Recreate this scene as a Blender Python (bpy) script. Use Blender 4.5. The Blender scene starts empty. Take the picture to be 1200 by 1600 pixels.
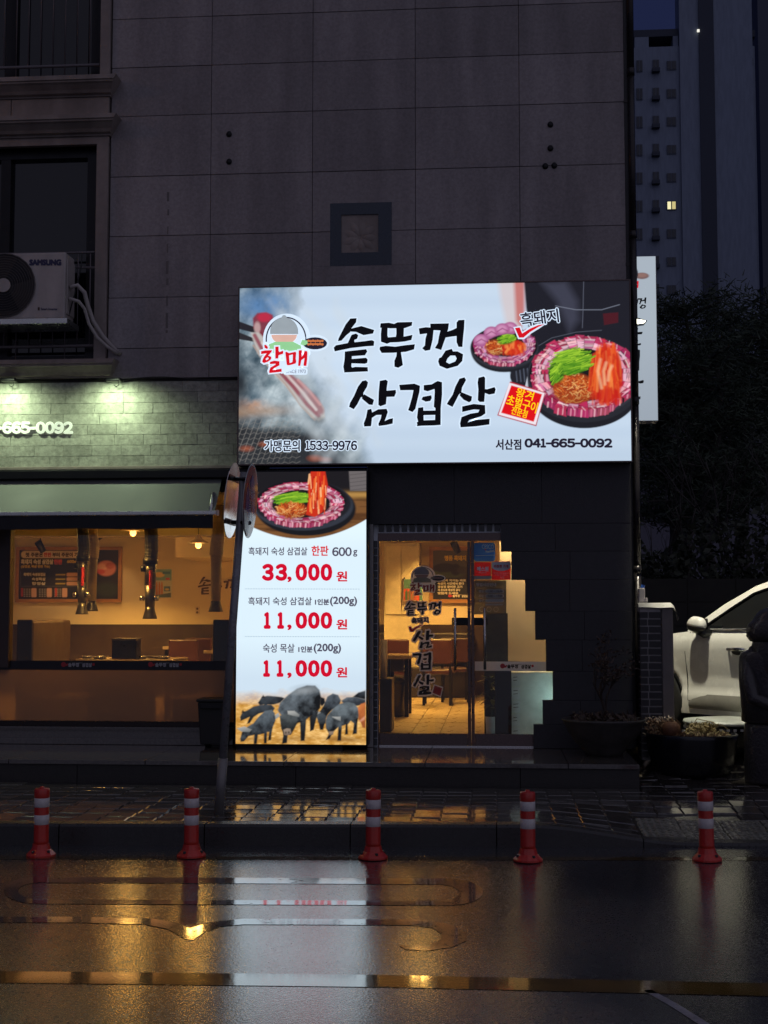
import bpy, math, random
import numpy as np
from mathutils import Vector, Matrix
from mathutils.geometry import tessellate_polygon
random.seed(7); RNG = np.random.default_rng(11)
S = bpy.context.scene
COL = S.collection
# ------------------------------------------------------------------ camera
CAM_Y = -12.999; EYE = 1.6; FPX = 2133.0
PITCH = math.radians(4.18); YAW = math.radians(4.65)
cam = bpy.data.objects.new('camera', bpy.data.cameras.new('camera')); COL.objects.link(cam)
cam.location = (0, CAM_Y, EYE); cam.rotation_euler = (math.pi/2+PITCH, 0, YAW)
cam.data.sensor_fit = 'VERTICAL'; cam.data.sensor_height = 36; cam.data.lens = 36*FPX/1600
cam.data.clip_start = 0.05; cam.data.clip_end = 2000
S.camera = cam
# ------------------------------------------------------------------ dusk sky
W = bpy.data.worlds.new('World'); S.world = W; W.use_nodes = True
wn = W.node_tree.nodes; wl = W.node_tree.links
bg = wn['Background']
sky = wn.new('ShaderNodeTexSky'); sky.sky_type = 'NISHITA'; sky.sun_disc = False
sky.sun_elevation = math.radians(-3.0); sky.sun_rotation = math.radians(200)
sky.air_density = 1.6; sky.dust_density = 1.0; sky.ozone_density = 3.0
tint = wn.new('ShaderNodeMix'); tint.data_type = 'RGBA'; tint.blend_type = 'MIX'
tint.inputs['Factor'].default_value = 0.90           # a thick rain deck hides most of the clear sky gradient
tint.inputs['B'].default_value = (0.105, 0.145, 0.45, 1)
wl.new(sky.outputs['Color'], tint.inputs['A']); wl.new(tint.outputs['Result'], bg.inputs['Color'])
bg.inputs['Strength'].default_value = 0.12
# dim last light of the day from the open side of the street
sun = bpy.data.objects.new('sun', bpy.data.lights.new('sun', 'SUN')); COL.objects.link(sun)
sun.data.energy = 0.37; sun.data.angle = math.radians(120); sun.data.color = (0.86, 0.83, 1.0)
sun.rotation_euler = (math.radians(56), 0, math.radians(32)); sun.location = (3, -20, 20)
S.view_settings.view_transform = 'Standard'; S.view_settings.look = 'None'
S.view_settings.exposure = 0; S.view_settings.gamma = 1
try: S.view_settings.use_curve_mapping = False
except Exception: pass
S.cycles.use_denoising = True
S.cycles.max_bounces = 8; S.cycles.glossy_bounces = 4; S.cycles.transmission_bounces = 6; S.cycles.transparent_max_bounces = 16
S.cycles.sample_clamp_indirect = 3.0
# ------------------------------------------------------------------ surveying helpers
def ray(px, py):
    cx = (px-600)/FPX; cz = -(py-800)/FPX
    fy = math.cos(PITCH)-math.sin(PITCH)*cz; fz = math.sin(PITCH)+math.cos(PITCH)*cz
    return (cx*math.cos(YAW)-fy*math.sin(YAW), cx*math.sin(YAW)+fy*math.cos(YAW), fz)
def at(px, py, y):
    "point of the vertical plane at depth y seen at photo pixel px,py -> (x, z)"
    X, Y, Z = ray(px, py); t = (y-CAM_Y)/Y
    return X*t, EYE+Z*t
def on(px, py, z):
    "point of the level plane at height z seen at photo pixel px,py -> (x, y)"
    X, Y, Z = ray(px, py); t = (z-EYE)/Z
    return X*t, CAM_Y+Y*t
def proj(x, y, z):
    dx = x; dy = y-CAM_Y; dz = z-EYE
    a = dx*math.cos(YAW)+dy*math.sin(YAW); b = -dx*math.sin(YAW)+dy*math.cos(YAW)
    f = b*math.cos(PITCH)+dz*math.sin(PITCH); u = -b*math.sin(PITCH)+dz*math.cos(PITCH)
    return 600+FPX*a/f, 800-FPX*u/f
def lin(c):
    out = []
    for v in c:
        v = v/255.0
        out.append(v/12.92 if v <= 0.04045 else ((v+0.055)/1.055)**2.4)
    return tuple(out)
# ------------------------------------------------------------------ materials
MATS = {}
def mat(name, color, rough=0.6, metal=0.0, vary=0.15, scale=8.0, bump=0.0, bscale=60.0, rvary=0.1, spec=0.5, coat=0.0, obvar=0.0, emit=None, estr=0.0, stain=0.0):
    m = bpy.data.materials.new(name); m.use_nodes = True; MATS[name] = m
    N = m.node_tree.nodes; L = m.node_tree.links; p = N['Principled BSDF']
    tc = N.new('ShaderNodeTexCoord'); nz = N.new('ShaderNodeTexNoise')
    nz.inputs['Scale'].default_value = scale; nz.inputs['Detail'].default_value = 6; nz.inputs['Roughness'].default_value = 0.65
    L.new(tc.outputs['Object'], nz.inputs['Vector'])
    mr = N.new('ShaderNodeMapRange'); mr.inputs['From Min'].default_value = 0.3; mr.inputs['From Max'].default_value = 0.7
    mr.inputs['To Min'].default_value = 1-vary; mr.inputs['To Max'].default_value = 1+vary
    L.new(nz.outputs['Fac'], mr.inputs['Value'])
    fac = mr.outputs['Result']
    if obvar:
        oi = N.new('ShaderNodeObjectInfo'); mo = N.new('ShaderNodeMapRange')
        mo.inputs['To Min'].default_value = 1-obvar; mo.inputs['To Max'].default_value = 1+obvar
        L.new(oi.outputs['Random'], mo.inputs['Value'])
        mm = N.new('ShaderNodeMath'); mm.operation = 'MULTIPLY'
        L.new(fac, mm.inputs[0]); L.new(mo.outputs['Result'], mm.inputs[1]); fac = mm.outputs[0]
    if stain:
        mp = N.new('ShaderNodeMapping'); mp.inputs['Scale'].default_value = (2.2, 2.2, 0.35)
        L.new(tc.outputs['Object'], mp.inputs['Vector'])
        n2 = N.new('ShaderNodeTexNoise'); n2.inputs['Scale'].default_value = 2.0; n2.inputs['Detail'].default_value = 4
        L.new(mp.outputs['Vector'], n2.inputs['Vector'])
        m2 = N.new('ShaderNodeMapRange'); m2.inputs['From Min'].default_value = 0.35; m2.inputs['From Max'].default_value = 0.65
        m2.inputs['To Min'].default_value = 1-stain; m2.inputs['To Max'].default_value = 1.0
        L.new(n2.outputs['Fac'], m2.inputs['Value'])
        mm = N.new('ShaderNodeMath'); mm.operation = 'MULTIPLY'
        L.new(fac, mm.inputs[0]); L.new(m2.outputs['Result'], mm.inputs[1]); fac = mm.outputs[0]
    mx = N.new('ShaderNodeVectorMath'); mx.operation = 'SCALE'; mx.inputs[0].default_value = color[:3]
    L.new(fac, mx.inputs['Scale']); L.new(mx.outputs['Vector'], p.inputs['Base Color'])
    r2 = N.new('ShaderNodeMapRange'); r2.inputs['From Min'].default_value = 0.3; r2.inputs['From Max'].default_value = 0.7
    r2.inputs['To Min'].default_value = max(0.02, rough-rvary); r2.inputs['To Max'].default_value = min(1, rough+rvary)
    L.new(nz.outputs['Fac'], r2.inputs['Value']); L.new(r2.outputs['Result'], p.inputs['Roughness'])
    p.inputs['Metallic'].default_value = metal; p.inputs['Specular IOR Level'].default_value = spec
    p.inputs['Coat Weight'].default_value = coat; p.inputs['Coat Roughness'].default_value = 0.05
    if bump:
        nb = N.new('ShaderNodeTexNoise'); nb.inputs['Scale'].default_value = bscale; nb.inputs['Detail'].default_value = 4
        L.new(tc.outputs['Object'], nb.inputs['Vector'])
        b = N.new('ShaderNodeBump'); b.inputs['Strength'].default_value = bump; b.inputs['Distance'].default_value = 0.01
        L.new(nb.outputs['Fac'], b.inputs['Height']); L.new(b.outputs['Normal'], p.inputs['Normal'])
    if emit:
        p.inputs['Emission Color'].default_value = (*emit, 1); p.inputs['Emission Strength'].default_value = estr
    return m
def glow(name, color, strength=1.0):
    m = bpy.data.materials.new(name); m.use_nodes = True; N = m.node_tree.nodes; L = m.node_tree.links
    p = N['Principled BSDF']; p.inputs['Base Color'].default_value = (*[min(1, c) for c in color], 1)
    nz = N.new('ShaderNodeTexNoise'); nz.inputs['Scale'].default_value = 3.0
    mr = N.new('ShaderNodeMapRange'); mr.inputs['To Min'].default_value = 0.9*strength; mr.inputs['To Max'].default_value = 1.1*strength
    L.new(nz.outputs['Fac'], mr.inputs['Value']); L.new(mr.outputs['Result'], p.inputs['Emission Strength'])
    p.inputs['Emission Color'].default_value = (*color, 1); p.inputs['Roughness'].default_value = 0.4
    MATS[name] = m; return m
def print_mat(name, lit):
    "colour print held in a colour attribute; lit = backlit strength, 0 for a plain paper print"
    m = bpy.data.materials.new(name); m.use_nodes = True; N = m.node_tree.nodes; L = m.node_tree.links
    p = N['Principled BSDF']; a = N.new('ShaderNodeAttribute'); a.attribute_name = 'print'
    p.inputs['Roughness'].default_value = 0.45
    if lit:
        p.inputs['Base Color'].default_value = (0.03, 0.03, 0.03, 1)
        L.new(a.outputs['Color'], p.inputs['Emission Color']); p.inputs['Emission Strength'].default_value = lit
    else:
        L.new(a.outputs['Color'], p.inputs['Base Color'])
    MATS[name] = m; return m
def glass_mat(name, tintc=(1, 1, 1), refl=1.0, rough=0.0, clear=1.0, film=(0.1, 0.08, 0.07)):
    m = bpy.data.materials.new(name); m.use_nodes = True; N = m.node_tree.nodes; L = m.node_tree.links
    N.remove(N['Principled BSDF']); out = N['Material Output']
    t = N.new('ShaderNodeBsdfTransparent'); t.inputs['Color'].default_value = (*tintc, 1)
    g = N.new('ShaderNodeBsdfGlossy'); g.inputs['Roughness'].default_value = 0.02+rough
    f = N.new('ShaderNodeFresnel'); f.inputs['IOR'].default_value = 1.5
    mu = N.new('ShaderNodeMath'); mu.operation = 'MULTIPLY'; mu.inputs[1].default_value = refl
    L.new(f.outputs['Fac'], mu.inputs[0])
    base = t.outputs[0]
    if clear < 1:
        d = N.new('ShaderNodeBsdfDiffuse'); d.inputs['Color'].default_value = (*film, 1)
        tr = N.new('ShaderNodeBsdfTranslucent'); tr.inputs['Color'].default_value = (*film, 1)
        dm = N.new('ShaderNodeMixShader'); dm.inputs[0].default_value = 0.5
        L.new(d.outputs[0], dm.inputs[1]); L.new(tr.outputs[0], dm.inputs[2])
        cm = N.new('ShaderNodeMixShader'); cm.inputs[0].default_value = clear
        L.new(dm.outputs[0], cm.inputs[1]); L.new(t.outputs[0], cm.inputs[2]); base = cm.outputs[0]
    mx = N.new('ShaderNodeMixShader')
    L.new(mu.outputs[0], mx.inputs[0]); L.new(base, mx.inputs[1]); L.new(g.outputs[0], mx.inputs[2])
    L.new(mx.outputs[0], out.inputs['Surface']); MATS[name] = m; return m
# ------------------------------------------------------------------ object helpers
def tag(o, label=None, cat=None, group=None, kind=None):
    if label: o['label'] = label
    if cat: o['category'] = cat
    if group: o['group'] = group
    if kind: o['kind'] = kind
    return o
def thing(name, loc, label, cat, group=None, rz=0.0):
    o = bpy.data.objects.new(name, None); COL.objects.link(o); o.location = loc; o.rotation_euler = (0, 0, rz)
    o.empty_display_size = 0.1
    return tag(o, label, cat, group)
def origin(p):
    v = Vector((0, 0, 0))
    while p: v += p.location; p = p.parent
    return v
def mesh_obj(name, V, F, m, parent=None, smooth=False, local=False, bevel=0.0):
    me = bpy.data.meshes.new(name)
    if parent is not None and not local:
        b = origin(parent); V = [(v[0]-b.x, v[1]-b.y, v[2]-b.z) for v in V]
    me.from_pydata(V, [], F)
    ms = m if isinstance(m, (list, tuple)) else [m]
    for k in ms: me.materials.append(k)
    if smooth: me.polygons.foreach_set('use_smooth', [True]*len(me.polygons))
    me.update()
    o = bpy.data.objects.new(name, me); COL.objects.link(o)
    if parent is not None: o.parent = parent
    if bevel:
        bm = o.modifiers.new('bevel', 'BEVEL'); bm.width = bevel; bm.segments = 2; bm.limit_method = 'ANGLE'
    return o
class MB:
    def __init__(s): s.V = []; s.F = []
    def add(s, V, F):
        n = len(s.V); s.V += [tuple(v) for v in V]; s.F += [tuple(i+n for i in f) for f in F]; return s
    def box(s, x0, x1, y0, y1, z0, z1):
        V = [(x0,y0,z0),(x1,y0,z0),(x1,y1,z0),(x0,y1,z0),(x0,y0,z1),(x1,y0,z1),(x1,y1,z1),(x0,y1,z1)]
        return s.add(V, [(0,3,2,1),(4,5,6,7),(0,1,5,4),(1,2,6,5),(2,3,7,6),(3,0,4,7)])
    def cyl(s, p0, p1, r0, r1=None, n=12, caps=True):
        r1 = r0 if r1 is None else r1
        p0 = Vector(p0); p1 = Vector(p1); d = (p1-p0).normalized()
        a = d.orthogonal().normalized(); b = d.cross(a)
        V = []
        for p, r in ((p0, r0), (p1, r1)):
            for i in range(n):
                t = 2*math.pi*i/n; V.append(p+(a*math.cos(t)+b*math.sin(t))*r)
        F = [(i, (i+1) % n, n+(i+1) % n, n+i) for i in range(n)]
        if caps: F += [tuple(range(n-1, -1, -1)), tuple(range(n, 2*n))]
        return s.add(V, F)
    def tube(s, pts, r, n=8):
        pts = [Vector(p) for p in pts]; V = []; F = []
        rs = r if isinstance(r, (list, tuple)) else [r]*len(pts)
        up = None
        for k, p in enumerate(pts):
            d = (pts[min(k+1, len(pts)-1)]-pts[max(k-1, 0)]).normalized()
            if up is None: up = d.orthogonal().normalized()
            a = (up-d*up.dot(d))
            a = a.normalized() if a.length > 1e-6 else d.orthogonal().normalized()
            up = a; b = d.cross(a)
            for i in range(n):
                t = 2*math.pi*i/n; V.append(p+(a*math.cos(t)+b*math.sin(t))*rs[k])
        for k in range(len(pts)-1):
            for i in range(n):
                F.append((k*n+i, k*n+(i+1) % n, (k+1)*n+(i+1) % n, (k+1)*n+i))
        F += [tuple(range(n-1, -1, -1)), tuple(range((len(pts)-1)*n, len(pts)*n))]
        return s.add(V, F)
    def lathe(s, prof, c=(0, 0, 0), n=24, sx=1.0, sy=1.0):
        V = []; F = []
        for r, z in prof:
            for i in range(n):
                t = 2*math.pi*i/n; V.append((c[0]+r*math.cos(t)*sx, c[1]+r*math.sin(t)*sy, c[2]+z))
        for k in range(len(prof)-1):
            for i in range(n): F.append((k*n+i, k*n+(i+1) % n, (k+1)*n+(i+1) % n, (k+1)*n+i))
        if prof[0][0] > 1e-5: F.append(tuple(range(n-1, -1, -1)))
        if prof[-1][0] > 1e-5: F.append(tuple(range((len(prof)-1)*n, len(prof)*n)))
        return s.add(V, F)
    def extrude_x(s, prof, x0, x1, dx0=None, dx1=None):
        "profile of (y,z), swept from x0 to x1; dx lists shift single points (mitres)"
        n = len(prof); dx0 = dx0 or [0]*n; dx1 = dx1 or [0]*n
        V = [(x0+dx0[i], p[0], p[1]) for i, p in enumerate(prof)]+[(x1+dx1[i], p[0], p[1]) for i, p in enumerate(prof)]
        F = [(i, (i+1) % n, n+(i+1) % n, n+i) for i in range(n)]
        F += [tuple(range(n-1, -1, -1)), tuple(range(n, 2*n))]
        return s.add(V, F)
    def build(s, name, m, parent=None, smooth=False, local=False, bevel=0.0):
        return mesh_obj(name, s.V, s.F, m, parent, smooth, local, bevel)
def copy_tree(o, parent=None):
    c = o.copy(); COL.objects.link(c)
    if parent is not None: c.parent = parent
    for ch in list(o.children): copy_tree(ch, c)
    return c
# ------------------------------------------------------------------ flat print: polygons, lettering and painted sheets
def flat(name, loops, y, m, parent, thick=0.0):
    "loops: list of [outer, hole...] in photo pixels, laid on the vertical plane y"
    V = []; F = []
    for k, lp in enumerate(loops):
        yy = y-0.00025*k
        pts = [[Vector((*[at(p[0], p[1], yy)[i] for i in (0, 1)], 0)) for p in l] for l in lp]
        n = len(V)
        for l in pts: V += [(p.x, yy, p.y) for p in l]
        for t in tessellate_polygon(pts): 
            a, b, c = [n+i for i in t]
            va, vb, vc = V[a], V[b], V[c]
            cr = (vb[0]-va[0])*(vc[2]-va[2])-(vc[0]-va[0])*(vb[2]-va[2])
            F.append((a, b, c) if cr > 0 else (a, c, b))
    return mesh_obj(name, V, F, m, parent)
def inflate(poly, d):
    n = len(poly); A = sum(poly[i][0]*poly[(i+1) % n][1]-poly[(i+1) % n][0]*poly[i][1] for i in range(n))
    sg = 1 if A > 0 else -1; out = []
    for i in range(n):
        p, q, r = poly[i-1], poly[i], poly[(i+1) % n]
        e1 = (q[0]-p[0], q[1]-p[1]); e2 = (r[0]-q[0], r[1]-q[1])
        l1 = math.hypot(*e1) or 1; l2 = math.hypot(*e2) or 1
        nx = sg*(e1[1]/l1+e2[1]/l2); ny = -sg*(e1[0]/l1+e2[0]/l2); l = math.hypot(nx, ny) or 1
        out.append((q[0]+nx/l*d*1.15, q[1]+ny/l*d*1.15))
    return out
TXT = {}
def digits(name, s, box, y, m, parent, bold=0.0, dirs=6, gap=0.12, rot=0.0):
    "figures set one by one from the full-width forms, in one mesh"
    wid = {'1': 0.62, '-': 0.62, ',': 0.42, ' ': 0.5}; ws = [wid.get(c, 1.0) for c in s]; u = (box[2]-box[0])/(sum(ws)+gap*(len(s)-1)); x = box[0]; V = []; F = []
    offs = [(0, 0)]+([(bold*math.cos(2*math.pi*i/dirs), bold*math.sin(2*math.pi*i/dirs)) for i in range(dirs)] if bold else [])
    y0, y1 = box[1], box[3]; h = y1-y0
    for c, w in zip(s, ws):
        x1 = x+w*u
        if c == '-': P = [((x, y0+h*0.50), (x1, y0+h*0.50), (x1, y0+h*0.60), (x, y0+h*0.60))]; U = np.array(P[0]); Fc = [(3, 2, 1, 0)]
        else:
            N_, Fc = text_mesh(chr(0xFF10+int(c))) if c.isdigit() else text_mesh(c); U = np.stack([x+N_[:, 0]*(x1-x), y1-N_[:, 1]*h], -1)
        for k, (ox, oy) in enumerate(offs):
            n = len(V); yy = y-0.00012*k
            for a, b in U: p = at(a+ox, b+oy, yy); V.append((p[0], yy, p[1]))
            F += [tuple(i+n for i in f) for f in Fc]
        x = x1+gap*u
    return mesh_obj(name, V, F, m, parent)
def text_mesh(s):
    if s not in TXT:
        c = bpy.data.curves.new('t', 'FONT'); c.body = s; c.dimensions = '2D'; c.fill_mode = 'FRONT'; c.size = 1; c.resolution_u = 3
        o = bpy.data.objects.new('t', c); me = bpy.data.meshes.new_from_object(o)
        V = np.array([v.co[:2] for v in me.vertices]); F = [tuple(p.vertices) for p in me.polygons]
        bpy.data.objects.remove(o); bpy.data.curves.remove(c); bpy.data.meshes.remove(me)
        lo = V.min(0); hi = V.max(0); TXT[s] = ((V-lo)/(hi-lo), F)
    return TXT[s]
def text(name, s, box, y, m, parent, bold=0.0, rot=0.0, dirs=None, thick=0.0):
    "lettering fitted to the photo-pixel box x0,y0,x1,y1 on plane y; bold = stroke gain in pixels"
    U, F0 = text_mesh(s); x0, y0, x1, y1 = box
    X = x0+U[:, 0]*(x1-x0); Y = y1-U[:, 1]*(y1-y0)
    cx, cy = (x0+x1)/2, (y0+y1)/2; ca, sa = math.cos(rot), math.sin(rot)
    X, Y = cx+(X-cx)*ca-(Y-cy)*sa, cy+(X-cx)*sa+(Y-cy)*ca
    offs = [(0, 0)]
    if bold:
        n = dirs or 6
        offs += [(bold*math.cos(2*math.pi*i/n), bold*math.sin(2*math.pi*i/n)) for i in range(n)]
    V = []; F = []
    for k, (ox, oy) in enumerate(offs):
        n = len(V); yy = y-0.00012*k
        for a, b in zip(X+ox, Y+oy):
            p = at(a, b, yy); V.append((p[0], yy, p[1]))
        F += [tuple(i+n for i in f) for f in F0]
    return mesh_obj(name, V, F, m, parent)
def fbm(shape_x, shape_y, scale, seed, octv=5):
    r = np.random.default_rng(seed); out = np.zeros_like(shape_x); amp = 1; tot = 0
    for o in range(octv):
        g = r.random((64, 64)); x = shape_x/scale*2**o; y = shape_y/scale*2**o
        xi = np.floor(x).astype(int); yi = np.floor(y).astype(int); fx = x-xi; fy = y-yi
        fx = fx*fx*(3-2*fx); fy = fy*fy*(3-2*fy)
        a = g[yi % 64, xi % 64]; b = g[yi % 64, (xi+1) % 64]; c = g[(yi+1) % 64, xi % 64]; d = g[(yi+1) % 64, (xi+1) % 64]
        out += amp*((a*(1-fx)+b*fx)*(1-fy)+(c*(1-fx)+d*fx)*fy); tot += amp; amp *= 0.55
    out = out/tot
    return np.clip(0.5+(out-out.mean())/(out.std()+1e-6)*0.19, 0, 1)
class Canvas:
    "a printed sheet on the plane y; colours painted in photo-pixel units"
    def __init__(s, x0, x1, z0, z1, y, res):
        s.nx = int((x1-x0)/res)+1; s.nz = int((z1-z0)/res)+1; s.y = y
        s.x = np.linspace(x0, x1, s.nx); s.z = np.linspace(z0, z1, s.nz)
        Xg, Zg = np.meshgrid(s.x, s.z)
        s.PX, s.PY = proj(Xg, y, Zg); s.C = np.zeros((s.nz, s.nx, 3))
    def win(s, a, b, c, d):
        mx = s.PX[s.nz//2]; my = s.PY[:, s.nx//2]; e = 9
        i0 = np.searchsorted(mx, a-e); i1 = np.searchsorted(mx, c+e)
        j0 = np.searchsorted(-my, -(d+e)); j1 = np.searchsorted(-my, -(b-e))
        return slice(max(0, j0), min(s.nz, j1)), slice(max(0, i0), min(s.nx, i1))
    def blend(s, sl, alpha, col):
        if s.C[sl].size == 0: return
        a = np.clip(alpha, 0, 1)[..., None]; s.C[sl] = s.C[sl]*(1-a)+np.asarray(col)*a
    def fill(s, col): s.C[:] = lin(col)
    def mix(s, alpha, col): s.blend((slice(None), slice(None)), alpha, lin(col))
    def ell(s, cx, cy, rx, ry, col, a=1.0, soft=1.2, rot=0.0, shade=None):
        R = max(rx, ry)+2; sl = s.win(cx-R, cy-R, cx+R, cy+R); X = s.PX[sl]-cx; Y = s.PY[sl]-cy
        c, n = math.cos(rot), math.sin(rot); u = X*c+Y*n; v = -X*n+Y*c
        d = (1-np.sqrt((u/rx)**2+(v/ry)**2))*min(rx, ry)
        col = np.array(lin(col))
        if shade is not None:
            k = np.clip(0.5-v/ry*0.5, 0, 1)[..., None]; col = col*(1-k)+np.array(lin(shade))*k
        s.blend(sl, a*np.clip(d/soft+0.5, 0, 1), col)
    def poly(s, pts, col, a=1.0, soft=1.2):
        xs = [p[0] for p in pts]; ys = [p[1] for p in pts]
        sl = s.win(min(xs), min(ys), max(xs), max(ys)); X = s.PX[sl]; Y = s.PY[sl]
        if X.size == 0: return
        ins = np.zeros(X.shape, bool); dist = np.full(X.shape, 1e9); n = len(pts)
        for i in range(n):
            (ax, ay), (bx, by) = pts[i], pts[(i+1) % n]
            cond = ((ay > Y) != (by > Y))
            with np.errstate(divide='ignore', invalid='ignore'):
                xi = (bx-ax)*(Y-ay)/((by-ay) if by != ay else 1e-9)+ax
            ins ^= cond & (X < xi)
            dx, dy = bx-ax, by-ay; t = np.clip(((X-ax)*dx+(Y-ay)*dy)/(dx*dx+dy*dy+1e-9), 0, 1)
            dist = np.minimum(dist, np.hypot(X-ax-t*dx, Y-ay-t*dy))
        sd = np.where(ins, dist, -dist)
        s.blend(sl, a*np.clip(sd/soft+0.5, 0, 1), lin(col))
    def polyg(s, pts, c0, c1, a=1.0, soft=2.0, tex=None, amp=0.5, lit=(0.35, 1.0)):
        xs = [p[0] for p in pts]; ys = [p[1] for p in pts]; tmp = s.C.copy(); s.poly(pts, c0, 1.0, soft)
        sl = s.win(min(xs), min(ys), max(xs), max(ys)); t = np.clip(((s.PY[sl]-min(ys))*lit[1]+(s.PX[sl]-min(xs))*lit[0])/((max(ys)-min(ys))*lit[1]+(max(xs)-min(xs))*lit[0]), 0, 1)
        if tex is not None: t = np.clip(t*1.35+(tex[sl]-0.5)*amp, 0, 1)
        col = np.array(lin(c0))*(1-t[..., None])+np.array(lin(c1))*t[..., None]
        d = np.abs(s.C[sl]-np.array(lin(c0))).max(-1); base = np.abs(tmp[sl]-np.array(lin(c0))).max(-1)
        m = np.clip(1-d/(base+1e-6), 0, 1)[..., None]*a; s.C[sl] = tmp[sl]*(1-m)+col*m
    def stroke(s, pts, w, col, a=1.0, soft=1.0):
        xs = [p[0] for p in pts]; ys = [p[1] for p in pts]
        sl = s.win(min(xs)-w, min(ys)-w, max(xs)+w, max(ys)+w); X = s.PX[sl]; Y = s.PY[sl]
        if X.size == 0: return
        dist = np.full(X.shape, 1e9)
        for (ax, ay), (bx, by) in zip(pts[:-1], pts[1:]):
            dx, dy = bx-ax, by-ay; t = np.clip(((X-ax)*dx+(Y-ay)*dy)/(dx*dx+dy*dy+1e-9), 0, 1)
            dist = np.minimum(dist, np.hypot(X-ax-t*dx, Y-ay-t*dy))
        s.blend(sl, a*np.clip((w/2-dist)/soft+0.5, 0, 1), lin(col))
    def build(s, name, m, parent):
        nx, nz = s.nx, s.nz; b = origin(parent) if parent else Vector((0, 0, 0))
        Xg, Zg = np.meshgrid(s.x-b.x, s.z-b.z)
        V = np.stack([Xg, np.full_like(Xg, s.y-b.y), Zg], -1).reshape(-1, 3).astype(np.float32)
        idx = np.arange(nx*nz).reshape(nz, nx)
        Q = np.stack([idx[:-1, :-1], idx[:-1, 1:], idx[1:, 1:], idx[1:, :-1]], -1).reshape(-1, 4)
        me = bpy.data.meshes.new(name); me.vertices.add(len(V)); me.vertices.foreach_set('co', V.ravel())
        me.loops.add(Q.size); me.loops.foreach_set('vertex_index', Q.ravel().astype(np.int32))
        me.polygons.add(len(Q)); me.polygons.foreach_set('loop_start', np.arange(0, Q.size, 4, dtype=np.int32))
        me.update(calc_edges=True)
        at_ = me.color_attributes.new('print', 'FLOAT_COLOR', 'POINT')
        C = np.ones((nx*nz, 4), np.float32); C[:, :3] = s.C.reshape(-1, 3); at_.data.foreach_set('color', C.ravel())
        me.materials.append(m); o = bpy.data.objects.new(name, me); COL.objects.link(o)
        if parent: o.parent = parent
        return o
def rrect(x0, y0, x1, y1, r, n=4):
    out = []
    for cx, cy, a0 in ((x1-r, y0+r, -90), (x1-r, y1-r, 0), (x0+r, y1-r, 90), (x0+r, y0+r, 180)):
        for i in range(n+1):
            a = math.radians(a0+90*i/n); out.append((cx+r*math.cos(a), cy+r*math.sin(a)))
    return out
def xbox(mb, px0, py0, px1, py1, y0, y1):
    "box whose FRONT face (plane y0) covers the photo rectangle, going back to y1"
    xa, zt = at(px0, (py0+py1)/2, y0)[0], at((px0+px1)/2, py0, y0)[1]
    xb, zb = at(px1, (py0+py1)/2, y0)[0], at((px0+px1)/2, py1, y0)[1]
    return mb.box(xa, xb, y0, y1, zb, zt)
# ================================================================== MATERIALS
M_granite = mat('pink_granite', (0.345, 0.305, 0.305), 0.55, vary=0.20, scale=38, bump=0.15, bscale=240, obvar=0.10, stain=0.26)
M_trim = mat('cast_trim', (0.36, 0.30, 0.27), 0.6, vary=0.12, scale=14, bump=0.12, bscale=90, stain=0.3)
M_joint = mat('dark_joint', (0.05, 0.045, 0.045), 0.8)
M_pjoint = mat('panel_joint', (0.11, 0.098, 0.098), 0.85)
M_seal = mat('old_sealant', (0.20, 0.175, 0.17), 0.8)
M_stone = mat('travertine', (0.33, 0.335, 0.29), 0.7, vary=0.35, scale=26, bump=0.4, bscale=55, obvar=0.16)
M_black_metal = mat('black_metal', (0.015, 0.015, 0.017), 0.35, 0.6)
M_frame = mat('dark_frame', (0.03, 0.024, 0.024), 0.3, 0.7, vary=0.1)
M_bronze = mat('bronze_frame', (0.12, 0.09, 0.085), 0.28, 0.85, vary=0.12)
M_steel = mat('brushed_steel', (0.55, 0.54, 0.53), 0.22, 1.0, vary=0.08, scale=20)
M_cladding = mat('black_cladding', (0.036, 0.035, 0.039), 0.55, vary=0.25, scale=18, bump=0.25, bscale=70, obvar=0.12)
M_glaze = mat('glazed_black_tile', (0.02, 0.022, 0.028), 0.12, vary=0.2)
M_grout = mat('pale_grout', (0.82, 0.86, 0.90), 0.6)
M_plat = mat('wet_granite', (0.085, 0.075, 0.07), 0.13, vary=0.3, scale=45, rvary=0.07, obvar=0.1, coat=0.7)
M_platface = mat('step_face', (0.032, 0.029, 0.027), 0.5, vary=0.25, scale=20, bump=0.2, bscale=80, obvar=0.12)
M_dark_glass = mat('night_glass', (0.006, 0.007, 0.010), 0.06, vary=0.1, rvary=0.02, spec=0.6)
M_cream = mat('cream_wall', (0.72, 0.60, 0.42), 0.75, vary=0.05, scale=3)
M_wains = mat('dark_wainscot', (0.034, 0.019, 0.013), 0.45, vary=0.2, scale=6)
M_ceil = mat('dark_ceiling', (0.20, 0.16, 0.11), 0.8)
M_ftile = mat('beige_floor_tile', (0.46, 0.36, 0.22), 0.32, vary=0.12, scale=9, obvar=0.06)
M_orange = mat('orange_plastic', (0.62, 0.035, 0.02), 0.33, vary=0.12, scale=25, coat=0.25, stain=0.2)
M_reflect = mat('reflective_band', (0.66, 0.60, 0.58), 0.4, vary=0.12, scale=40)
M_white_paint = mat('white_enamel', (0.74, 0.74, 0.72), 0.3, coat=0.4, vary=0.06)
M_acwhite = mat('aged_white_plastic', (0.52, 0.47, 0.44), 0.45, vary=0.10, scale=6, stain=0.25)
M_rubber = mat('black_rubber', (0.02, 0.02, 0.02), 0.6)
M_awn = mat('awning_cloth', (0.15, 0.16, 0.15), 0.62, vary=0.10, scale=2.5, bump=0.05, bscale=300)
M_awndark = mat('awning_valance', (0.02, 0.022, 0.028), 0.8)
M_alu = mat('aluminium', (0.62, 0.63, 0.60), 0.3, 0.9)
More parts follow.
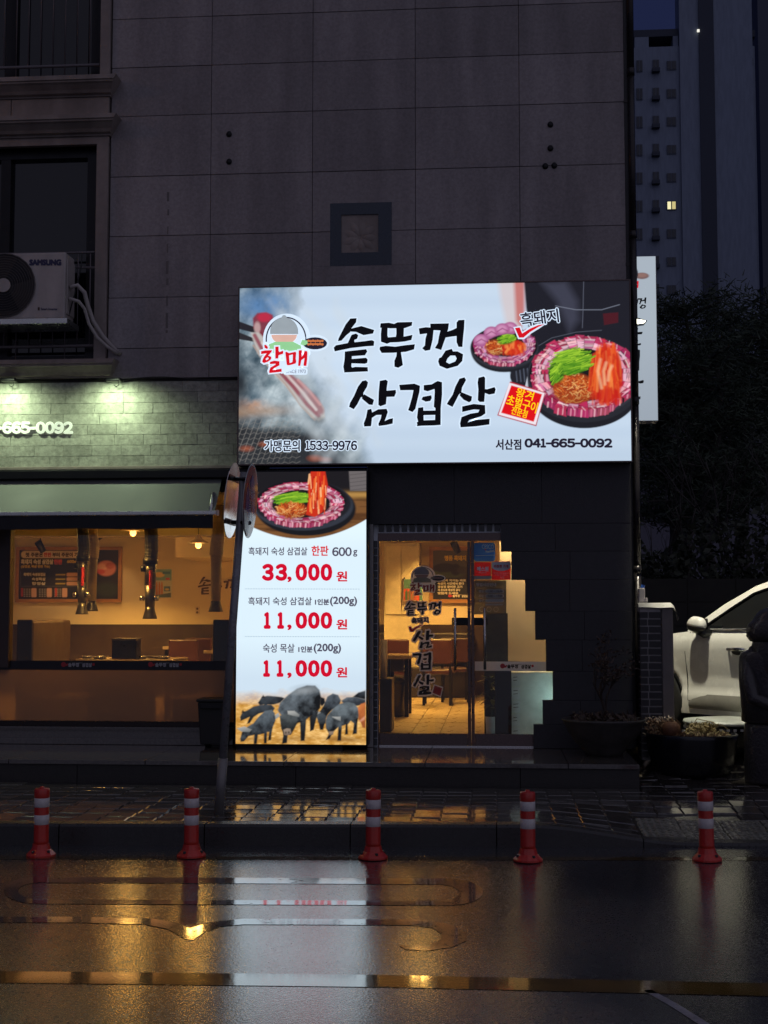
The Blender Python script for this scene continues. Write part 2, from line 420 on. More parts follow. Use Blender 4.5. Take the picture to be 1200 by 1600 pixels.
M_vinyl = mat('black_vinyl', (0.010, 0.009, 0.014), 0.45)
M_print_lit = print_mat('backlit_print', 1.1)
M_print_side = print_mat('backlit_side_print', 0.62)
M_paper = print_mat('paper_print', 0.0)
M_red_lit = glow('red_vinyl_lit', lin((208, 12, 28)), 1.0)
M_red2_lit = glow('crimson_vinyl_lit', lin((205, 4, 40)), 1.0)
M_halo = glow('halo_white_lit', lin((214, 232, 248)), 1.0)
M_grey_lit = glow('grey_vinyl_lit', lin((78, 74, 92)), 1.0)
M_yellow_lit = glow('yellow_vinyl_lit', lin((250, 205, 10)), 1.0)
M_navy_lit = glow('dark_vinyl_lit', lin((32, 28, 44)), 1.0)
M_glass = glass_mat('shop_glass', (0.93, 0.94, 0.93), 0.8)
M_film = glass_mat('frosted_film', (0.72, 0.62, 0.54), 0.7, 0.06, clear=0.40, film=(0.42, 0.32, 0.25))
M_outl = glass_mat('pale_outline_film', (0.6, 0.6, 0.6), 0.4, 0.2, clear=0.04, film=(0.97, 0.95, 0.95))
M_wfilm = glass_mat('white_film', (0.7, 0.7, 0.7), 0.4, 0.2, clear=0.05, film=(0.86, 0.88, 0.95))

# ---- wet asphalt, paint, pavers
def wet_ground(name, col, r0, r1, stone, bumpv, dist, puddle=1.2, cell=0.0, film=0.6, frough=0.08):
    m = bpy.data.materials.new(name); m.use_nodes = True; N = m.node_tree.nodes; L = m.node_tree.links; p = N['Principled BSDF']
    tc = N.new('ShaderNodeTexCoord')
    v = N.new('ShaderNodeTexVoronoi'); v.inputs['Scale'].default_value = stone; L.new(tc.outputs['Object'], v.inputs['Vector'])
    n1 = N.new('ShaderNodeTexNoise'); n1.inputs['Scale'].default_value = puddle; n1.inputs['Detail'].default_value = 5; L.new(tc.outputs['Object'], n1.inputs['Vector'])
    n2 = N.new('ShaderNodeTexNoise'); n2.inputs['Scale'].default_value = stone*0.55; n2.inputs['Detail'].default_value = 5; n2.inputs['Roughness'].default_value = 0.7; L.new(tc.outputs['Object'], n2.inputs['Vector'])
    cr = N.new('ShaderNodeMapRange'); cr.inputs['From Min'].default_value = 0.25; cr.inputs['From Max'].default_value = 0.75
    cr.inputs['To Min'].default_value = 0.55; cr.inputs['To Max'].default_value = 1.5; L.new(n2.outputs['Fac'], cr.inputs['Value'])
    sc = N.new('ShaderNodeVectorMath'); sc.operation = 'SCALE'; sc.inputs[0].default_value = col; L.new(cr.outputs['Result'], sc.inputs['Scale']); L.new(sc.outputs['Vector'], p.inputs['Base Color'])
    rr = N.new('ShaderNodeMapRange'); rr.inputs['From Min'].default_value = 0.38; rr.inputs['From Max'].default_value = 0.62
    rr.inputs['To Min'].default_value = r0; rr.inputs['To Max'].default_value = r1; L.new(n1.outputs['Fac'], rr.inputs['Value']); L.new(rr.outputs['Result'], p.inputs['Roughness'])
    sx = N.new('ShaderNodeSeparateColor'); L.new(v.outputs['Color'], sx.inputs['Color'])
    pw = N.new('ShaderNodeMath'); pw.operation = 'POWER'; pw.inputs[1].default_value = 3.0; L.new(sx.outputs['Red'], pw.inputs[0])
    ma = N.new('ShaderNodeMath'); ma.operation = 'MULTIPLY_ADD'; ma.inputs[1].default_value = cell; L.new(pw.outputs[0], ma.inputs[0]); L.new(rr.outputs['Result'], ma.inputs[2]); L.new(ma.outputs[0], p.inputs['Roughness'])
    ad = N.new('ShaderNodeMath'); ad.operation = 'ADD'; L.new(v.outputs['Distance'], ad.inputs[0]); L.new(n2.outputs['Fac'], ad.inputs[1])
    st = N.new('ShaderNodeMapRange'); st.inputs['From Min'].default_value = 0.36; st.inputs['From Max'].default_value = 0.62
    st.inputs['To Min'].default_value = 0.35*bumpv; st.inputs['To Max'].default_value = bumpv; L.new(n1.outputs['Fac'], st.inputs['Value'])
    b = N.new('ShaderNodeBump'); b.inputs['Distance'].default_value = dist; L.new(st.outputs['Result'], b.inputs['Strength']); L.new(ad.outputs[0], b.inputs['Height']); L.new(b.outputs['Normal'], p.inputs['Normal'])
    p.inputs['IOR'].default_value = 1.5
    p.inputs['Coat Weight'].default_value = film; p.inputs['Coat Roughness'].default_value = frough; p.inputs['Coat IOR'].default_value = 1.5
    b2 = N.new('ShaderNodeBump'); b2.inputs['Distance'].default_value = dist; b2.inputs['Strength'].default_value = bumpv*0.2; L.new(ad.outputs[0], b2.inputs['Height']); L.new(b2.outputs['Normal'], p.inputs['Coat Normal'])
    MATS[name] = m; return m
M_asphalt = wet_ground('wet_asphalt', (0.036, 0.038, 0.046), 0.08, 0.14, 100, 0.5, 0.0035, 0.7, 0.22, 1.0, 0.115)
M_paver = wet_ground('wet_paver', (0.07, 0.062, 0.056), 0.04, 0.18, 45, 0.2, 0.003, 2.6, 0.0, 0.95, 0.06)
M_bed = wet_ground('wet_sand_joint', (0.035, 0.032, 0.03), 0.06, 0.25, 80, 0.4, 0.004, 3.0)
M_kerb = mat('kerb_granite', (0.030, 0.028, 0.027), 0.36, vary=0.3, scale=40, bump=0.2, bscale=120, rvary=0.2, obvar=0.15)
def paint_mat(name, col, wear, edge):
    m = bpy.data.materials.new(name); m.use_nodes = True; N = m.node_tree.nodes; L = m.node_tree.links; p = N['Principled BSDF']; out = N['Material Output']
    tc = N.new('ShaderNodeTexCoord'); n1 = N.new('ShaderNodeTexNoise'); n1.inputs['Scale'].default_value = 7; n1.inputs['Detail'].default_value = 8; n1.inputs['Roughness'].default_value = 0.75; L.new(tc.outputs['Object'], n1.inputs['Vector'])
    n2 = N.new('ShaderNodeTexNoise'); n2.inputs['Scale'].default_value = 46; n2.inputs['Detail'].default_value = 4; L.new(tc.outputs['Object'], n2.inputs['Vector'])
    r = N.new('ShaderNodeMapRange'); r.inputs['From Min'].default_value = 0.3; r.inputs['From Max'].default_value = 0.7; r.inputs['To Min'].default_value = 0.6; r.inputs['To Max'].default_value = 1.3; L.new(n1.outputs['Fac'], r.inputs['Value'])
    sc = N.new('ShaderNodeVectorMath'); sc.operation = 'SCALE'; sc.inputs[0].default_value = col; L.new(r.outputs['Result'], sc.inputs['Scale']); L.new(sc.outputs['Vector'], p.inputs['Base Color'])
    rr = N.new('ShaderNodeMapRange'); rr.inputs['From Min'].default_value = 0.35; rr.inputs['From Max'].default_value = 0.65; rr.inputs['To Min'].default_value = 0.05; rr.inputs['To Max'].default_value = 0.13; L.new(n1.outputs['Fac'], rr.inputs['Value']); L.new(rr.outputs['Result'], p.inputs['Roughness'])
    b = N.new('ShaderNodeBump'); b.inputs['Strength'].default_value = 0.10; b.inputs['Distance'].default_value = 0.004; L.new(n2.outputs['Fac'], b.inputs['Height']); L.new(b.outputs['Normal'], p.inputs['Normal'])
    ad = N.new('ShaderNodeMath'); ad.operation = 'MULTIPLY_ADD'; ad.inputs[1].default_value = 0.45; L.new(n2.outputs['Fac'], ad.inputs[0]); L.new(n1.outputs['Fac'], ad.inputs[2])
    w = N.new('ShaderNodeMapRange'); w.inputs['From Min'].default_value = wear; w.inputs['From Max'].default_value = wear+edge; L.new(ad.outputs[0], w.inputs['Value'])
    p.inputs['Coat Weight'].default_value = 1.0; p.inputs['Coat Roughness'].default_value = 0.05; p.inputs['Coat IOR'].default_value = 1.5
    t = N.new('ShaderNodeBsdfTransparent'); mx = N.new('ShaderNodeMixShader'); L.new(w.outputs['Result'], mx.inputs[0]); L.new(p.outputs[0], mx.inputs[1]); L.new(t.outputs[0], mx.inputs[2]); L.new(mx.outputs[0], out.inputs['Surface'])
    MATS[name] = m; return m
M_yellow = paint_mat('yellow_road_paint', (0.21, 0.115, 0.016), 0.90, 0.06)
M_yedge = paint_mat('worn_yellow_paint', (0.13, 0.08, 0.02), 0.74, 0.10)
M_whiteline = paint_mat('white_road_paint', (0.10, 0.092, 0.088), 0.80, 0.08)
M_tactile = mat('tactile_paving', (0.17, 0.165, 0.13), 0.28, vary=0.3, scale=18, rvary=0.12, obvar=0.15)

# ================================================================== GROUND
KX0, KY0, KS = 0.1, -3.49, 0.066          # kerb front line: y = KY0 + KS*(x-KX0)
def kerb_y(x): return KY0+KS*(x-KX0)
def sm(t): t = max(0.0, min(1.0, t)); return t*t*(3-2*t)
def ramp(x): return sm((x-0.2)/1.15)
def pave_z(x, y):
    lot = 0.215*sm((y+1.0+1.75*sm((x-2.25)/0.7))/1.3)*sm((x-1.25)/0.3)        # drive rises behind the planters
    return 0.14-0.115*ramp(x)*sm((-1.7-y)/1.5)+lot
tag(mesh_obj('ground', [(-260, -260, -0.06), (260, -260, -0.06), (260, 400, -0.06), (-260, 400, -0.06)], [(0, 1, 2, 3)], M_bed), kind='structure')
xs = [-60, -4.6, -3, -1.5, 0, 1.5, 3, 5, 60]
V = []; F = []
for x in xs: V += [(x, -45, 0.0), (x, kerb_y(max(-6, min(6, x)))-0.002, 0.0)]
for i in range(len(xs)-1): F.append((2*i, 2*i+2, 2*i+3, 2*i+1))
tag(mesh_obj('road', V, F, M_asphalt), kind='structure')
def road_strip(name, pts, m, z=0.002, label=None):
    o = mesh_obj(name, [(p[0], p[1], z) for p in pts], [tuple(range(len(pts)))], m); return tag(o, label, kind='structure')
# yellow lines
road_strip('yellow_edge_line', [(-60, kerb_y(-6)-0.55), (-5, kerb_y(-5)-0.55), (4, kerb_y(4)-0.50), (60, kerb_y(6)-0.5), (60, kerb_y(6)-0.38), (4, kerb_y(4)-0.38), (-5, kerb_y(-5)-0.43), (-60, kerb_y(-6)-0.43)], M_yedge)
cl = [on(0, 1518, 0), on(600, 1524, 0), on(1200, 1537, 0)]; ch = [on(0, 1536, 0), on(600, 1543, 0), on(1200, 1557, 0)]
road_strip('yellow_centre_line', [(-40, ch[0][1]), (-5, ch[0][1]), ch[0], ch[1], ch[2], (40, ch[2][1]), (40, cl[2][1]), cl[2], cl[1], cl[0], (-40, cl[0][1])], M_yellow)
# old white paint edge, lower right; lighter colour stands in for the sign's reflection
e = [on(1005, 1548, 0), on(1018, 1547, 0), on(1060, 1570, 0), on(1108, 1600, 0), on(1150, 1640, 0), on(1135, 1640, 0), on(1095, 1603, 0), on(1048, 1573, 0)]
road_strip('white_line_remnant', e, paint_mat('reflection_bright_paint', (0.55, 0.53, 0.55), 0.86, 0.06))
# speed number lying along the lane: a wide 0 and an open 3
def ring_px(cx0, cx1, cy, ry, n=14):
    out = []
    for cx, a0 in ((cx1, -90), (cx0, 90)):
        for i in range(n+1):
            a = math.radians(a0+180*i/n); out.append((cx+2.6*ry*math.cos(a), cy+ry*math.sin(a)))
    return out
zero_o = [(p[0], p[1]+(0.004*(p[0]-400))) for p in ring_px(60, 700, 1393, 21)]
zero_i = [(p[0], p[1]+(0.004*(p[0]-400))) for p in ring_px(62, 684, 1394, 13)]
def road_loops(name, loops, m):
    V = []; F = []
    for k, lp in enumerate(loops):
        pts = [[Vector((*on(p[0], p[1], 0), 0)) for p in l] for l in lp]; n = len(V)
        for l in pts: V += [(p.x, p.y, 0.0022+0.0012*k) for p in l]
        for t in tessellate_polygon(pts):
            a, b, c = [n+i for i in t]
            cr = (V[b][0]-V[a][0])*(V[c][1]-V[a][1])-(V[c][0]-V[a][0])*(V[b][1]-V[a][1])
            F.append((a, b, c) if cr > 0 else (a, c, b))
    return mesh_obj(name, V, F, m)
three = [[(-400, 1433), (120, 1433), (240, 1436), (278, 1443), (296, 1451), (330, 1441), (380, 1436), (640, 1437), (700, 1443), (729, 1458), (729, 1470), (708, 1480), (670, 1486), (634, 1484), (622, 1477), (640, 1478), (668, 1477), (688, 1470), (690, 1460), (676, 1450), (640, 1446), (380, 1445), (345, 1448), (318, 1458), (302, 1469), (290, 1468), (262, 1452), (225, 1445), (120, 1442), (-400, 1441)]]
mk = tag(bpy.data.objects.new('speed_marking', None), kind='structure'); COL.objects.link(mk)
for nm, lp in (('painted_zero', [[zero_o, zero_i]]), ('painted_three', [three])):
    o = road_loops(nm, lp, M_whiteline); o.parent = mk
# pavement bed, following the dropped kerb
def sheet(name, x0, x1, nx, y0f, y1f, ny, zf, m):
    V = []; F = []
    for i in range(nx+1):
        x = x0+(x1-x0)*i/nx
        for j in range(ny+1):
            y = y0f(x)+(y1f(x)-y0f(x))*j/ny; V.append((x, y, zf(x, y)))
    for i in range(nx):
        for j in range(ny): F.append((i*(ny+1)+j, (i+1)*(ny+1)+j, (i+1)*(ny+1)+j+1, i*(ny+1)+j+1))
    return mesh_obj(name, V, F, m, smooth=True)
pave = tag(sheet('pavement', -12, 1.3, 60, lambda x: kerb_y(x)+0.14, lambda x: -1.40, 10, lambda x, y: pave_z(x, y)-0.012, M_bed), kind='structure')
drive = tag(sheet('driveway', 1.3, 14, 50, lambda x: kerb_y(x)+0.14, lambda x: 14, 60, lambda x, y: pave_z(x, y)-0.012, M_bed), kind='structure')
# pavers: nearest and most visible ones as single blocks
pr = random.Random(3); PB = {}
def paver_mesh(k):
    if k not in PB:
        mb = MB(); w, d, c = 0.096, 0.096, 0.006
        V = [(-w, -d, -0.05), (w, -d, -0.05), (w, d, -0.05), (-w, d, -0.05), (-w, -d, -c), (w, -d, -c), (w, d, -c), (-w, d, -c),
             (-w+c, -d+c, 0), (0, -d+c+0.006*(k % 2), 0), (w-c, -d+c, 0), (w-c, d-c, 0), (0, d-c-0.006*(k % 2), 0), (-w+c, d-c, 0)]
        Fp = [(0, 1, 5, 4), (1, 2, 6, 5), (2, 3, 7, 6), (3, 0, 4, 7), (4, 5, 10, 9, 8), (5, 6, 11, 10), (6, 7, 13, 12, 11), (7, 4, 8, 13), (8, 9, 10, 11, 12, 13)]
        me = bpy.data.meshes.new('paver'); me.from_pydata(V, [], Fp); me.materials.append(M_paver); me.update(); PB[k] = me
    return PB[k]
tact = [on(1040, 1271, 0.06), on(1210, 1263, 0.09), on(1210, 1304, 0.03), on(1075, 1312, 0.03)]
TX0, TX1, TY0, TY1 = 1.02, 2.24, -3.22, -2.62
cells = []
for i in range(-22, 12):
    for j in range(0, 17):
        x = i*0.2+0.1+(0.1 if False else 0); y0 = kerb_y(x)+0.16; y = y0+0.1+0.2*j
        if y > -1.50 and x < 1.25: continue
        if x > 1.25 and y > -0.45: continue
        if TX0-0.1 < x < TX1+0.1 and TY0-0.1 < y < TY1+0.1: continue
        px, py = proj(x, y, 0.14)
        if px < -40 or px > 1240: continue
        cells.append((x, y))
cells.sort(key=lambda c: c[1])
rest = MB()
for k, (x, y) in enumerate(cells):
    z = pave_z(x, y)+pr.uniform(-0.004, 0.004); dzx = (pave_z(x+0.05, y)-pave_z(x-0.05, y))/0.1; dzy = (pave_z(x, y+0.05)-pave_z(x, y-0.05))/0.1
    rx = math.atan(dzy)+pr.uniform(-0.018, 0.018); ry = -math.atan(dzx)+pr.uniform(-0.018, 0.018); rz = math.atan(KS)+pr.uniform(-0.012, 0.012)
    me = paver_mesh(k % 2)
    if k < 300:
        o = bpy.data.objects.new('paver', me); COL.objects.link(o); o.parent = pave if x < 1.3 else drive
        o.location = (x, y, z); o.rotation_euler = (rx, ry, rz)
    else:
        from mathutils import Euler
        R = Euler((rx, ry, rz)).to_matrix()
        rest.add([R @ v.co+Vector((x, y, z)) for v in me.vertices], [tuple(p.vertices) for p in me.polygons])
if rest.V: tag(rest.build('far_pavers', M_paver, pave), kind='stuff')
# tactile tiles with raised dots
def tactile_mesh():
    mb = MB().box(-0.146, 0.146, -0.146, 0.146, -0.05, 0.0)
    for a in range(6):
        for b in range(6):
            cx = -0.122+a*0.0488; cy = -0.122+b*0.0488
            mb.lathe([(0.0165, 0.0), (0.0145, 0.004), (0.009, 0.0062), (0.0, 0.0066)], (cx, cy, 0.0), n=7)
    me = bpy.data.meshes.new('tactile_tile'); me.from_pydata(mb.V, [], mb.F); me.materials.append(M_tactile); me.update(); return me
tm = tactile_mesh()
for i in range(4):
    for j in range(2):
        x = TX0+0.15+0.304*i; y = TY0+0.15+0.304*j
        o = bpy.data.objects.new('tactile_tile', tm); COL.objects.link(o); o.parent = drive
        dzy = (pave_z(x, y+0.05)-pave_z(x, y-0.05))/0.1
        o.location = (x, y, pave_z(x, y)+0.004+pr.uniform(-0.002, 0.002)); o.rotation_euler = (math.atan(dzy), pr.uniform(-0.01, 0.01), pr.uniform(-0.01, 0.01))
# kerb stones
kerb = tag(bpy.data.objects.new('kerb', None), kind='structure'); COL.objects.link(kerb)
x = -12.0
while x < 9:
    ln = 1.0; n = 8; V = []; F = []
    for i in range(n+1):
        xx = x+0.004+(ln-0.008)*i/n; y = kerb_y(max(-8, min(8, xx))); h = 0.145-0.12*ramp(xx)
        V += [(xx, y, -0.04), (xx, y+0.004, h-0.018), (xx, y+0.02, h), (xx, y+0.15, h), (xx, y+0.15, -0.04)]
    for i in range(n):
        for j in range(4): F.append((5*i+j, 5*i+5+j, 5*i+6+j, 5*i+1+j))
    F += [(4, 3, 2, 1, 0), tuple(5*n+j for j in range(5))]
    mesh_obj('kerb_stone', V, F, M_kerb, kerb); x += ln
# ================================================================== PLATFORM IN FRONT OF THE SHOP
PFY = -1.38; PZ = 0.33; PR = 1.19
plat = thing('entrance_platform', (-1.5, -0.7, 0.14), 'low wet granite platform with one step running along the shop front', 'platform')
x = -9.0; xe = []
while x < PR-0.01:
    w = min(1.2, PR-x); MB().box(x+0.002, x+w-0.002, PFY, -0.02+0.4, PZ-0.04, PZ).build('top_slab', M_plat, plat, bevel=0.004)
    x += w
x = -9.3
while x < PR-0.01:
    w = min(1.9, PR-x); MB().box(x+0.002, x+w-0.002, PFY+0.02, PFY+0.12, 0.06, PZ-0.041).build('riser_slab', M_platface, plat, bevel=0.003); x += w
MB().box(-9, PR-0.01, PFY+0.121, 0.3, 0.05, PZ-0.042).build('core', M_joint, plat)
# ================================================================== RESTAURANT BUILDING
bld = thing('restaurant_building', (-1.5, 0.2, 0.33), 'granite clad building corner with a ground floor grill restaurant', 'building')
XR = 1.27
# upper wall panels
colx = [at(172, 300, 0)[0]]; cw = (XR-colx[0])/5
colx = [colx[0]+cw*i for i in range(6)]
rowz = [at(172, p, 0)[1] for p in (-58, 31, 107, 183, 277, 370, 466, 545, 592)]
BASEZ = rowz[-1]
def gap_pieces(x0, x1, z0, z1, hole):
    hx0, hx1, hz0, hz1 = hole
    if x1 <= hx0 or x0 >= hx1 or z1 <= hz0 or z0 >= hz1: return [(x0, x1, z0, z1)]
    out = []
    if z1 > hz1: out.append((x0, x1, hz1, z1))
    if z0 < hz0: out.append((x0, x1, z0, hz0))
    a, b = max(z0, hz0), min(z1, hz1)
    if x0 < hx0: out.append((x0, hx0, a, b))
    if x1 > hx1: out.append((hx1, x1, a, b))
    return out
va, vb = at(516, 318, 0), at(612, 414, 0); HOLE = (va[0], vb[0], vb[1], va[1])
for i in range(5):
    for j in range(8):
        x0, x1, z0, z1 = colx[i]+0.0025, colx[i+1]-0.0025, rowz[j+1]+0.003, rowz[j]-0.003
        if z0 < 4.6 and i > 0 and rowz[j] < 4.7: pass
        for (a, b, c, d) in gap_pieces(x0, x1, z0, z1, HOLE):
            MB().box(a, b, random.uniform(-0.002, 0.002), 0.03, c, d).build('granite_panel', M_granite, bld, bevel=0.002)
zt = rowz[0]
MB().box(XR, XR+0.035, -0.003, 0.45, 0.335, zt).build('corner_trim', M_cladding, bld)
MB().box(colx[0]-0.02, XR-0.002, 0.034, 0.38, BASEZ, zt).build('upper_wall', M_pjoint, bld)
# wall stub right of the door opening and hidden returns
# recessed ornamental tile
orn = MB()
orn.box(HOLE[0], HOLE[1], -0.002, 0.03, HOLE[3]-0.115, HOLE[3]).box(HOLE[0], HOLE[1], -0.002, 0.03, HOLE[2], HOLE[2]+0.13)
orn.box(HOLE[0], HOLE[0]+0.11, -0.002, 0.03, HOLE[2]+0.13, HOLE[3]-0.115).box(HOLE[1]-0.13, HOLE[1], -0.002, 0.03, HOLE[2]+0.13, HOLE[3]-0.115)
ot = orn.build('dark_tile_border', mat('blue_black_tile', (0.035, 0.05, 0.075), 0.25), bld)
cxo, czo = (HOLE[0]+HOLE[1])/2-0.01, (HOLE[2]+HOLE[3])/2+0.0
fl = MB().box(HOLE[0]+0.11, HOLE[1]-0.13, 0.012, 0.03, HOLE[2]+0.13, HOLE[3]-0.115)
flower = fl.build('relief_tile', M_trim, bld)
for k in range(9):
    a = math.radians(-90+40*k+8); L_ = 0.17 if k % 2 else 0.15; n = 8; V = []; F = []
    hx = (HOLE[1]-HOLE[0]-0.25)/2; hz = (HOLE[3]-HOLE[2]-0.25)/2
    for i in range(n+1):
        t = i/n; w = 0.034*math.sin(math.pi*min(1, t*0.92+0.06))**0.8; r = 0.02+L_*t
        for s in (-1, 0, 1):
            px_ = math.cos(a)*r-math.sin(a)*w*s; pz_ = math.sin(a)*r*0.95+math.cos(a)*w*s-0.03
            px_ = max(-hx, min(hx, px_)); pz_ = max(-hz, min(hz, pz_))
            V.append((cxo+px_, 0.012-0.014*math.sin(math.pi*min(1, t+0.1))*(1 if s == 0 else 0.25), czo+pz_))
    for i in range(n): F += [(3*i, 3*i+1, 3*i+4, 3*i+3), (3*i+1, 3*i+2, 3*i+5, 3*i+4)]
    mesh_obj('petal', V, F, M_trim, flower, smooth=True)
# fixing holes / bolts left in the panels
for (px, py) in ((358, 210), (358, 253), (860, 195), (860, 232), (852, 260), (866, 259)):
    x, z = at(px, py, 0); MB().lathe([(0.0, -0.03), (0.02, -0.024), (0.03, -0.01), (0.033, 0.0), (0.03, 0.012), (0.018, 0.028), (0.0, 0.034)], (x, -0.004, z), 12, 0.9, 0.5).build('anchor_bolt', M_black_metal, bld, smooth=True)
# rust run below the left bolts and old sealant marks down the panel
x, z = at(262, 380, 0)
for k in range(9):
    zz = at(262, 300+k*27, 0)[1]; 
    MB().box(x-0.009+random.uniform(-.006, .004), x+0.008+random.uniform(-.004, .006), -0.0035, 0.0, zz-random.uniform(.02, .16), zz).build('sealant_mark', M_seal, bld, bevel=0.003)
# ---- upper left windows with moulded trim
WX1 = at(150, 400, 0)[0]; PX1 = colx[0]-0.012       # window right edge, pilaster right edge
MB().box(-9, PX1, 0.30, 0.42, BASEZ, zt).build('window_back_wall', M_joint, bld)
def cornice(name, ztop, zbot, xr_top, xr_bot, depth, prof):
    H_ = ztop-zbot
    P = [(0.03, zbot)]+[(-depth*a, zbot+H_*b) for a, b in prof]+[(0.03, ztop)]
    dx = [(xr_top-xr_bot)*((p[1]-zbot)/H_) for p in P]
    return MB().extrude_x(P, -9, xr_bot, None, dx).build(name, M_trim, bld)
prof1 = [(0.25, 0.0), (0.25, 0.1), (0.45, 0.14), (0.55, 0.3), (0.8, 0.55), (0.92, 0.62), (0.92, 0.72), (1.0, 0.74), (1.0, 1.0)]
w_lo = dict(t=at(0, 228, 0)[1], b=at(0, 565, 0)[1]); 
cornice('window_cornice', at(100, 190, 0)[1], at(100, 216, 0)[1], at(190, 190, 0)[0], at(174, 216, 0)[0], 0.20, prof1)
cornice('window_cornice', at(100, 130, 0)[1], at(100, 155, 0)[1], at(190, 130, 0)[0], at(174, 155, 0)[0], 0.20, prof1)
cornice('window_sill', at(100, 566, 0)[1], at(100, 592, 0)[1], at(186, 566, 0)[0], at(174, 592, 0)[0], 0.17, prof1)
# band between the cornices, lintel, and pilasters
x = PX1
for k in range(4):
    MB().box(x-1.0+0.003, x-0.003, -0.035, 0.03, at(100, 190, 0)[1]+0.002, at(100, 155, 0)[1]-0.002).build('trim_block', M_trim, bld, bevel=0.004); x -= 1.0
MB().box(-9, PX1, -0.03, 0.03, at(100, 228, 0)[1], at(100, 216, 0)[1]-0.002).build('lintel_band', M_trim, bld)
MB().box(WX1, PX1, -0.04, 0.03, at(100, 566, 0)[1]+0.002, at(100, 228, 0)[1]-0.002).build('pilaster', M_trim, bld, bevel=0.006)
MB().box(WX1+0.02, PX1, -0.04, 0.03, at(100, 130, 0)[1]+0.002, zt).build('pilaster', M_trim, bld, bevel=0.006)
MB().box(-9, PX1, 0.032, 0.299, at(100, 130, 0)[1], at(100, 216, 0)[1]).build('wall_band', M_joint, bld)
def sash(zb, ztp, xr, name):
    w = MB(); w.box(-9, xr, 0.17, 0.20, zb, ztp); g = w.build(name, M_dark_glass, bld)
    f = MB()
    f.box(xr-0.13, xr, 0.10, 0.169, zb, ztp).box(-9, xr-0.131, 0.10, 0.169, ztp-0.10, ztp).box(-9, xr-0.131, 0.10, 0.169, zb, zb+0.08)
    f.build('window_frame', M_black_metal, g)
    MB().box(xr-1.02, xr-0.92, 0.105, 0.168, zb+0.081, ztp-0.101).build('mullion', M_black_metal, g)
    return g
sash(at(50, 566, 0)[1], at(50, 228, 0)[1], WX1, 'upper_window')
sash(at(50, 130, 0)[1], zt, WX1+0.02, 'upper_window')
def railing(xr, zb, zt_, name, step, y, zfoot):
    r = MB().tube([(-9, y, zt_), (xr, y, zt_)], 0.013, 6).tube([(-9, y, zb), (xr, y, zb)], 0.016, 6)
    o = r.build(name, M_railing, bld, smooth=True); k = 0; x = xr-0.10
    while x > -5.6:
        z0 = zfoot if k % 4 == 2 else zb
        MB().cyl((x, y, z0), (x, y, zt_), 0.0065, n=6).build('rail_bar', M_railing, o, smooth=True); x -= step; k += 1
    return o
M_railing = mat('painted_railing', (0.17, 0.15, 0.16), 0.5, 0.3)
railing(at(156, 103, 0)[0], at(100, 103, -0.02)[1], zt+0.4, 'window_railing', at(60, 60, 0)[0]-at(41, 60, 0)[0], -0.02, at(100, 122, 0)[1])
railing(at(158, 397, 0)[0], at(100, 541, -0.02)[1], at(100, 396, 0)[1], 'window_railing', at(60, 500, 0)[0]-at(41, 500, 0)[0], -0.02, at(100, 562, 0)[1])
MB().tube([(at(120, 419, 0)[0], -0.02, at(120, 419, 0)[1]), (at(160, 419, 0)[0], -0.02, at(160, 419, 0)[1])], 0.012, 6).build('rail_stub', M_railing, bld)
# ---- travertine band with the washers
SB0, SB1 = at(180, 729, 0)[1], at(180, 597, 0)[1]
SX1 = at(372, 660, 0)[0]+0.25
rows = 8; rh = (SB1-SB0)/rows; rs = random.Random(5)
for r in range(rows):
    x = SX1; z0 = SB0+rh*r
    while x > -6.9:
        w = rs.choice((0.24, 0.29, 0.29, 0.36, 0.44)); y = -0.012+rs.uniform(-0.0025, 0.002)
        MB().box(max(-7.1, x-w)+0.0015, x-0.0015, y, 0.03, z0+0.0015, z0+rh-0.0015).build('stone_tile', M_stone, bld); x -= w
MB().box(-9, SX1, 0.034, 0.38, SB0-0.02, BASEZ).build('stone_band_back', M_joint, bld)
MB().box(-9, SX1, -0.06, 0.03, at(100, 735, 0)[1], SB0-0.002).build('ledge', M_trim, bld, bevel=0.004)
cable = [(-5.4, -0.03, at(0, 594, 0)[1])]+[(at(p, 594, 0)[0], -0.03-0.005*math.sin(p), at(p, 592+2.0*math.sin(p/23.0), 0)[1]) for p in range(0, 373, 12)]
MB().tube(cable, 0.006, 5).build('light_cable', M_rubber, bld, smooth=True)
# ---- ground floor wall: cladding right of and above the door with stepped edge
LX = at(990, 900, -0.1)[0]
LX = XR-0.002
steps = [(818, 861.6, 782.4), (861.6, 906, 798.9), (906, 955, 820.7), (955, 1000, 836.3), (1000, 1049, 853.3), (1049, 1094, 864), (1094, 1132, 848), (1132, 1169, 833.7)]
CY = -0.10
zs = [at(830, s[0], CY)[1] for s in steps]+[PZ+0.001]
for k, (a, b, xl) in enumerate(steps):
    x0 = at(xl, (a+b)/2, CY)[0]
    cuts = [x0, x0+(LX-x0)*0.42+0.08*(k % 2), LX]
    for c0, c1 in zip(cuts[:-1], cuts[1:]):
        MB().box(c0+0.001, c1-0.001, CY+random.uniform(0, 0.003), 0.0, zs[k+1]+0.001, zs[k]-0.001).build('cladding_panel', M_cladding, bld, bevel=0.002)
for k in range(len(steps)-1):
    xa = max(at(steps[k][2], 1000, CY)[0], at(steps[k+1][2], 1000, CY)[0])+0.006
    MB().box(xa, at(874, 1000, 0.1)[0]+0.05, 0.0005, 0.0016, zs[k+1]-0.03, zs[k+1]+0.03).build('joint_backing', M_joint, bld)  # strips added behind the joints to stop room light leaking through
z_up = at(700, 724, 0)[1]; lx0 = at(574, 780, CY)[0]
n = 3
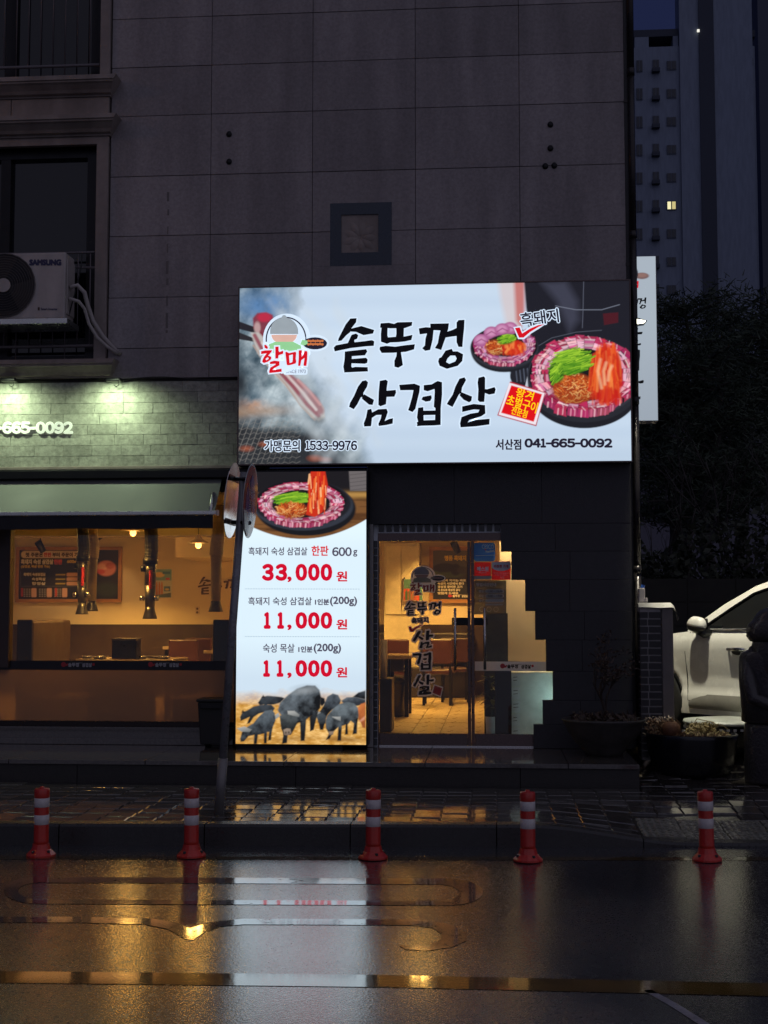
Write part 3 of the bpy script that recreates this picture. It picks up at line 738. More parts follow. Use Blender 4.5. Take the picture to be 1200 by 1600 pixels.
for i in range(n):
    a = lx0+(LX-lx0)*i/n; b = lx0+(LX-lx0)*(i+1)/n
    MB().box(a+0.001, b-0.001, CY, 0.0, zs[0]+0.001, z_up+0.35).build('cladding_panel', M_cladding, bld, bevel=0.002)
rx = at(874, 1000, 0.1)[0]
MB().box(rx, LX, 0.002, 0.38, PZ+0.001, BASEZ-0.01).build('corner_wall', M_joint, bld)
DX0 = at(583, 1000, 0)[0]
MB().box(DX0-0.02, rx-0.002, 0.002, 0.38, zs[0]+0.004, BASEZ-0.01).build('door_lintel', M_joint, bld)
# tiled reveal: strip above the door and a sliver down its left side
tz1, tz0 = at(690, 818.5, -0.02)[1], at(690, 830.5, -0.02)[1]
tx0, tx1 = at(590, 825, -0.02)[0], at(790, 825, -0.02)[0]
gb = MB().box(tx0-0.05, tx1, -0.008, 0.001, tz0-0.012, tz1); grout = gb.build('grout_bed', M_grout, bld)
x = tx0; tw = 0.0735
while x < tx1-0.03:
    MB().box(x+0.011, x+tw-0.011, -0.02, -0.009, tz0, tz1-0.002).build('wall_tile', M_glaze, grout); x += tw
sx0 = at(584, 1000, -0.02)[0]; sx1 = at(590, 1000, -0.02)[0]
MB().box(sx0, sx1, -0.008, 0.001, PZ+0.001, tz0-0.013).build('grout_bed', M_grout, bld)
z = PZ+0.01
while z < tz0-0.08:
    MB().box(sx0+0.002, sx1-0.002, -0.02, -0.009, z, z+0.064).build('wall_tile', M_glaze, grout); z += 0.072
MB().box(at(573.5, 1000, -0.1)[0], at(583, 1000, -0.1)[0], -0.10, 0.3, PZ+0.001, at(578, 819, -0.1)[1]).build('steel_jamb', mat('satin_jamb', (0.30, 0.29, 0.28), 0.35, 0.7), bld, bevel=0.004)
# wall pier between the window and the menu panel / door
MB().box(at(370, 1000, 0)[0], at(573, 1000, 0)[0], 0.0, 0.38, PZ+0.001, SB0-0.03).build('pier_wall', M_cladding, bld)
# ---- storefront glazing
SFX1 = at(366, 1000, 0.0)[0]
zs_t = at(170, 770, 0)[1]; zb_g = at(170, 1127, 0)[1]; zmid = at(170, 1040, 0)[1]
g1 = MB().box(-9, SFX1, 0.040, 0.050, zmid, zs_t).build('window_pane', M_glass, bld)
MB().box(-9, SFX1, 0.040, 0.050, zb_g, zmid-0.001).build('frosted_pane', M_film, bld)
st0, st1 = at(170, 1047, 0.03)[1], at(170, 1032.5, 0.03)[1]
band = MB().box(-9, SFX1, 0.034, 0.038, st0, st1).build('sticker_band', M_vinyl, bld)
MB().box(-9, SFX1, 0.0, 0.09, zb_g-0.05, zb_g-0.001).build('bottom_rail', M_frame, bld)
MB().box(SFX1+0.001, at(370, 1000, 0)[0]-0.001, 0.0, 0.10, PZ+0.16, zs_t).build('window_jamb', M_frame, bld)
MB().box(at(-6, 900, 0)[0], at(16, 900, 0)[0], -0.01, 0.10, zmid-0.02, zs_t).build('window_post', mat('brown_post', (0.05, 0.03, 0.025), 0.4), bld)
MB().box(-9, SFX1, -0.02, 0.30, PZ+0.001, zb_g-0.052).build('sill_plinth', M_plat, bld, bevel=0.005)
MB().box(-9, SFX1-0.12, -0.06, -0.021, PZ+0.001, PZ+0.06).build('plinth_foot', M_plat, bld, bevel=0.004)
MB().box(-9, SFX1+0.3, 0.0, 0.36, zs_t+0.001, SB0-0.022).build('window_head', M_frame, bld)
# logo strip stickers on the band
M_lt = mat('pale_print', (0.42, 0.40, 0.42), 0.5); M_rd = mat('red_print', (0.45, 0.03, 0.04), 0.5)
M_wt = mat('white_print', (0.70, 0.72, 0.76), 0.5); M_blk = mat('black_print', (0.012, 0.011, 0.014), 0.5)
def mini_logo(x0, yc, y, ink, parent, s=1.0):
    def P(q): return [(x0+a*s, yc+b*s) for a, b in q]
    circ = [(5.5+5*math.cos(t*0.5236), -0.5+5*math.sin(t*0.5236)) for t in range(12)]
    flat('printed_badge', [[P(circ)], [P([(8, 0), (15, -3), (13, 2.5), (8, 3)])]], y, M_rd, parent)
    text('lettering', '솥뚜껑', (x0+15*s, yc-3.6*s, x0+36*s, yc+4*s), y, ink, parent, 0.45*s, dirs=4)
    text('lettering', '흑돼지', (x0+36.5*s, yc-4.6*s, x0+43.5*s, yc-2.0*s), y, ink, parent)
    text('lettering', '삼겹살', (x0+43*s, yc-3.2*s, x0+62*s, yc+4.4*s), y, ink, parent, 0.45*s, dirs=4)
    flat('printed_seal', [[P([(63, -2.5), (67.5, -3.2), (68, 1.5), (63.6, 2.2)])]], y, M_rd, parent)
mini_logo(95, 1038.5, 0.0335, M_lt, band, 0.78); mini_logo(231, 1038.5, 0.0335, M_lt, band, 0.78); mini_logo(-45, 1038.5, 0.0335, M_lt, band, 0.78)
# ---- double glass door
GY = 0.03
def dz(py): return at(700, py, GY)[1]
def dx(px): return at(px, 1000, GY)[0]
door = MB()
door.box(dx(586), dx(592.5), 0.0, 0.10, PZ+0.001, dz(831)).box(dx(592.6), dx(872), 0.0, 0.10, dz(832.5)+0.0, dz(830.5))
dframe = door.build('door_frame', M_bronze, bld)
head = MB().box(dx(592.6), dx(872), -0.004, 0.099, dz(845.5), dz(832.6)).build('door_head', M_steel_dark if False else M_bronze, dframe)
def leaf(x0, x1, nm, hx):
    l = MB().box(dx(x0), dx(x1), GY-0.006, GY+0.006, dz(1146), dz(846.5)).build(nm, M_glass, bld)
    MB().box(dx(x0), dx(x1), GY-0.03, GY+0.03, dz(1165), dz(1146.2)).build('bottom_rail', M_bronze, l, bevel=0.003)
    return l
lf = leaf(593, 730.5, 'door_leaf', 711); rf = leaf(741.5, 871, 'door_leaf', 757)
MB().box(dx(730.8), dx(735.6), GY-0.035, GY+0.035, PZ+0.012, dz(846.5)).build('door_stile', M_bronze, lf, bevel=0.003)
MB().box(dx(736.4), dx(741.2), GY-0.035, GY+0.035, PZ+0.012, dz(846.5)).build('door_stile', M_bronze, rf, bevel=0.003)
MB().box(dx(593), dx(871), 0.0, 0.09, PZ+0.001, PZ+0.011).build('threshold', M_steel, dframe)
for lfx, hx, z1_, z0_ in ((lf, 711.5, 950, 1047), (rf, 757.5, 950, 1046)):
    h = MB().tube([(dx(hx), -0.05, dz(z0_)), (dx(hx), -0.05, dz(z1_))], 0.0135, 10).build('handle', M_steel, lfx, smooth=True)
    for zz in (z1_+12, z0_-12): MB().cyl((dx(hx), -0.05, dz(zz)), (dx(hx), GY, dz(zz)), 0.008, n=8).build('handle_mount', M_steel, h)
MB().box(dx(706), dx(733), GY-0.02, GY+0.02, dz(977), dz(965)).build('lock_box', M_black_metal, lf, bevel=0.004)
MB().box(dx(738.5), dx(762), GY-0.02, GY+0.02, dz(977), dz(965)).build('lock_box', M_black_metal, rf, bevel=0.004)
# ================================================================== BRUSH LETTERING (outlines in photo pixels)
def z1(*p): return [(515+x/5.4545, 485+y/5.4545) for x, y in p]
def z2(*p): return [(535+x/4.8, 575+y/4.8) for x, y in p]
def z3(*p): return [(400+x/12, 545+y/12) for x, y in p]
G = {}
G['sot'] = [[z1((178,72),(228,68),(223,100),(180,155),(172,185),(140,210),(100,255),(73,260),(80,238),(140,120))],
 [z1((172,160),(215,150),(270,136),(378,168),(368,195),(290,208),(225,180),(178,178))],
 [z1((225,200),(242,212),(232,240),(208,250),(210,275),(215,290),(160,310),(155,285),(180,230),(190,210))],
 [z1((38,318),(55,300),(160,280),(300,265),(360,256),(378,265),(374,300),(310,303),(180,318),(45,347))],
 [z1((132,352),(190,350),(183,480),(200,500),(200,522),(128,527),(120,480),(130,420))],
 [z1((150,350),(310,333),(318,350),(300,380),(180,388),(150,385))],
 [z1((170,418),(310,406),(322,420),(318,445),(300,452),(170,448))],
 [z1((150,500),(220,484),(322,486),(325,518),(150,526))]]
G['ttu'] = [[z1((437,112),(505,108),(550,118),(580,104),(703,100),(698,128),(640,148),(520,150),(432,145))],
 [z1((445,140),(492,150),(490,215),(500,240),(545,230),(545,258),(490,282),(440,265),(440,200))],
 [z1((570,140),(632,140),(628,235),(640,240),(625,260),(590,268),(560,262),(572,200))],
 [z1((500,232),(560,228),(640,225),(705,210),(695,250),(640,262),(580,268),(500,272))],
 [z1((432,312),(480,305),(560,312),(640,300),(725,290),(718,330),(650,350),(540,358),(445,360),(428,330))],
 [z1((575,350),(605,352),(615,420),(622,465),(585,486),(555,478),(555,430),(572,390))]]
G['kkeong'] = [[z1((762,155),(820,146),(862,148),(862,190),(770,202))],
 [z1((860,115),(1015,112),(1008,165),(985,170),(880,165),(862,160))],
 [z1((838,180),(860,150),(885,160),(875,250),(855,335),(815,342),(792,322),(815,300),(820,240))],
 [z1((950,160),(1008,160),(990,220),(975,260),(950,335),(900,320),(925,280),(935,220))],
 [z1((985,190),(1050,168),(1085,150),(1090,215),(1040,220),(985,230))],
 [z1((1100,85),(1148,82),(1143,160),(1135,230),(1130,310),(1100,308),(1085,270),(1085,160),(1085,105))],
 [z1((990,345),(1040,330),(1050,352),(1090,352),(1135,375),(1128,430),(1090,470),(1000,495),(940,470),(928,435),(935,410),(955,400)), z1((1030,385),(1070,385),(1083,410),(1070,435),(1020,455),(993,440),(1005,410))]]
G['sam'] = [[z2((150,100),(175,94),(190,108),(182,140),(155,185),(155,210),(135,220),(110,270),(85,307),(52,290),(60,262),(90,210),(120,140))],
 [z2((150,212),(165,200),(235,240),(225,275),(200,272),(150,230))],
 [z2((282,98),(325,90),(338,100),(330,150),(330,172),(398,166),(400,185),(388,213),(330,215),(325,270),(285,285),(272,275),(275,180))],
 [z2((190,315),(215,308),(222,340),(215,420),(212,435),(165,437),(163,415),(180,370))],
 [z2((215,340),(270,312),(330,308),(338,330),(325,370),(315,400),(350,385),(378,378),(375,415),(330,425),(275,433),(272,420),(290,380),(295,350),(255,350),(218,375))]]
G['gyeop'] = [[z2((428,128),(540,120),(580,135),(575,180),(560,240),(545,305),(525,328),(495,315),(505,290),(525,220),(535,165),(520,163),(435,165))],
 [z2((612,130),(670,125),(690,112),(690,155),(640,172),(612,165))],
 [z2((605,218),(665,206),(668,225),(658,245),(625,250),(595,235))],
 [z2((690,112),(715,100),(745,108),(745,200),(735,300),(735,425),(695,425),(700,300),(688,290),(695,180))],
 [z2((570,300),(605,295),(607,380),(607,400),(610,430),(560,435),(570,400),(562,370))],
 [z2((600,322),(700,320),(700,350),(600,352))],
 [z2((560,408),(610,395),(735,390),(735,425),(690,428),(565,432))]]
G['sal'] = [[z2((880,82),(915,72),(925,90),(895,145),(890,180),(870,200),(850,240),(825,290),(785,270),(800,245),(830,200),(850,140))],
 [z2((882,205),(890,182),(970,215),(965,245),(950,255),(910,235))],
 [z2((1022,75),(1060,65),(1068,75),(1068,160),(1085,162),(1140,145),(1147,160),(1140,190),(1100,197),(1068,185),(1062,252),(1030,252),(1018,240),(1022,160),(1017,110))],
 [z2((900,290),(985,272),(1068,280),(1070,340),(1040,360),(950,388),(938,410),(1000,392),(1103,382),(1100,422),(1000,435),(888,443),(885,415),(895,370),(960,345),(1020,335),(1030,312),(985,308),(900,328))]]
G['hal'] = [[[(380+x/8, 470+y/8) for x, y in ((262,552),(285,550),(310,580),(302,604),(268,588))]],
 [z3((95,45),(170,30),(300,25),(290,60),(230,130),(270,140),(290,165),(280,200),(230,240),(150,268),(115,245),(125,200),(150,150),(200,85),(95,100)), z3((180,190),(215,160),(240,175),(225,200),(190,215))],
 [z3((362,-40),(425,-42),(425,40),(440,60),(500,35),(515,55),(505,95),(425,120),(415,180),(362,185))],
 [z3((262,245),(340,222),(440,232),(440,310),(330,370),(310,400),(480,372),(482,430),(250,455),(245,420),(270,350),(360,300),(370,280),(300,285),(262,290))]]
G['mae'] = [[z3((548,65),(570,55),(620,80),(740,55),(755,75),(745,180),(755,240),(745,275),(640,305),(590,310),(575,290),(565,200)), z3((620,125),(690,105),(688,200),(680,250),(630,268))],
 [z3((800,30),(855,22),(862,60),(855,150),(890,110),(910,40),(955,42),(965,70),(960,200),(945,320),(900,322),(890,300),(910,170),(850,215),(830,320),(795,322),(790,300),(800,180))]]
def bbox(g):
    P = [p for lp in g for p in lp[0]]
    return min(p[0] for p in P), min(p[1] for p in P), max(p[0] for p in P), max(p[1] for p in P)
def fit(keys, box):
    "glyph loops moved and scaled so that the group fills the photo-pixel box"
    g = [lp for k in keys for lp in G[k]]; a, b, c, d = bbox(g); x0, y0, x1, y1 = box
    return [[[(x0+(p[0]-a)/(c-a)*(x1-x0), y0+(p[1]-b)/(d-b)*(y1-y0)) for p in l] for l in lp] for lp in g]
def brush(name, loops, y, ink, parent, halo=None, hw=0.0):
    if halo: flat('letter_outline', [[inflate(lp[0], hw)] for lp in loops], y+0.0004, halo, parent)
    return flat(name, loops, y-0.003, ink, parent)
def fill_holes(loops, y, m, parent): pass
# ================================================================== BIG LIGHTBOX SIGN
SY = -0.25
sx0, sx1 = at(373.5, 600, SY)[0], at(985, 600, SY)[0]; sz0, sz1 = at(680, 722.5, SY)[1], at(680, 444.5, SY)[1]
sign = thing('shop_sign', ((sx0+sx1)/2, -0.1, sz0), 'wide glowing lightbox sign with black brush lettering, smoke and pans of meat above the door', 'lightbox sign')
MB().box(sx0-0.012, sx1+0.012, SY+0.006, -0.005, sz0-0.012, sz1+0.012).build('cabinet', M_black_metal, sign, bevel=0.004)
fr = MB(); t = 0.012
fr.box(sx0-0.013, sx1+0.013, SY-0.008, SY+0.005, sz1+0.001, sz1+0.001+t).box(sx0-0.013, sx1+0.013, SY-0.008, SY+0.005, sz0-0.001-t, sz0-0.001)
fr.box(sx0-0.013, sx0-0.001, SY-0.008, SY+0.005, sz0-0.001, sz1+0.001).box(sx1+0.001, sx1+0.013, SY-0.008, SY+0.005, sz0-0.001, sz1+0.001)
fr.build('edge_frame', M_bronze, sign)
cv = Canvas(sx0, sx1, sz0, sz1, SY, 0.0058)
X, Y = cv.PX, cv.PY
cv.fill((186, 204, 224))
cv.mix(0.55*np.exp(-((Y-560)/75)**2)*np.exp(-((X-620)/260)**2), (205, 222, 240))
cv.mix(0.22*(0.5+0.5*np.cos((Y-455)/34*2*np.pi)), (206, 222, 238))
cv.mix(0.35*np.clip((Y-660)/60, 0, 1), (172, 190, 208))
# smoke field on the left
n1 = fbm(X, Y, 70, 1, 6); n2 = fbm(X+40*n1, Y*0.7-60*n1, 38, 2, 6); n3 = fbm(X+Y*0.5, Y-X*0.35, 16, 3, 5)
edge = 468+np.clip((Y-540)/180, 0, 1)**1.2*95+42*(n1-0.5)*2+16*(n2-0.5)*2
sm_ = np.clip((edge+28-X)/62, 0, 1)
base = np.stack([np.clip(118+120*(n2-0.5)+70*(n3-0.5)+50*(n1-.5), 40, 215), np.clip(134+118*(n2-0.5)+64*(n3-0.5)+52*(n1-.5), 48, 222), np.clip(143+112*(n2-0.5)+60*(n3-0.5)+55*(n1-.5), 55, 228)], -1)
bl = ((base/255+0.055)/1.055)**2.4
cv.C = cv.C*(1-sm_[..., None])+bl*sm_[..., None]
cv.mix(sm_*np.exp(-(((X-415)/45)**2+((Y-478)/26)**2))*0.8*(0.5+n2), (86, 132, 186))
cv.mix(sm_*np.clip((X-430)/40, 0, 1)*np.clip((500-Y)/50, 0, 1)*np.clip((n3-0.42)*4, 0, 1)*0.6, (58, 66, 66))
cv.mix(sm_*np.exp(-((X-374)/16)**2)*np.exp(-((Y-600)/26)**2)*0.9, (20, 22, 26))
cv.mix(np.exp(-((X-374)/9)**2)*np.clip((Y-450)/200, 0, 1)*0.5, (30, 34, 40))
# charcoal grill at the bottom left
gm = np.clip((Y-650-14*(n1-0.5)*2-(X-373)*0.05)/30, 0, 1)*np.clip((560+(Y-700)*0.9-X)/60, 0, 1)
cv.mix(gm*0.93, (34, 34, 36))
cv.mix(np.exp(-((Y-644-(X-380)*-0.05)/9)**2)*np.clip((480-X)/60, 0, 1)*0.55, (176, 142, 112))
cv.mix(np.exp(-(((X-398)/20)**2+((Y-632)/8)**2))*0.5*n3*2, (190, 130, 80))
for k in range(15):
    x0_ = 352+k*8.6; cv.stroke([(x0_+14, 655), (x0_-12, 722)], 0.9, (150, 146, 140), 0.5*max(0.15, 1-max(0, x0_-400)/90))
for k in range(9):
    y0_ = 662+k*8; cv.stroke([(373+i*6, y0_+(1.6 if i % 2 else -1.2)-i*0.25) for i in range(17)], 0.9, (140, 136, 132), 0.4)
for cx_, cy_, r_ in ((385, 701, 8), (492, 716, 9), (508, 718, 6), (414, 694, 7)): cv.ell(cx_, cy_, r_, r_*0.45, (190, 92, 48), 0.5, 6)
for k in range(14):      # wisps
    x0_ = 420+k*11; pts = [(x0_+10*math.sin(i*0.9+k)+i*(2.2+0.3*(k % 4)), 470+k % 5*18+i*13) for i in range(14)]
    cv.stroke(pts, 6+4*(k % 3), (200, 209, 215), 0.22, 12)
for k in range(7):
    x0_ = 500+k*10; pts = [(x0_+8*math.sin(i*0.8+k*1.7), 640+i*8) for i in range(11)]
    cv.stroke(pts, 9, (206, 216, 224), 0.22, 14)
# chopsticks, pork strip
cv.poly([(373, 502), (404, 513), (412, 524), (373, 514)], (34, 32, 38)); cv.poly([(373, 519), (396, 528), (402, 535), (373, 530)], (40, 38, 42))
cv.poly([(395, 497), (402, 489), (416, 488), (426, 492), (430, 510), (418, 534), (404, 524), (396, 512)], (122, 44, 58), 0.95, 3)
cv.ell(413, 496, 11, 7, (182, 40, 66), 0.95, 4); cv.ell(402, 512, 5, 9, (196, 168, 168), 0.7, 3)
belly = [(392, 520), (404, 519), (420, 536), (436, 560), (456, 588), (486, 612), (506, 636), (508, 652), (498, 658), (486, 652), (468, 628), (448, 606), (424, 580), (402, 552)]
cv.poly(belly, (186, 180, 176), 0.95, 3)
cv.stroke([(398, 524), (412, 550), (436, 580), (458, 604), (480, 632), (498, 650)], 6, (138, 62, 76), 0.9, 3)
cv.stroke([(452, 590), (472, 606), (492, 626), (500, 642)], 13, (140, 64, 76), 0.8, 5); cv.stroke([(466, 594), (484, 612), (500, 632)], 4, (206, 150, 148), 0.7, 3)
cv.stroke([(410, 536), (430, 562), (452, 590), (474, 614), (494, 640)], 4, (214, 202, 200), 0.8, 3)
cv.stroke([(396, 540), (420, 572), (446, 600), (470, 634), (492, 656)], 3, (170, 150, 140), 0.8, 2); cv.ell(499, 656, 8, 5, (66, 60, 56), 0.6, 5)
for k in range(10): cv.stroke([(470+k*7+6*math.sin(i+k), 590+k*4+i*9) for i in range(9)], 6, (178, 190, 196), 0.18, 7)
# arm and black apron, top right
cv.poly([(778, 438), (818, 436), (818, 470), (812, 512), (800, 520), (790, 505), (783, 470)], (206, 190, 190), 0.75, 10)
cv.poly([(803, 438), (820, 436), (820, 490), (814, 514), (806, 500)], (186, 92, 84), 0.85, 7)
cv.poly([(818, 430), (1000, 430), (1000, 600), (930, 640), (842, 640), (800, 605), (796, 572), (830, 545), (822, 480)], (24, 24, 32), 1, 3)
cv.poly([(846, 441), (884, 439), (902, 470), (904, 500), (890, 518), (870, 470)], (72, 74, 92), 0.55, 14)
cv.stroke([(868, 478), (900, 484), (940, 484), (968, 476)], 1.2, (120, 126, 142), 0.8); cv.stroke([(912, 438), (911, 484), (910, 512)], 1.1, (96, 100, 116), 0.7)
cv.poly([(942, 490), (966, 488), (966, 504), (944, 508)], (74, 18, 26), 0.9)
cv.stroke([(842, 540), (862, 528), (900, 519), (940, 516)], 1.0, (98, 104, 118), 0.6)
cv.ell(815, 588, 18, 14, (28, 29, 36), 1); 
for k in range(5): cv.stroke([(806+k*6, 576), (808+k*6, 596)], 2, (96, 104, 122), 0.5)
cv.poly([(824, 588), (829, 606), (820, 606)], (196, 202, 214), 0.9)
# pans of meat
pr2 = random.Random(21)
def meat_ring(cv, cx, cy, rx, ry, ri, n, thick, red=(176, 44, 84), pale=(230, 182, 196), mid=(206, 110, 142), a0=0, a1=360):
    ang = [a0]; w = [pr2.uniform(0.7, 1.35) for _ in range(n)]; tot = sum(w)
    for v in w: ang.append(ang[-1]+(a1-a0)*v/tot)
    for k in range(n):
        t0 = math.radians(ang[k]); t1 = math.radians(ang[k+1]-0.5); j = pr2.uniform(-0.035, 0.045); sk = pr2.uniform(-0.02, 0.02)
        def P(t, f): return (cx+rx*f*math.cos(t), cy+ry*f*math.sin(t))
        dd = thick*max(0, math.sin((t0+t1)/2)); o0, o1 = P(t0, 1.0+j+sk), P(t1, 1.0+j-sk)
        sd = tuple(v+pr2.uniform(-14, 14) for v in (158, 52, 84)); cv.poly([o0, o1, (o1[0]-0.5, o1[1]+dd), (o0[0]+0.5, o0[1]+dd)], sd, 1, 1.4)
        m_ = pr2.uniform(0.85, 1.1); bands = [(1.0+j, red)]; f = 1.0+j
        while f > ri+0.03:
            f -= pr2.uniform(0.035, 0.075); bands.append((max(f, ri), pr2.choice([pale, mid, pale, red, (222, 150, 170)])))
        bands.append((ri, pale)); prev = bands[0]
        for f, c in bands[1:]:
            c2 = tuple(max(0, min(255, v*m_+pr2.uniform(-10, 10))) for v in prev[1]); e_ = pr2.uniform(-0.014, 0.014)
            cv.poly([P(t0, prev[0]+sk), P(t1, prev[0]-sk), P(t1, f-e_), P((t0+t1)/2, f+e_*1.5), P(t0, f+e_)], c2, 0.95, 1.6); prev = (f, c)
        if dd > 2:
            for q in range(2): cv.stroke([(o0[0]+(o1[0]-o0[0])*(0.25+0.4*q), (o0[1]+o1[1])/2+1), (o0[0]+(o1[0]-o0[0])*(0.3+0.4*q), (o0[1]+o1[1])/2+dd-1)], pr2.uniform(1.5, 3), pr2.choice([(224, 150, 172), (206, 100, 132), (236, 186, 196)]), 0.7, 1.6)
        cv.stroke([P(t0, 1.0), P(t0, ri+0.04)], 0.6, (120, 48, 74), 0.35, 1.2)
        cv.stroke([P(t0+0.3*(t1-t0), 0.98), P(t0+0.6*(t1-t0), 0.9)], 1.4, (246, 214, 222), 0.5, 1.5)
def clump(x0, y0, x1, y1):
    a = pr2.uniform(0, 6.283); r = math.sqrt(pr2.uniform(0, 1)); return (x0+x1)/2+(x1-x0)/2*r*math.cos(a), (y0+y1)/2+(y1-y0)/2*r*math.sin(a)
def chives(cv, x0, y0, x1, y1, n, tilt=-0.35):
    cv.ell((x0+x1)/2, (y0+y1)/2, (x1-x0)/2, (y1-y0)/2, (46, 92, 14), 1, 4, tilt*0.5)
    for k in range(n):
        x, y = clump(x0+3, y0+2, x1-3, y1-2); l = (x1-x0)*pr2.uniform(0.22, 0.5); t = tilt*pr2.uniform(0.2, 1.5)
        v = (y-y0)/(y1-y0); g = max(0, min(1, pr2.uniform(0, 1)*0.8+0.3-0.35*v)); c = (50+120*g, 112+98*g, 10+44*g)
        cv.stroke([(x-l/2, y-t*l/2), (x+l/2*0.2, y+t*l*0.06-0.8), (x+l/2, y+t*l/2)], pr2.uniform(1.3, 2.4), c, 0.95, 0.9)
def kimchi(cv, x0, y0, x1, y1, n):
    cx_ = (x0+x1)/2; cv.ell(cx_, (y0+y1)/2, (x1-x0)/2, (y1-y0)/2, (196, 46, 14), 1, 4)
    for k in range(n):
        x, y = clump(x0, y0, x1, y1*0.75+y0*0.25); l = (y1-y0)*pr2.uniform(0.15, 0.4); s = (x-cx_)*0.3
        v = (y-y0)/(y1-y0); c = pr2.choice([(226, 84, 28), (234, 112, 38), (206, 46, 16), (178, 24, 10), (216, 64, 22), (238, 140, 70), (190, 30, 12)])
        if v > 0.6: c = (c[0]*0.9, c[1]*0.6, c[2]*0.7)
        cv.stroke([(x-s*0.3, y-l*0.3), (x+pr2.uniform(-2.5, 2.5), y+l*0.3), (x+s*0.4, min(y1, y+l))], pr2.uniform(2, 5), c, 0.6, 2.2)
def sprouts(cv, cx, cy, rx, ry, n):
    cv.ell(cx, cy, rx, ry, (150, 60, 18), 1, 4)
    for k in range(n):
        x, y = clump(cx-rx*0.95, cy-ry*0.95, cx+rx*0.95, cy+ry*0.95); a = pr2.uniform(0, 3.14); l = pr2.uniform(2, 7); v = (y-cy)/ry
        c = pr2.choice([(210, 108, 40), (222, 146, 76), (184, 68, 20), (140, 46, 14), (232, 176, 108), (200, 90, 30)]); m_ = 1.0-0.22*max(0, v)
        cv.stroke([(x-l*math.cos(a), y-l*math.sin(a)*0.6), (x+pr2.uniform(-2, 2), y+pr2.uniform(-2, 2)), (x+l*math.cos(a+0.7), y+l*math.sin(a+0.7)*0.6)], 1.2, tuple(v_*m_ for v_ in c), 0.85, 0.9)
def pan(cv, cx, cy, rx, ry, depth, rim=(44, 46, 54)):
    cv.ell(cx, cy+depth, rx*1.03, ry*1.02, (24, 25, 30), 1, 1.5); cv.ell(cx, cy+depth*0.55, rx*1.05, ry*1.03, (34, 36, 42), 1, 1.5)
    cv.ell(cx, cy+2, rx*1.06, ry*1.04, rim, 1, 1.5); cv.ell(cx, cy, rx*1.03, ry*1.0, (14, 13, 16), 1, 1.5)
# small pan
pan(cv, 788, 541, 50, 31, 9)
meat_ring(cv, 789, 538, 48, 30, 0.62, 18, 5, (150, 44, 100), (214, 158, 190), (186, 96, 146), -50, 200)
for cx_, cy_ in ((752, 532), (768, 520), (797, 513), (785, 515)):
    cv.ell(cx_, cy_, 12, 10, (166, 92, 140), 1, 2); cv.ell(cx_-1, cy_-1, 8, 6, (206, 146, 184), 0.8, 4); cv.stroke([(cx_-8, cy_+3), (cx_, cy_-2), (cx_+8, cy_+2)], 2, (140, 60, 110), 0.7)
cv.ell(790, 540, 30, 17, (30, 22, 20), 1, 2)
sprouts(cv, 774, 543, 15, 12, 60); kimchi(cv, 786, 532, 820, 555, 50); chives(cv, 778, 522, 805, 538, 46, -0.3)
# large pan
pan(cv, 913, 586, 84, 60, 22)
cv.poly([(838, 612), (990, 600), (1000, 700), (900, 690)], (186, 204, 224), 0.0)
meat_ring(cv, 912, 583, 82, 59, 0.66, 30, 12)
cv.ell(912, 586, 55, 41, (20, 16, 16), 1, 2)
sprouts(cv, 897, 607, 34, 24, 220); kimchi(cv, 922, 540, 972, 632, 170); cv.ell(952, 618, 20, 12, (190, 24, 12), 0.6, 6)
for k in range(3): cv.stroke([(938+k*9, 562+k*5), (934+k*9, 580), (940+k*5, 606-k*6)], 4.5, (244, 206, 160), 0.45, 3.5)
chives(cv, 864, 544, 922, 586, 150, -0.35); chives(cv, 858, 570, 880, 598, 40, -1.2)
# red corner stamp with white border
cv.poly([(797, 596), (852, 613), (838, 666), (777, 649)], (170, 24, 44)); cv.poly([(796, 598), (851, 614), (837, 664), (779, 648)], (232, 222, 230)); cv.poly([(799, 602), (847, 616), (834, 659), (783, 645)], (214, 6, 14))
cv.build('backlit_face', M_print_lit, sign)
# lettering laid on the face
LY = SY-0.002
for k, nm in (('sot', 'brush_letter'), ('ttu', 'brush_letter'), ('kkeong', 'brush_letter'), ('sam', 'brush_letter'), ('gyeop', 'brush_letter'), ('sal', 'brush_letter')):
    brush(nm, [[inflate(l, 0.5 if q == 0 else -0.4) if q == 0 else l for q, l in enumerate(lp)] for lp in G[k]], LY, M_vinyl, sign, M_halo, 1.9)
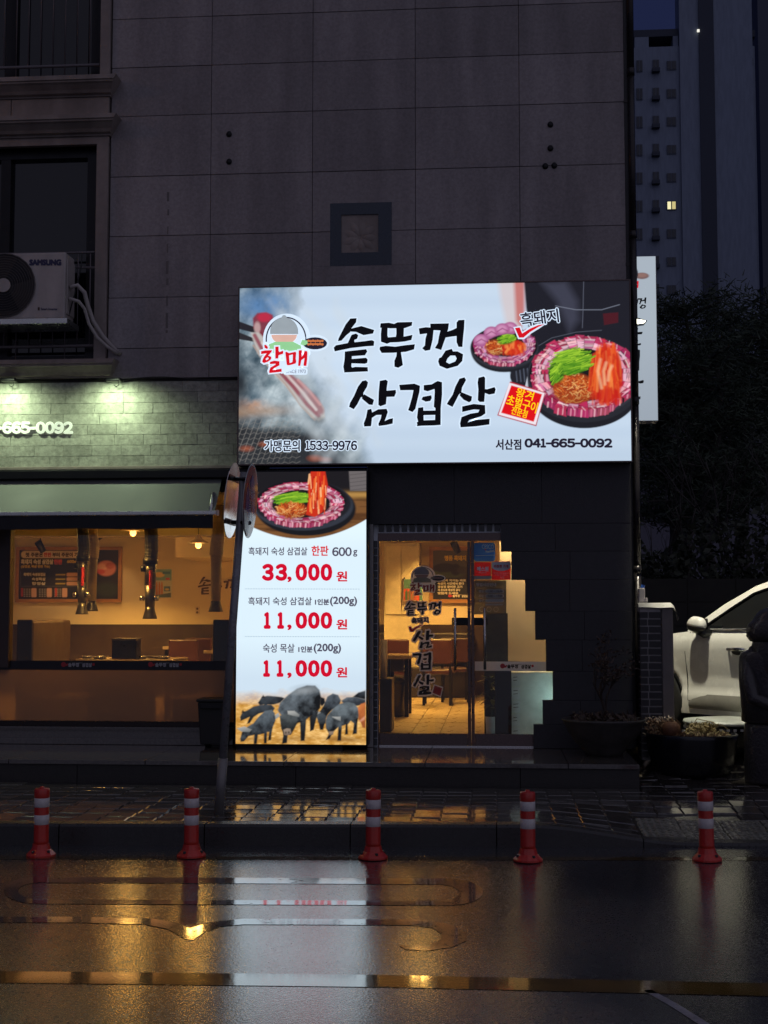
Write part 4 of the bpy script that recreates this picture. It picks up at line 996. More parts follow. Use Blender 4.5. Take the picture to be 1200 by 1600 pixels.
# badge: plain generic pot emblem in the colours of the printed one
arc = [(451.5+33*math.cos(math.radians(a)), 530+38*math.sin(math.radians(a))) for a in range(170, 371, 10)]
def arc_pts(cx, cy, rx, ry, a0, a1, n=20): return [(cx+rx*math.cos(math.radians(a0+(a1-a0)*i/n)), cy+ry*math.sin(math.radians(a0+(a1-a0)*i/n))) for i in range(n+1)]
def pot_badge(y, parent, T, lit=True, mats=None):
    w, dk, gr, sk, gn = mats
    outer = arc_pts(448, 530, 37, 40, 160, 380, 26)+[(486, 552), (478, 562), (470, 570), (420, 570), (412, 556)]
    flat('badge_backing', [[T(outer)]], y, w, parent)
    flat('badge_ring', [[T(arc_pts(447, 531, 32, 36, 175, 365, 24)+list(reversed(arc_pts(447, 531, 30, 34, 175, 365, 24))))]], y-0.0012, dk, parent)
    flat('pot_lid', [[T(arc_pts(444, 518, 22, 22, 180, 360, 18)+[(466, 522), (422, 522)])], [T(arc_pts(444, 496, 4, 4, 0, 330, 10))]], y-0.0016, gr, parent)
    flat('pot_body', [[T([(424, 523)]+arc_pts(444, 523, 20, 15, 0, 180, 14))]], y-0.0018, sk, parent)
    flat('pot_cloth', [[T([(420, 538), (430, 534), (458, 534), (470, 540), (472, 552), (418, 552)])]], y-0.0020, gn, parent)
    flat('badge_side_dish', [[T(arc_pts(492, 536, 22, 13, 0, 350, 18))]], y-0.0012, w, parent)
    flat('badge_side_dish', [[T(arc_pts(492, 536.5, 19, 9.5, 0, 350, 18))]], y-0.0016, dk, parent)
    mt = mats[3]
    flat('badge_dish_food', [[T(arc_pts(482+3.6*(i % 7), 532.5+5.0*(i//7)+0.5*(i % 2), 2.2, 2.0, 0, 330, 7))] for i in range(14)], y-0.0020, MATS['orange_print_lit'] if lit else sk, parent)
    flat('badge_leaf', [[T([(469, 538), (472, 531), (480, 532), (481, 537), (475, 540)])]], y-0.0022, gn, parent)
glow('orange_print_lit', lin((196, 112, 62))); BL = (M_halo, M_navy_lit, glow('grey_print_lit', lin((150, 160, 166))), glow('peach_print_lit', lin((216, 174, 158))), glow('green_print_lit', lin((146, 206, 148))))
pot_badge(LY, sign, lambda p: p, True, BL)
flat('logo_backing', [[inflate(lp[0], 2.6)] for lp in G['hal']+G['mae']]+[[[(418, 566), (470, 560), (476, 572), (440, 584)]]], LY-0.0024, M_halo, sign)
flat('logo_backing', [[rrect(443, 575, 480.5, 585.5, 3)]], LY-0.0022, M_halo, sign)
for k in ('hal', 'mae'): flat('logo_letter', G[k], LY-0.0050, M_red_lit, sign)
text('lettering', 'SINCE 1973', (446.5, 577.5, 477.5, 583), LY-0.0030, M_grey_lit, sign)
def haloed(s, box, ink, parent, y, hw, bold, rot=0.0):
    text('letter_outline', s, box, y, M_halo, parent, hw, rot, dirs=8); return text('lettering', s, box, y-0.0016, ink, parent, bold, rot)
haloed('가맹문의', (413.5, 688, 468, 705), M_navy_lit, sign, LY, 1.9, 0.45); digits('letter_outline', '1533-9976', (478, 689, 557.5, 703), LY, M_halo, sign, 1.9, 8); digits('lettering', '1533-9976', (478, 689, 557.5, 703), LY-0.0016, M_navy_lit, sign, 0.65)
text('lettering', '서산점', (775, 686.5, 814, 702.5), LY, M_navy_lit, sign, 0.55); digits('lettering', '041-665-0092', (820.5, 686, 956, 698.5), LY, M_navy_lit, sign, 1.1)
haloed('흑돼지', (813, 485.5, 872.5, 507), M_navy_lit, sign, LY, 1.9, 0.45, -0.13)
ck = [(804.5, 512.5), (812, 511.5), (816, 521), (828, 513.5), (841, 508), (851, 506.5), (841, 511), (828, 519), (818, 527.5), (811, 527.5)]
flat('tick_outline', [[inflate(ck, 2.4)]], LY-0.0024, M_halo, sign); flat('tick_mark', [[ck]], LY-0.0034, M_red_lit, sign)
r_ = 0.28
text('lettering', '왕겨', (806.5, 608.5, 834, 622.5), LY, M_yellow_lit, sign, 0.28, r_); text('lettering', '초벌구이', (791.5, 622.5, 840, 639.5), LY, M_yellow_lit, sign, 0.3, r_); text('lettering', '전문점', (799, 638.5, 824, 650), LY, M_yellow_lit, sign, 0.2, r_)
# ================================================================== TALL MENU LIGHTBOX
MY = -0.34
mx0, mx1 = at(369.5, 1000, MY)[0], at(572, 1000, MY)[0]; mz0, mz1 = at(470, 1163, MY)[1], at(470, 737, MY)[1]
menu = thing('menu_lightbox', ((mx0+mx1)/2, -0.2, PZ), 'tall glowing menu panel with red prices and black pigs standing beside the door', 'menu lightbox')
MB().box(mx0-0.014, mx1+0.014, MY+0.006, -0.015, mz0-0.014, mz1+0.014).build('cabinet', M_black_metal, menu, bevel=0.004)
MB().box(mx0+0.02, at(535, 1160, MY)[0], MY+0.02, -0.02, PZ+0.0005, mz0-0.015).build('foot', M_black_metal, menu)
cv = Canvas(mx0, mx1, mz0, mz1, MY, 0.0056); X, Y = cv.PX, cv.PY
cv.fill((214, 233, 244)); cv.mix(0.8*np.clip((Y-1000)/60, 0, 1), (196, 214, 230)); cv.mix(0.4*np.clip((860-Y)/30, 0, 1), (228, 246, 250))
# photograph at the top: table, pan
top = Y < 858-0.00205*(X-475)**2*1.0
top = np.clip((842-((X-472)/101.0)**2*31-Y)/1.5+0.5, 0, 1)
cv2 = Canvas(mx0, mx1, mz0, mz1, MY, 0.0056)
cv2.fill((22, 20, 22)); wood = fbm(X*0.25, Y*2, 12, 8, 4)
cv2.mix(np.clip((Y-768)/4, 0, 1), (118, 78, 40)); cv2.mix(np.clip((Y-768)/4, 0, 1)*np.clip((wood-0.4)*2.5, 0, 1), (84, 52, 24)); cv2.mix(np.exp(-((Y-773)/5)**2)*np.clip((X-520)/20, 0, 1)*0.7, (190, 146, 76))
cv2.poly([(545, 735), (573, 735), (573, 767), (547, 767)], (104, 98, 98), 1, 2)
for k in range(5): cv2.stroke([(547, 742+k*6), (573, 739+k*6)], 1.2, (70, 66, 66), 0.6)
cv2.ell(478, 795, 78, 42, (18, 19, 22), 1, 2); cv2.ell(474, 790, 78, 39, (46, 50, 60), 1, 2); cv2.ell(472, 786, 76, 36, (26, 26, 30), 1, 2); cv2.ell(471, 783, 70, 33, (14, 12, 14), 1, 2)
meat_ring(cv2, 471, 786, 68, 32, 0.66, 30, 7)
cv2.ell(470, 789, 46, 20, (24, 18, 18), 1, 2)
chives(cv2, 431, 769, 482, 790, 110, -0.2); sprouts(cv2, 456, 797, 24, 12, 130)
kx = [(486, 736), (508, 736), (512, 757), (510, 775), (504, 800), (492, 808), (478, 804), (482, 780), (481, 755)]
cv2.poly(kx, (196, 44, 16), 1, 2)
for k in range(70):
    x = pr2.uniform(483, 509); y = pr2.uniform(738, 785); cv2.stroke([(x, y), (x+pr2.uniform(-2, 2), y+pr2.uniform(10, 22))], pr2.uniform(1.2, 2.8), pr2.choice([(232, 92, 30), (240, 140, 70), (170, 22, 14), (196, 30, 20), (244, 184, 130), (216, 70, 26)]), 0.85)
cv.C = cv.C*(1-top[..., None])+cv2.C*top[..., None]
# pigs on sand
sn = fbm(X, Y*1.8, 22, 9, 5); sn2 = fbm(X, Y*2.5, 7, 10, 4)
sand = np.clip((Y-1078-10*(sn-0.5)-0.0*X)/26, 0, 1)
sc_ = np.stack([214+50*(sn-0.5)+46*(sn2-0.5), 162+60*(sn-0.5)+50*(sn2-0.5), 84+70*(sn-0.5)+50*(sn2-0.5)], -1)
sc_ = ((np.clip(sc_, 0, 255)/255+0.055)/1.055)**2.4
cv.C = cv.C*(1-sand[..., None])+sc_*sand[..., None]
cv.mix(sand*np.clip((sn-0.55)*5, 0, 1)*0.5*np.clip((1120-Y)/30, 0, 1), (132, 88, 36)); cv.mix(sand*np.clip((sn2-0.55)*4, 0, 1)*0.35, (240, 200, 130))
def pg(x, y): return (360+x/5.0, 1050+y/5.0)
DK, MD, LT, ER = (36, 40, 44), (84, 94, 106), (120, 128, 138), (166, 166, 164)
def E(x, y, rx, ry, c, rot=0, sh=None, a=1.0, soft=2.6): cx, cy = pg(x, y); cv.ell(cx, cy, rx/5, ry/5, c, a, soft, rot, sh)
def Pl(c, *p): cv.poly([pg(*q) for q in p], c, 1, 2.2)
hide = fbm(X, Y, 9, 77, 5)
def Pg(c0, c1, pts, tex=True, soft=2.0, lit=(0.2, 1.0)): cv.polyg([pg(*q) for q in pts], c0, c1, 1.0, soft, hide if tex else None, 0.7, lit)
TOPC, LOWC, TOPB = (92, 101, 110), (18, 20, 22), (66, 73, 80)
EARC, EARD = (176, 176, 172), (96, 100, 100)
for px_ in (395, 445, 470, 520, 535, 550): cv.ell(px_, 1152+(px_ % 7), 18, 3.5, (128, 88, 42), 0.45, 5)
Pg(TOPB, LOWC, [(955, 195), (1000, 160), (1055, 145), (1055, 215)]); Pg(TOPC, (44, 48, 54), [(865, 225), (910, 197), (980, 195), (1055, 215), (1055, 250), (990, 265), (900, 262)])
Pg((206, 118, 60), (150, 80, 40), [(988, 285), (1020, 250), (1055, 238), (1055, 440), (1032, 432), (1015, 385), (1000, 370)]); Pg((214, 160, 130), (190, 120, 90), [(1003, 385), (1050, 345), (1050, 372), (1015, 392)], False)
Pg(TOPB, LOWC, [(215, 240), (245, 195), (290, 185), (350, 190), (400, 195), (425, 205), (390, 240), (340, 255), (290, 255), (265, 280), (255, 275), (262, 255), (230, 262)]); Pg(LOWC, LOWC, [(243, 200), (256, 180), (273, 202)], False)
Pg(TOPB, LOWC, [(75, 352), (95, 312), (130, 300), (180, 270), (250, 255), (320, 255), (348, 282), (330, 312), (270, 312), (220, 327), (182, 352), (152, 400), (128, 405), (150, 352), (110, 370), (80, 382)]); Pg(LOWC, LOWC, [(86, 316), (98, 296), (114, 322)], False)
Pg(LOWC, LOWC, [(705, 195), (735, 205), (742, 240), (715, 270), (700, 250)], False)
Pg(TOPC, LOWC, [(690, 372), (668, 342), (700, 306), (728, 262), (758, 192), (800, 168), (842, 180), (864, 222), (850, 262), (802, 292), (772, 312), (748, 352), (720, 368)]); Pg(LOWC, LOWC, [(640, 330), (664, 340), (650, 450), (622, 462), (628, 420)], False)
Pg((70, 78, 84), LOWC, [(668, 340), (720, 320), (752, 345), (738, 400), (725, 452), (700, 452), (690, 400)]); Pg(EARC, EARD, [(640, 320), (672, 302), (706, 318), (660, 344)], False); Pg(LOWC, LOWC, [(738, 300), (765, 282), (790, 300), (752, 336)], False)
# sow
Pg((42, 46, 48), LOWC, [(618, 350), (690, 296), (668, 380), (650, 452), (624, 462)]); Pg((50, 55, 58), LOWC, [(543, 385), (592, 365), (588, 450), (580, 538), (548, 540), (546, 450)]); Pg((50, 55, 58), LOWC, [(408, 440), (452, 452), (442, 555), (402, 562), (412, 500)])
Pg((112, 122, 130), (16, 18, 19), [(370, 302), (388, 240), (450, 180), (520, 130), (600, 104), (662, 106), (696, 140), (710, 200), (702, 282), (660, 332), (620, 352), (590, 374), (555, 392), (520, 402), (480, 382), (400, 342)], True, 2.5, (0.55, 0.8))
E(575, 135, 78, 26, (190, 196, 200), -0.1, (120, 128, 134), 0.55, 10)
Pg((82, 88, 90), (30, 33, 33), [(384, 342), (450, 320), (522, 350), (522, 402), (496, 452), (472, 492), (420, 492), (396, 442)]); Pg((156, 138, 120), (110, 92, 80), [(414, 452), (440, 440), (468, 444), (477, 478), (446, 496), (420, 490)], False); E(433, 474, 5, 6, (30, 28, 28)); E(456, 472, 5, 6, (30, 28, 28))
Pg(EARC, EARD, [(446, 304), (500, 304), (540, 334), (536, 352), (490, 342), (450, 330)], False); Pg(EARC, EARD, [(313, 388), (334, 346), (376, 318), (386, 346), (350, 372), (330, 402)], False)
# front left
Pg((98, 108, 116), LOWC, [(90, 470), (130, 430), (180, 400), (220, 350), (270, 305), (322, 294), (347, 320), (352, 380), (332, 430), (322, 480), (318, 532), (294, 536), (302, 470), (287, 470), (283, 558), (261, 558), (262, 482), (215, 492), (206, 564), (181, 564), (186, 492), (140, 502), (106, 542), (80, 545), (77, 520)])
Pg(EARC, EARD, [(50, 440), (110, 425), (166, 450), (150, 470), (85, 466)], False)
# front right
Pg((108, 118, 124), LOWC, [(744, 382), (756, 340), (800, 290), (850, 250), (910, 234), (966, 244), (996, 280), (1002, 340), (992, 400), (988, 482), (954, 487), (965, 402), (940, 382), (916, 412), (919, 487), (894, 490), (900, 412), (872, 422), (864, 537), (836, 537), (842, 432), (802, 470), (776, 522), (746, 530), (770, 482), (746, 440)])
Pg(EARC, EARD, [(794, 350), (860, 350), (864, 387), (830, 370)], False); Pg((70, 74, 76), LOWC, [(680, 388), (745, 364), (745, 402), (706, 410)], False); Pg((150, 130, 112), (104, 86, 74), [(768, 466), (808, 464), (802, 490), (770, 494)], False)
cv.build('backlit_face', M_print_lit, menu)
LM = MY-0.002
text('lettering', '흑돼지 숙성 삼겹살', (388.5, 855, 480, 867.5), LM, M_grey_lit, menu, 0.25); text('lettering', '한판', (487, 853, 513, 868), LM, M_red_lit, menu, 0.4); digits('lettering', '600', (519.5, 855.5, 549, 868.5), LM, M_grey_lit, menu, 0.6); text('lettering', 'g', (552, 859.5, 558, 869.5), LM, M_grey_lit, menu, 0.3)
def price(s, y0, y1, x0):
    t_ = s.split(',')
    for k, c in enumerate(t_[0]): 
        xa = x0+k*21.0+(6 if c == '1' else 1); digits('price_digit', c, (xa, y0+1.2, xa+(7 if c == '1' else 15), y1-1.2), LM, M_red2_lit, menu, 1.9, 10)
    text('price_comma', ',', (449.5, y1-5.5, 455, y1+2), LM, M_red2_lit, menu, 0.8)
    for k, c in enumerate(t_[1]): xa = 463.5+k*19.6; digits('price_digit', c, (xa, y0+1.2, xa+14.6, y1-1.2), LM, M_red2_lit, menu, 1.9, 10)
    text('price_unit', '원', (526, y1-14, 542, y1+1), LM, M_red2_lit, menu, 0.6)
price('33,000', 881.5, 907, 410); price('11,000', 957, 982, 408); price('11,000', 1032, 1057, 407)
text('lettering', '흑돼지 숙성 삼겹살', (388, 933, 487, 945.5), LM, M_grey_lit, menu, 0.25); text('lettering', '1인분', (492.5, 936, 514, 945), LM, M_grey_lit, menu, 0.45); text('lettering', '(200g)', (516, 932.5, 557.5, 947), LM, M_grey_lit, menu, 0.5)
text('lettering', '숙성 목살', (411, 1006, 460, 1019.5), LM, M_grey_lit, menu, 0.25); text('lettering', '1인분', (466.5, 1010, 488, 1019), LM, M_grey_lit, menu, 0.45); text('lettering', '(200g)', (490.5, 1006, 532.5, 1021), LM, M_grey_lit, menu, 0.5)
for yy in (920, 994.5): flat('dotted_rule', [[[(383+k*4.1, yy-0.4+k*0.01), (385.6+k*4.1, yy-0.4+k*0.01), (385.6+k*4.1, yy+0.5+k*0.01), (383+k*4.1, yy+0.5+k*0.01)]] for k in range(44)], LM, glow('rule_print_lit', lin((150, 172, 186))) if yy < 950 else MATS['rule_print_lit'], menu)
# ================================================================== PROJECTING SIGN ROUND THE CORNER
VY = 0.55
vx0, vx1 = at(955, 530, VY)[0], at(1027, 530, VY)[0]; vz0, vz1 = at(1000, 658, VY)[1], at(1000, 400, VY)[1]
vs = thing('projecting_sign', ((vx0+vx1)/2, VY+0.1, vz0), 'narrow upright glowing lightbox sign half hidden behind the building corner', 'lightbox sign')
MB().box(vx0, vx1, VY+0.004, VY+0.22, vz0, vz1).build('cabinet', M_acwhite, vs, bevel=0.004)
cv = Canvas(vx0+0.006, vx1-0.006, vz0+0.006, vz1-0.006, VY, 0.006); cv.fill((208, 222, 236)); cv.mix(0.5*np.clip((cv.PY-500)/150, 0, 1), (176, 188, 204))
cv.ell(1003, 431, 11, 5, (150, 118, 116), 1, 1.5); cv.ell(1003, 430, 8, 3.2, (176, 136, 128), 1, 2); cv.ell(982, 428, 15, 16, (40, 34, 44), 1, 1.5); cv.ell(981, 429, 13, 13, (196, 170, 160), 1, 1.5)
cv.build('backlit_face', M_print_side, vs)
VL = VY-0.003
flat('logo_letter', fit(['mae'], (982, 438, 998, 450)), VL, M_red_lit, vs)
for ks, bx in ((['sot', 'ttu', 'kkeong'], (957, 464, 1010, 484)), (['sam'], (966, 512, 1004, 541)), (['gyeop'], (964, 546, 1000, 580)), (['sal'], (964, 585, 1006, 626))):
    flat('brush_letter', fit(ks, bx), VL, M_vinyl, vs)
flat('seal_mark', [[[(988, 638), (998, 635), (996, 649), (986, 650)]]], VL, M_red_lit, vs)
for zz in (vz0+0.25, vz1-0.25): MB().box(1.0, vx0, VY+0.08, VY+0.13, zz-0.02, zz+0.02).build('bracket', M_black_metal, vs)
# ================================================================== RAISED PHONE NUMBER ON THE STONE BAND
pn = thing('raised_phone_number', (-4.9, -0.03, at(60, 680, 0)[1]), 'raised white phone number letters on the stone band above the awning', 'lettering')
U, F0 = text_mesh('041-665-0092')
M_letter = mat('white_acrylic_added_glow', (0.80, 0.82, 0.76), 0.35, emit=(0.92, 1.0, 0.86), estr=0.26)  # faint emission added so the letters stand out brighter than the stone
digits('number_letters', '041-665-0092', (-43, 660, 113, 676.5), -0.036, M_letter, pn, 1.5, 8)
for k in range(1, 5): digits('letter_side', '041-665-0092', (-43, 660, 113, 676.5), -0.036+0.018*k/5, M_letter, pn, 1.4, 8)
# ================================================================== RESTAURANT INTERIOR
BY = 8.0; CZ = 2.78; IX1 = 0.74
room = tag(bpy.data.objects.new('dining_room', None), kind='structure'); COL.objects.link(room)
MB().box(-12, IX1+0.2, 0.40, BY+0.3, 0.2, PZ-0.012).build('floor_bed', M_joint, room)
tmesh = {}
def ftile(w, d):
    mb = MB().box(-w/2, w/2, -d/2, d/2, -0.01, 0.0); me = bpy.data.meshes.new('floor_tile'); me.from_pydata(mb.V, [], mb.F); me.materials.append(M_ftile); me.update(); return me
fm = ftile(0.291, 0.591); far = MB()
for i in range(-7, 9):
    for j in range(13):
        x = i*0.3-0.14; y = 0.42+0.3+0.6*j
        if y > BY: continue
        o = bpy.data.objects.new('floor_tile', fm); COL.objects.link(o); o.parent = room; o.location = (x, y, PZ+random.uniform(-0.0008, 0.0008)-0.001); o.rotation_euler = (random.uniform(-.002, .002), random.uniform(-.002, .002), 0)
for i in range(-40, -7):
    for j in range(13):
        x = i*0.3-0.14; y = 0.72+0.6*j
        if y < BY: far.box(x-0.147, x+0.147, y-0.297, y+0.297, PZ-0.011, PZ-0.001)
tag(far.build('window_side_floor_tiles', M_ftile, room), kind='stuff')
zw = at(170, 975.5, BY)[1]
MB().box(-12, IX1+0.2, BY, BY+0.2, zw, CZ+0.3).build('back_wall', M_cream, room)
MB().box(-12, IX1+0.2, BY-0.03, BY+0.1, PZ, zw-0.001).build('wainscot', M_wains, room)
MB().box(-12, IX1+0.2, 0.39, BY+0.2, CZ, CZ+0.15).build('ceiling', M_ceil, room)
MB().box(IX1, IX1+0.12, 0.40, BY-0.031, PZ, CZ-0.001).build('side_wall', M_cream, room)
MB().box(-12.1, -12, 0.40, BY-0.031, PZ, CZ-0.001).build('side_wall', M_cream, room)
a = at(274, 871, 6.6)
MB().box(a[0], at(480, 871, 6.6)[0], 6.6, BY-0.001, a[1], CZ-0.001).build('bulkhead', M_cream, room)
MB().box(at(0, 846, 5.2)[0]-6, at(600, 846, 5.2)[0], 5.2, 5.6, at(100, 838, 5.2)[1], CZ-0.001).build('ceiling_beam', M_ceil, room)
# cream partition beside the door, and front corner return
PY_ = 0.95
MB().box(at(781, 900, PY_)[0], IX1-0.001, PY_, PY_+0.08, PZ, CZ-0.001).build('partition', M_cream, room)
# ---- lamps
BULB = (1.0, 0.53, 0.115)
M_bulb = glow('warm_bulb', (1.0, 0.50, 0.16), 3.2)
M_shade = mat('enamel_shade', (0.62, 0.50, 0.34), 0.35, coat=0.3)
def lamp_light(p, power, color, parent, r=0.2):
    l = bpy.data.lights.new('lamp_light', 'POINT'); l.energy = power; l.color = color; l.shadow_soft_size = r
    o = bpy.data.objects.new('lamp_light', l); COL.objects.link(o); o.parent = parent; b = origin(parent); o.location = (p[0]-b.x, p[1]-b.y, p[2]-b.z); return o
def pendant(px, py, y, label, power=46, s=1.0):
    x, z = at(px, py, y); t = thing('pendant_lamp', (x, y, z), label, 'lamp', 'warm pendant lamps hanging in the restaurant')
    MB().lathe([(0.165*s, -0.005), (0.162*s, 0.0), (0.13*s, 0.022*s), (0.085*s, 0.038*s), (0.055*s, 0.065*s), (0.042*s, 0.10*s), (0.02*s, 0.125*s), (0.0, 0.128*s)], (x, y, z), 24).build('lamp_shade', M_shade, t, smooth=True)
    MB().lathe([(0.0, -0.075), (0.028, -0.066), (0.042, -0.040), (0.040, -0.012), (0.024, 0.010), (0.020, 0.03)], (x, y, z), 16).build('bulb', M_bulb, t, smooth=True)
    MB().cyl((x, y, z+0.12*s), (x, y, CZ-0.002), 0.006, n=6).build('cord', M_rubber, t)
    lamp_light((x, y, z-0.10), power*0.19, BULB, t, 0.10)
pendant(310, 848, 4.4, 'enamel pendant lamp hanging in front of the brush lettered wall', 55, 0.84)
pendant(208, 829, 4.4, 'enamel pendant lamp half hidden behind the awning valance, above the bar stack', 62)
pendant(2, 829, 2.6, 'enamel pendant lamp glowing at the left edge of the window', 48)
pendant(655, 816, 3.0, 'added enamel pendant lamp, unseen above the table inside the glass door', 62)  # pendants from here on are added out of view to light the room
pendant(770, 812, 0.62, 'added enamel pendant lamp, unseen just inside the glass door above the hours poster', 9, 0.8)
pendant(470, 820, 3.2, 'added enamel pendant lamp, unseen over the room behind the menu panel', 68)
pendant(-120, 824, 4.5, 'added enamel pendant lamp, unseen beyond the left edge of the window', 66)
def added_ceiling_panel(x, y, w, d, power, label, color=None):  # unseen ceiling lamps, added to light the dining room
    t = thing('added_panel_lamp', (x, y, CZ-0.03), label, 'ceiling lamp', 'added warm panel lamps, unseen in the restaurant ceiling')
    MB().box(x-w/2-0.03, x+w/2+0.03, y-d/2-0.03, y+d/2+0.03, CZ-0.03, CZ-0.001).build('panel_frame', M_shade, t)
    MB().box(x-w/2, x+w/2, y-d/2, y+d/2, CZ-0.034, CZ-0.031).build('diffuser', M_panel, t)
    l = bpy.data.lights.new('added_panel_light', 'SPOT'); l.energy = power*7.2; l.color = color or BULB; l.spot_size = math.radians(128); l.spot_blend = 0.7; l.shadow_soft_size = 0.15
    o = bpy.data.objects.new('added_panel_light', l); COL.objects.link(o); o.parent = t; o.location = (0, 0, -0.02)
M_panel = glow('warm_panel', (1.0, 0.55, 0.2), 0.5)
added_ceiling_panel(-4.9, 3.6, 1.6, 0.8, 95, 'added warm ceiling panel lamp, unseen above the laid table'); added_ceiling_panel(-5.6, 6.4, 2.0, 0.7, 105, 'added warm ceiling panel lamp, unseen before the wall menu board'); added_ceiling_panel(-2.6, 6.2, 1.6, 0.7, 95, 'added warm ceiling panel lamp, unseen before the brush lettered wall'); added_ceiling_panel(-0.9, 4.6, 1.2, 0.8, 70, 'added warm ceiling panel lamp, unseen above the tables inside the door'); added_ceiling_panel(-0.8, 6.9, 1.2, 0.5, 50, 'added warm ceiling panel lamp, unseen before the framed pig picture'); added_ceiling_panel(0.1, 0.60, 0.9, 0.25, 20, 'added warm ceiling panel lamp, unseen just inside the door', (1.0, 0.70, 0.36)); added_ceiling_panel(-4.2, 1.2, 2.2, 0.4, 34, 'added warm ceiling panel lamp, unseen above the window booth')
# small bulb on the rear cabinet wall and picture spots
x, z = at(645, 882, BY-0.08); t = thing('wall_bulb', (x, BY-0.02, z), 'small bare glowing bulb on the rear wall seen through the left door leaf', 'lamp')
MB().lathe([(0, -0.05), (0.03, -0.03), (0.035, 0.0), (0.02, 0.04), (0.0, 0.05)], (x, BY-0.07, z), 14).build('bulb', M_bulb, t, smooth=True); MB().cyl((x, BY-0.04, z), (x, BY-0.001, z), 0.03, n=10).build('socket', M_shade, t)
def spot_fix(px, py, y, label, lit, tilt):
    x, z = at(px, py, y); t = thing('picture_spot', (x, y, z), label, 'spot lamp')
    MB().cyl((x-0.03, y-0.03, z+0.05), (x+0.03, y+0.05, z-0.09), 0.055, 0.05, 14).build('spot_body', M_black_metal, t, smooth=True); MB().cyl((x, y, z+0.03), (x, y, CZ-0.002), 0.008, n=6).build('stem', M_black_metal, t)
    if lit:
        l = bpy.data.lights.new('spot_light', 'SPOT'); l.energy = lit; l.color = (1.0, 0.62, 0.25); l.spot_size = math.radians(80); l.spot_blend = 0.7; l.shadow_soft_size = 0.04
        o = bpy.data.objects.new('spot_light', l); COL.objects.link(o); o.parent = t; o.location = (0.03, 0.06, -0.10); o.rotation_euler = (math.radians(tilt), 0, 0)
spot_fix(63, 852, 7.2, 'black picture spot lamp above the wall menu board', 16, 28)
spot_fix(152, 832, 7.2, 'black picture spot lamp behind the extraction pipe, aimed at the pork photo', 12, 28)
spot_fix(712, 853, 7.2, 'black picture spot lamp above the framed pig picture', 16, 28)
# ---- wall menu board
M_wood = mat('orange_pine', (0.36, 0.17, 0.05), 0.45, vary=0.25, scale=5)
def framed(px0, py0, px1, py1, label, name, paint, cat='picture', fw=0.05):
    yb = BY-0.034; x0, z1_ = at(px0, (py0+py1)/2, yb)[0], at((px0+px1)/2, py0, yb)[1]; x1, z0 = at(px1, (py0+py1)/2, yb)[0], at((px0+px1)/2, py1, yb)[1]
    t = thing(name, ((x0+x1)/2, yb, z0), label, cat)
    f = MB(); f.box(x0, x1, yb-0.02, BY-0.001, z1_-fw, z1_).box(x0, x1, yb-0.02, BY-0.001, z0, z0+fw).box(x0, x0+fw, yb-0.02, BY-0.001, z0+fw, z1_-fw).box(x1-fw, x1, yb-0.02, BY-0.001, z0+fw, z1_-fw)
    f.build('wooden_frame', M_wood, t)
    cv = Canvas(x0+fw+0.001, x1-fw-0.001, z0+fw+0.001, z1_-fw-0.001, yb-0.004, 0.0095); paint(cv); cv.build('printed_sheet', M_paper, t); return t, yb-0.008
def paint_menu(cv):
    cv.fill((24, 20, 22)); n = fbm(cv.PX, cv.PY, 20, 31, 4); cv.mix(np.clip((n-0.45)*2, 0, 1)*0.4, (44, 40, 40))
    cv.poly(rrect(33, 861, 130, 872, 5), (226, 206, 180)); 
    cv.ell(166, 888, 15, 12, (206, 128, 116), 1, 3); cv.ell(160, 886, 7, 5, (236, 180, 160), 0.8, 3); cv.ell(172, 884, 7, 5, (176, 84, 80), 0.8, 2); cv.ell(158, 893, 6, 4, (196, 60, 60), 0.8, 2); cv.ell(168, 922, 18, 12, (48, 58, 44), 1, 8)
    for yy in (898, 905, 912): cv.poly(rrect(104, yy-3, 123, yy+2.6, 2), (220, 170, 140)); cv.poly([(87, yy-1), (102, yy-1), (102, yy+0.8), (87, yy+0.8)], (196, 170, 50))
    for k in range(3):
        x0 = 36+k*24; cv.poly(rrect(x0+13, 919, x0+21, 933, 1.5), (218, 170, 150))
        for j in range(5):
            for i in range(3): cv.poly([(x0+1+i*4, 920+j*2.8), (x0+3.4+i*4, 920+j*2.8), (x0+3.4+i*4, 921.3+j*2.8), (x0+1+i*4, 921.3+j*2.8)], (180, 172, 166), 0.8)
    for xx in (33, 86): cv.poly([(xx, 919), (xx+3, 919), (xx+3, 932), (xx, 932)], (200, 70, 40))
    cv.stroke([(32, 893), (32, 916), (124, 916)], 0.8, (110, 104, 100), 0.7)
bd, ty = framed(25, 854.5, 190, 941, 'dark wall menu board with white and yellow Korean price list in a pine frame', 'menu_board', paint_menu, 'menu board')
M_ink = mat('brown_ink', (0.06, 0.03, 0.02), 0.6); M_cw = mat('cream_ink', (0.75, 0.68, 0.55), 0.6); M_yl = mat('yellow_ink', (0.75, 0.52, 0.05), 0.6); M_ri = mat('red_ink', (0.62, 0.08, 0.05), 0.6)
text('lettering', '첫 주문은', (40, 863.5, 67, 870), ty, M_ink, bd, 0.4); text('lettering', '한판', (68.5, 863.5, 80, 870), ty, M_ri, bd, 0.4); text('lettering', '부터 주문이 가능', (82, 863.5, 128, 870), ty, M_ink, bd, 0.4)
text('lettering', '흑돼지 숙성 삼겹살', (33, 874, 83, 881.5), ty, M_cw, bd, 0.45); text('lettering', '한판', (84.5, 874, 97, 881.5), ty, M_ri, bd, 0.45); text('lettering', '600g', (105, 875, 119, 881), ty, M_yl, bd, 0.4); text('lettering', '(삼겹살, 목살 반반 가능)', (33, 883, 78, 888), ty, M_yl, bd, 0.25)
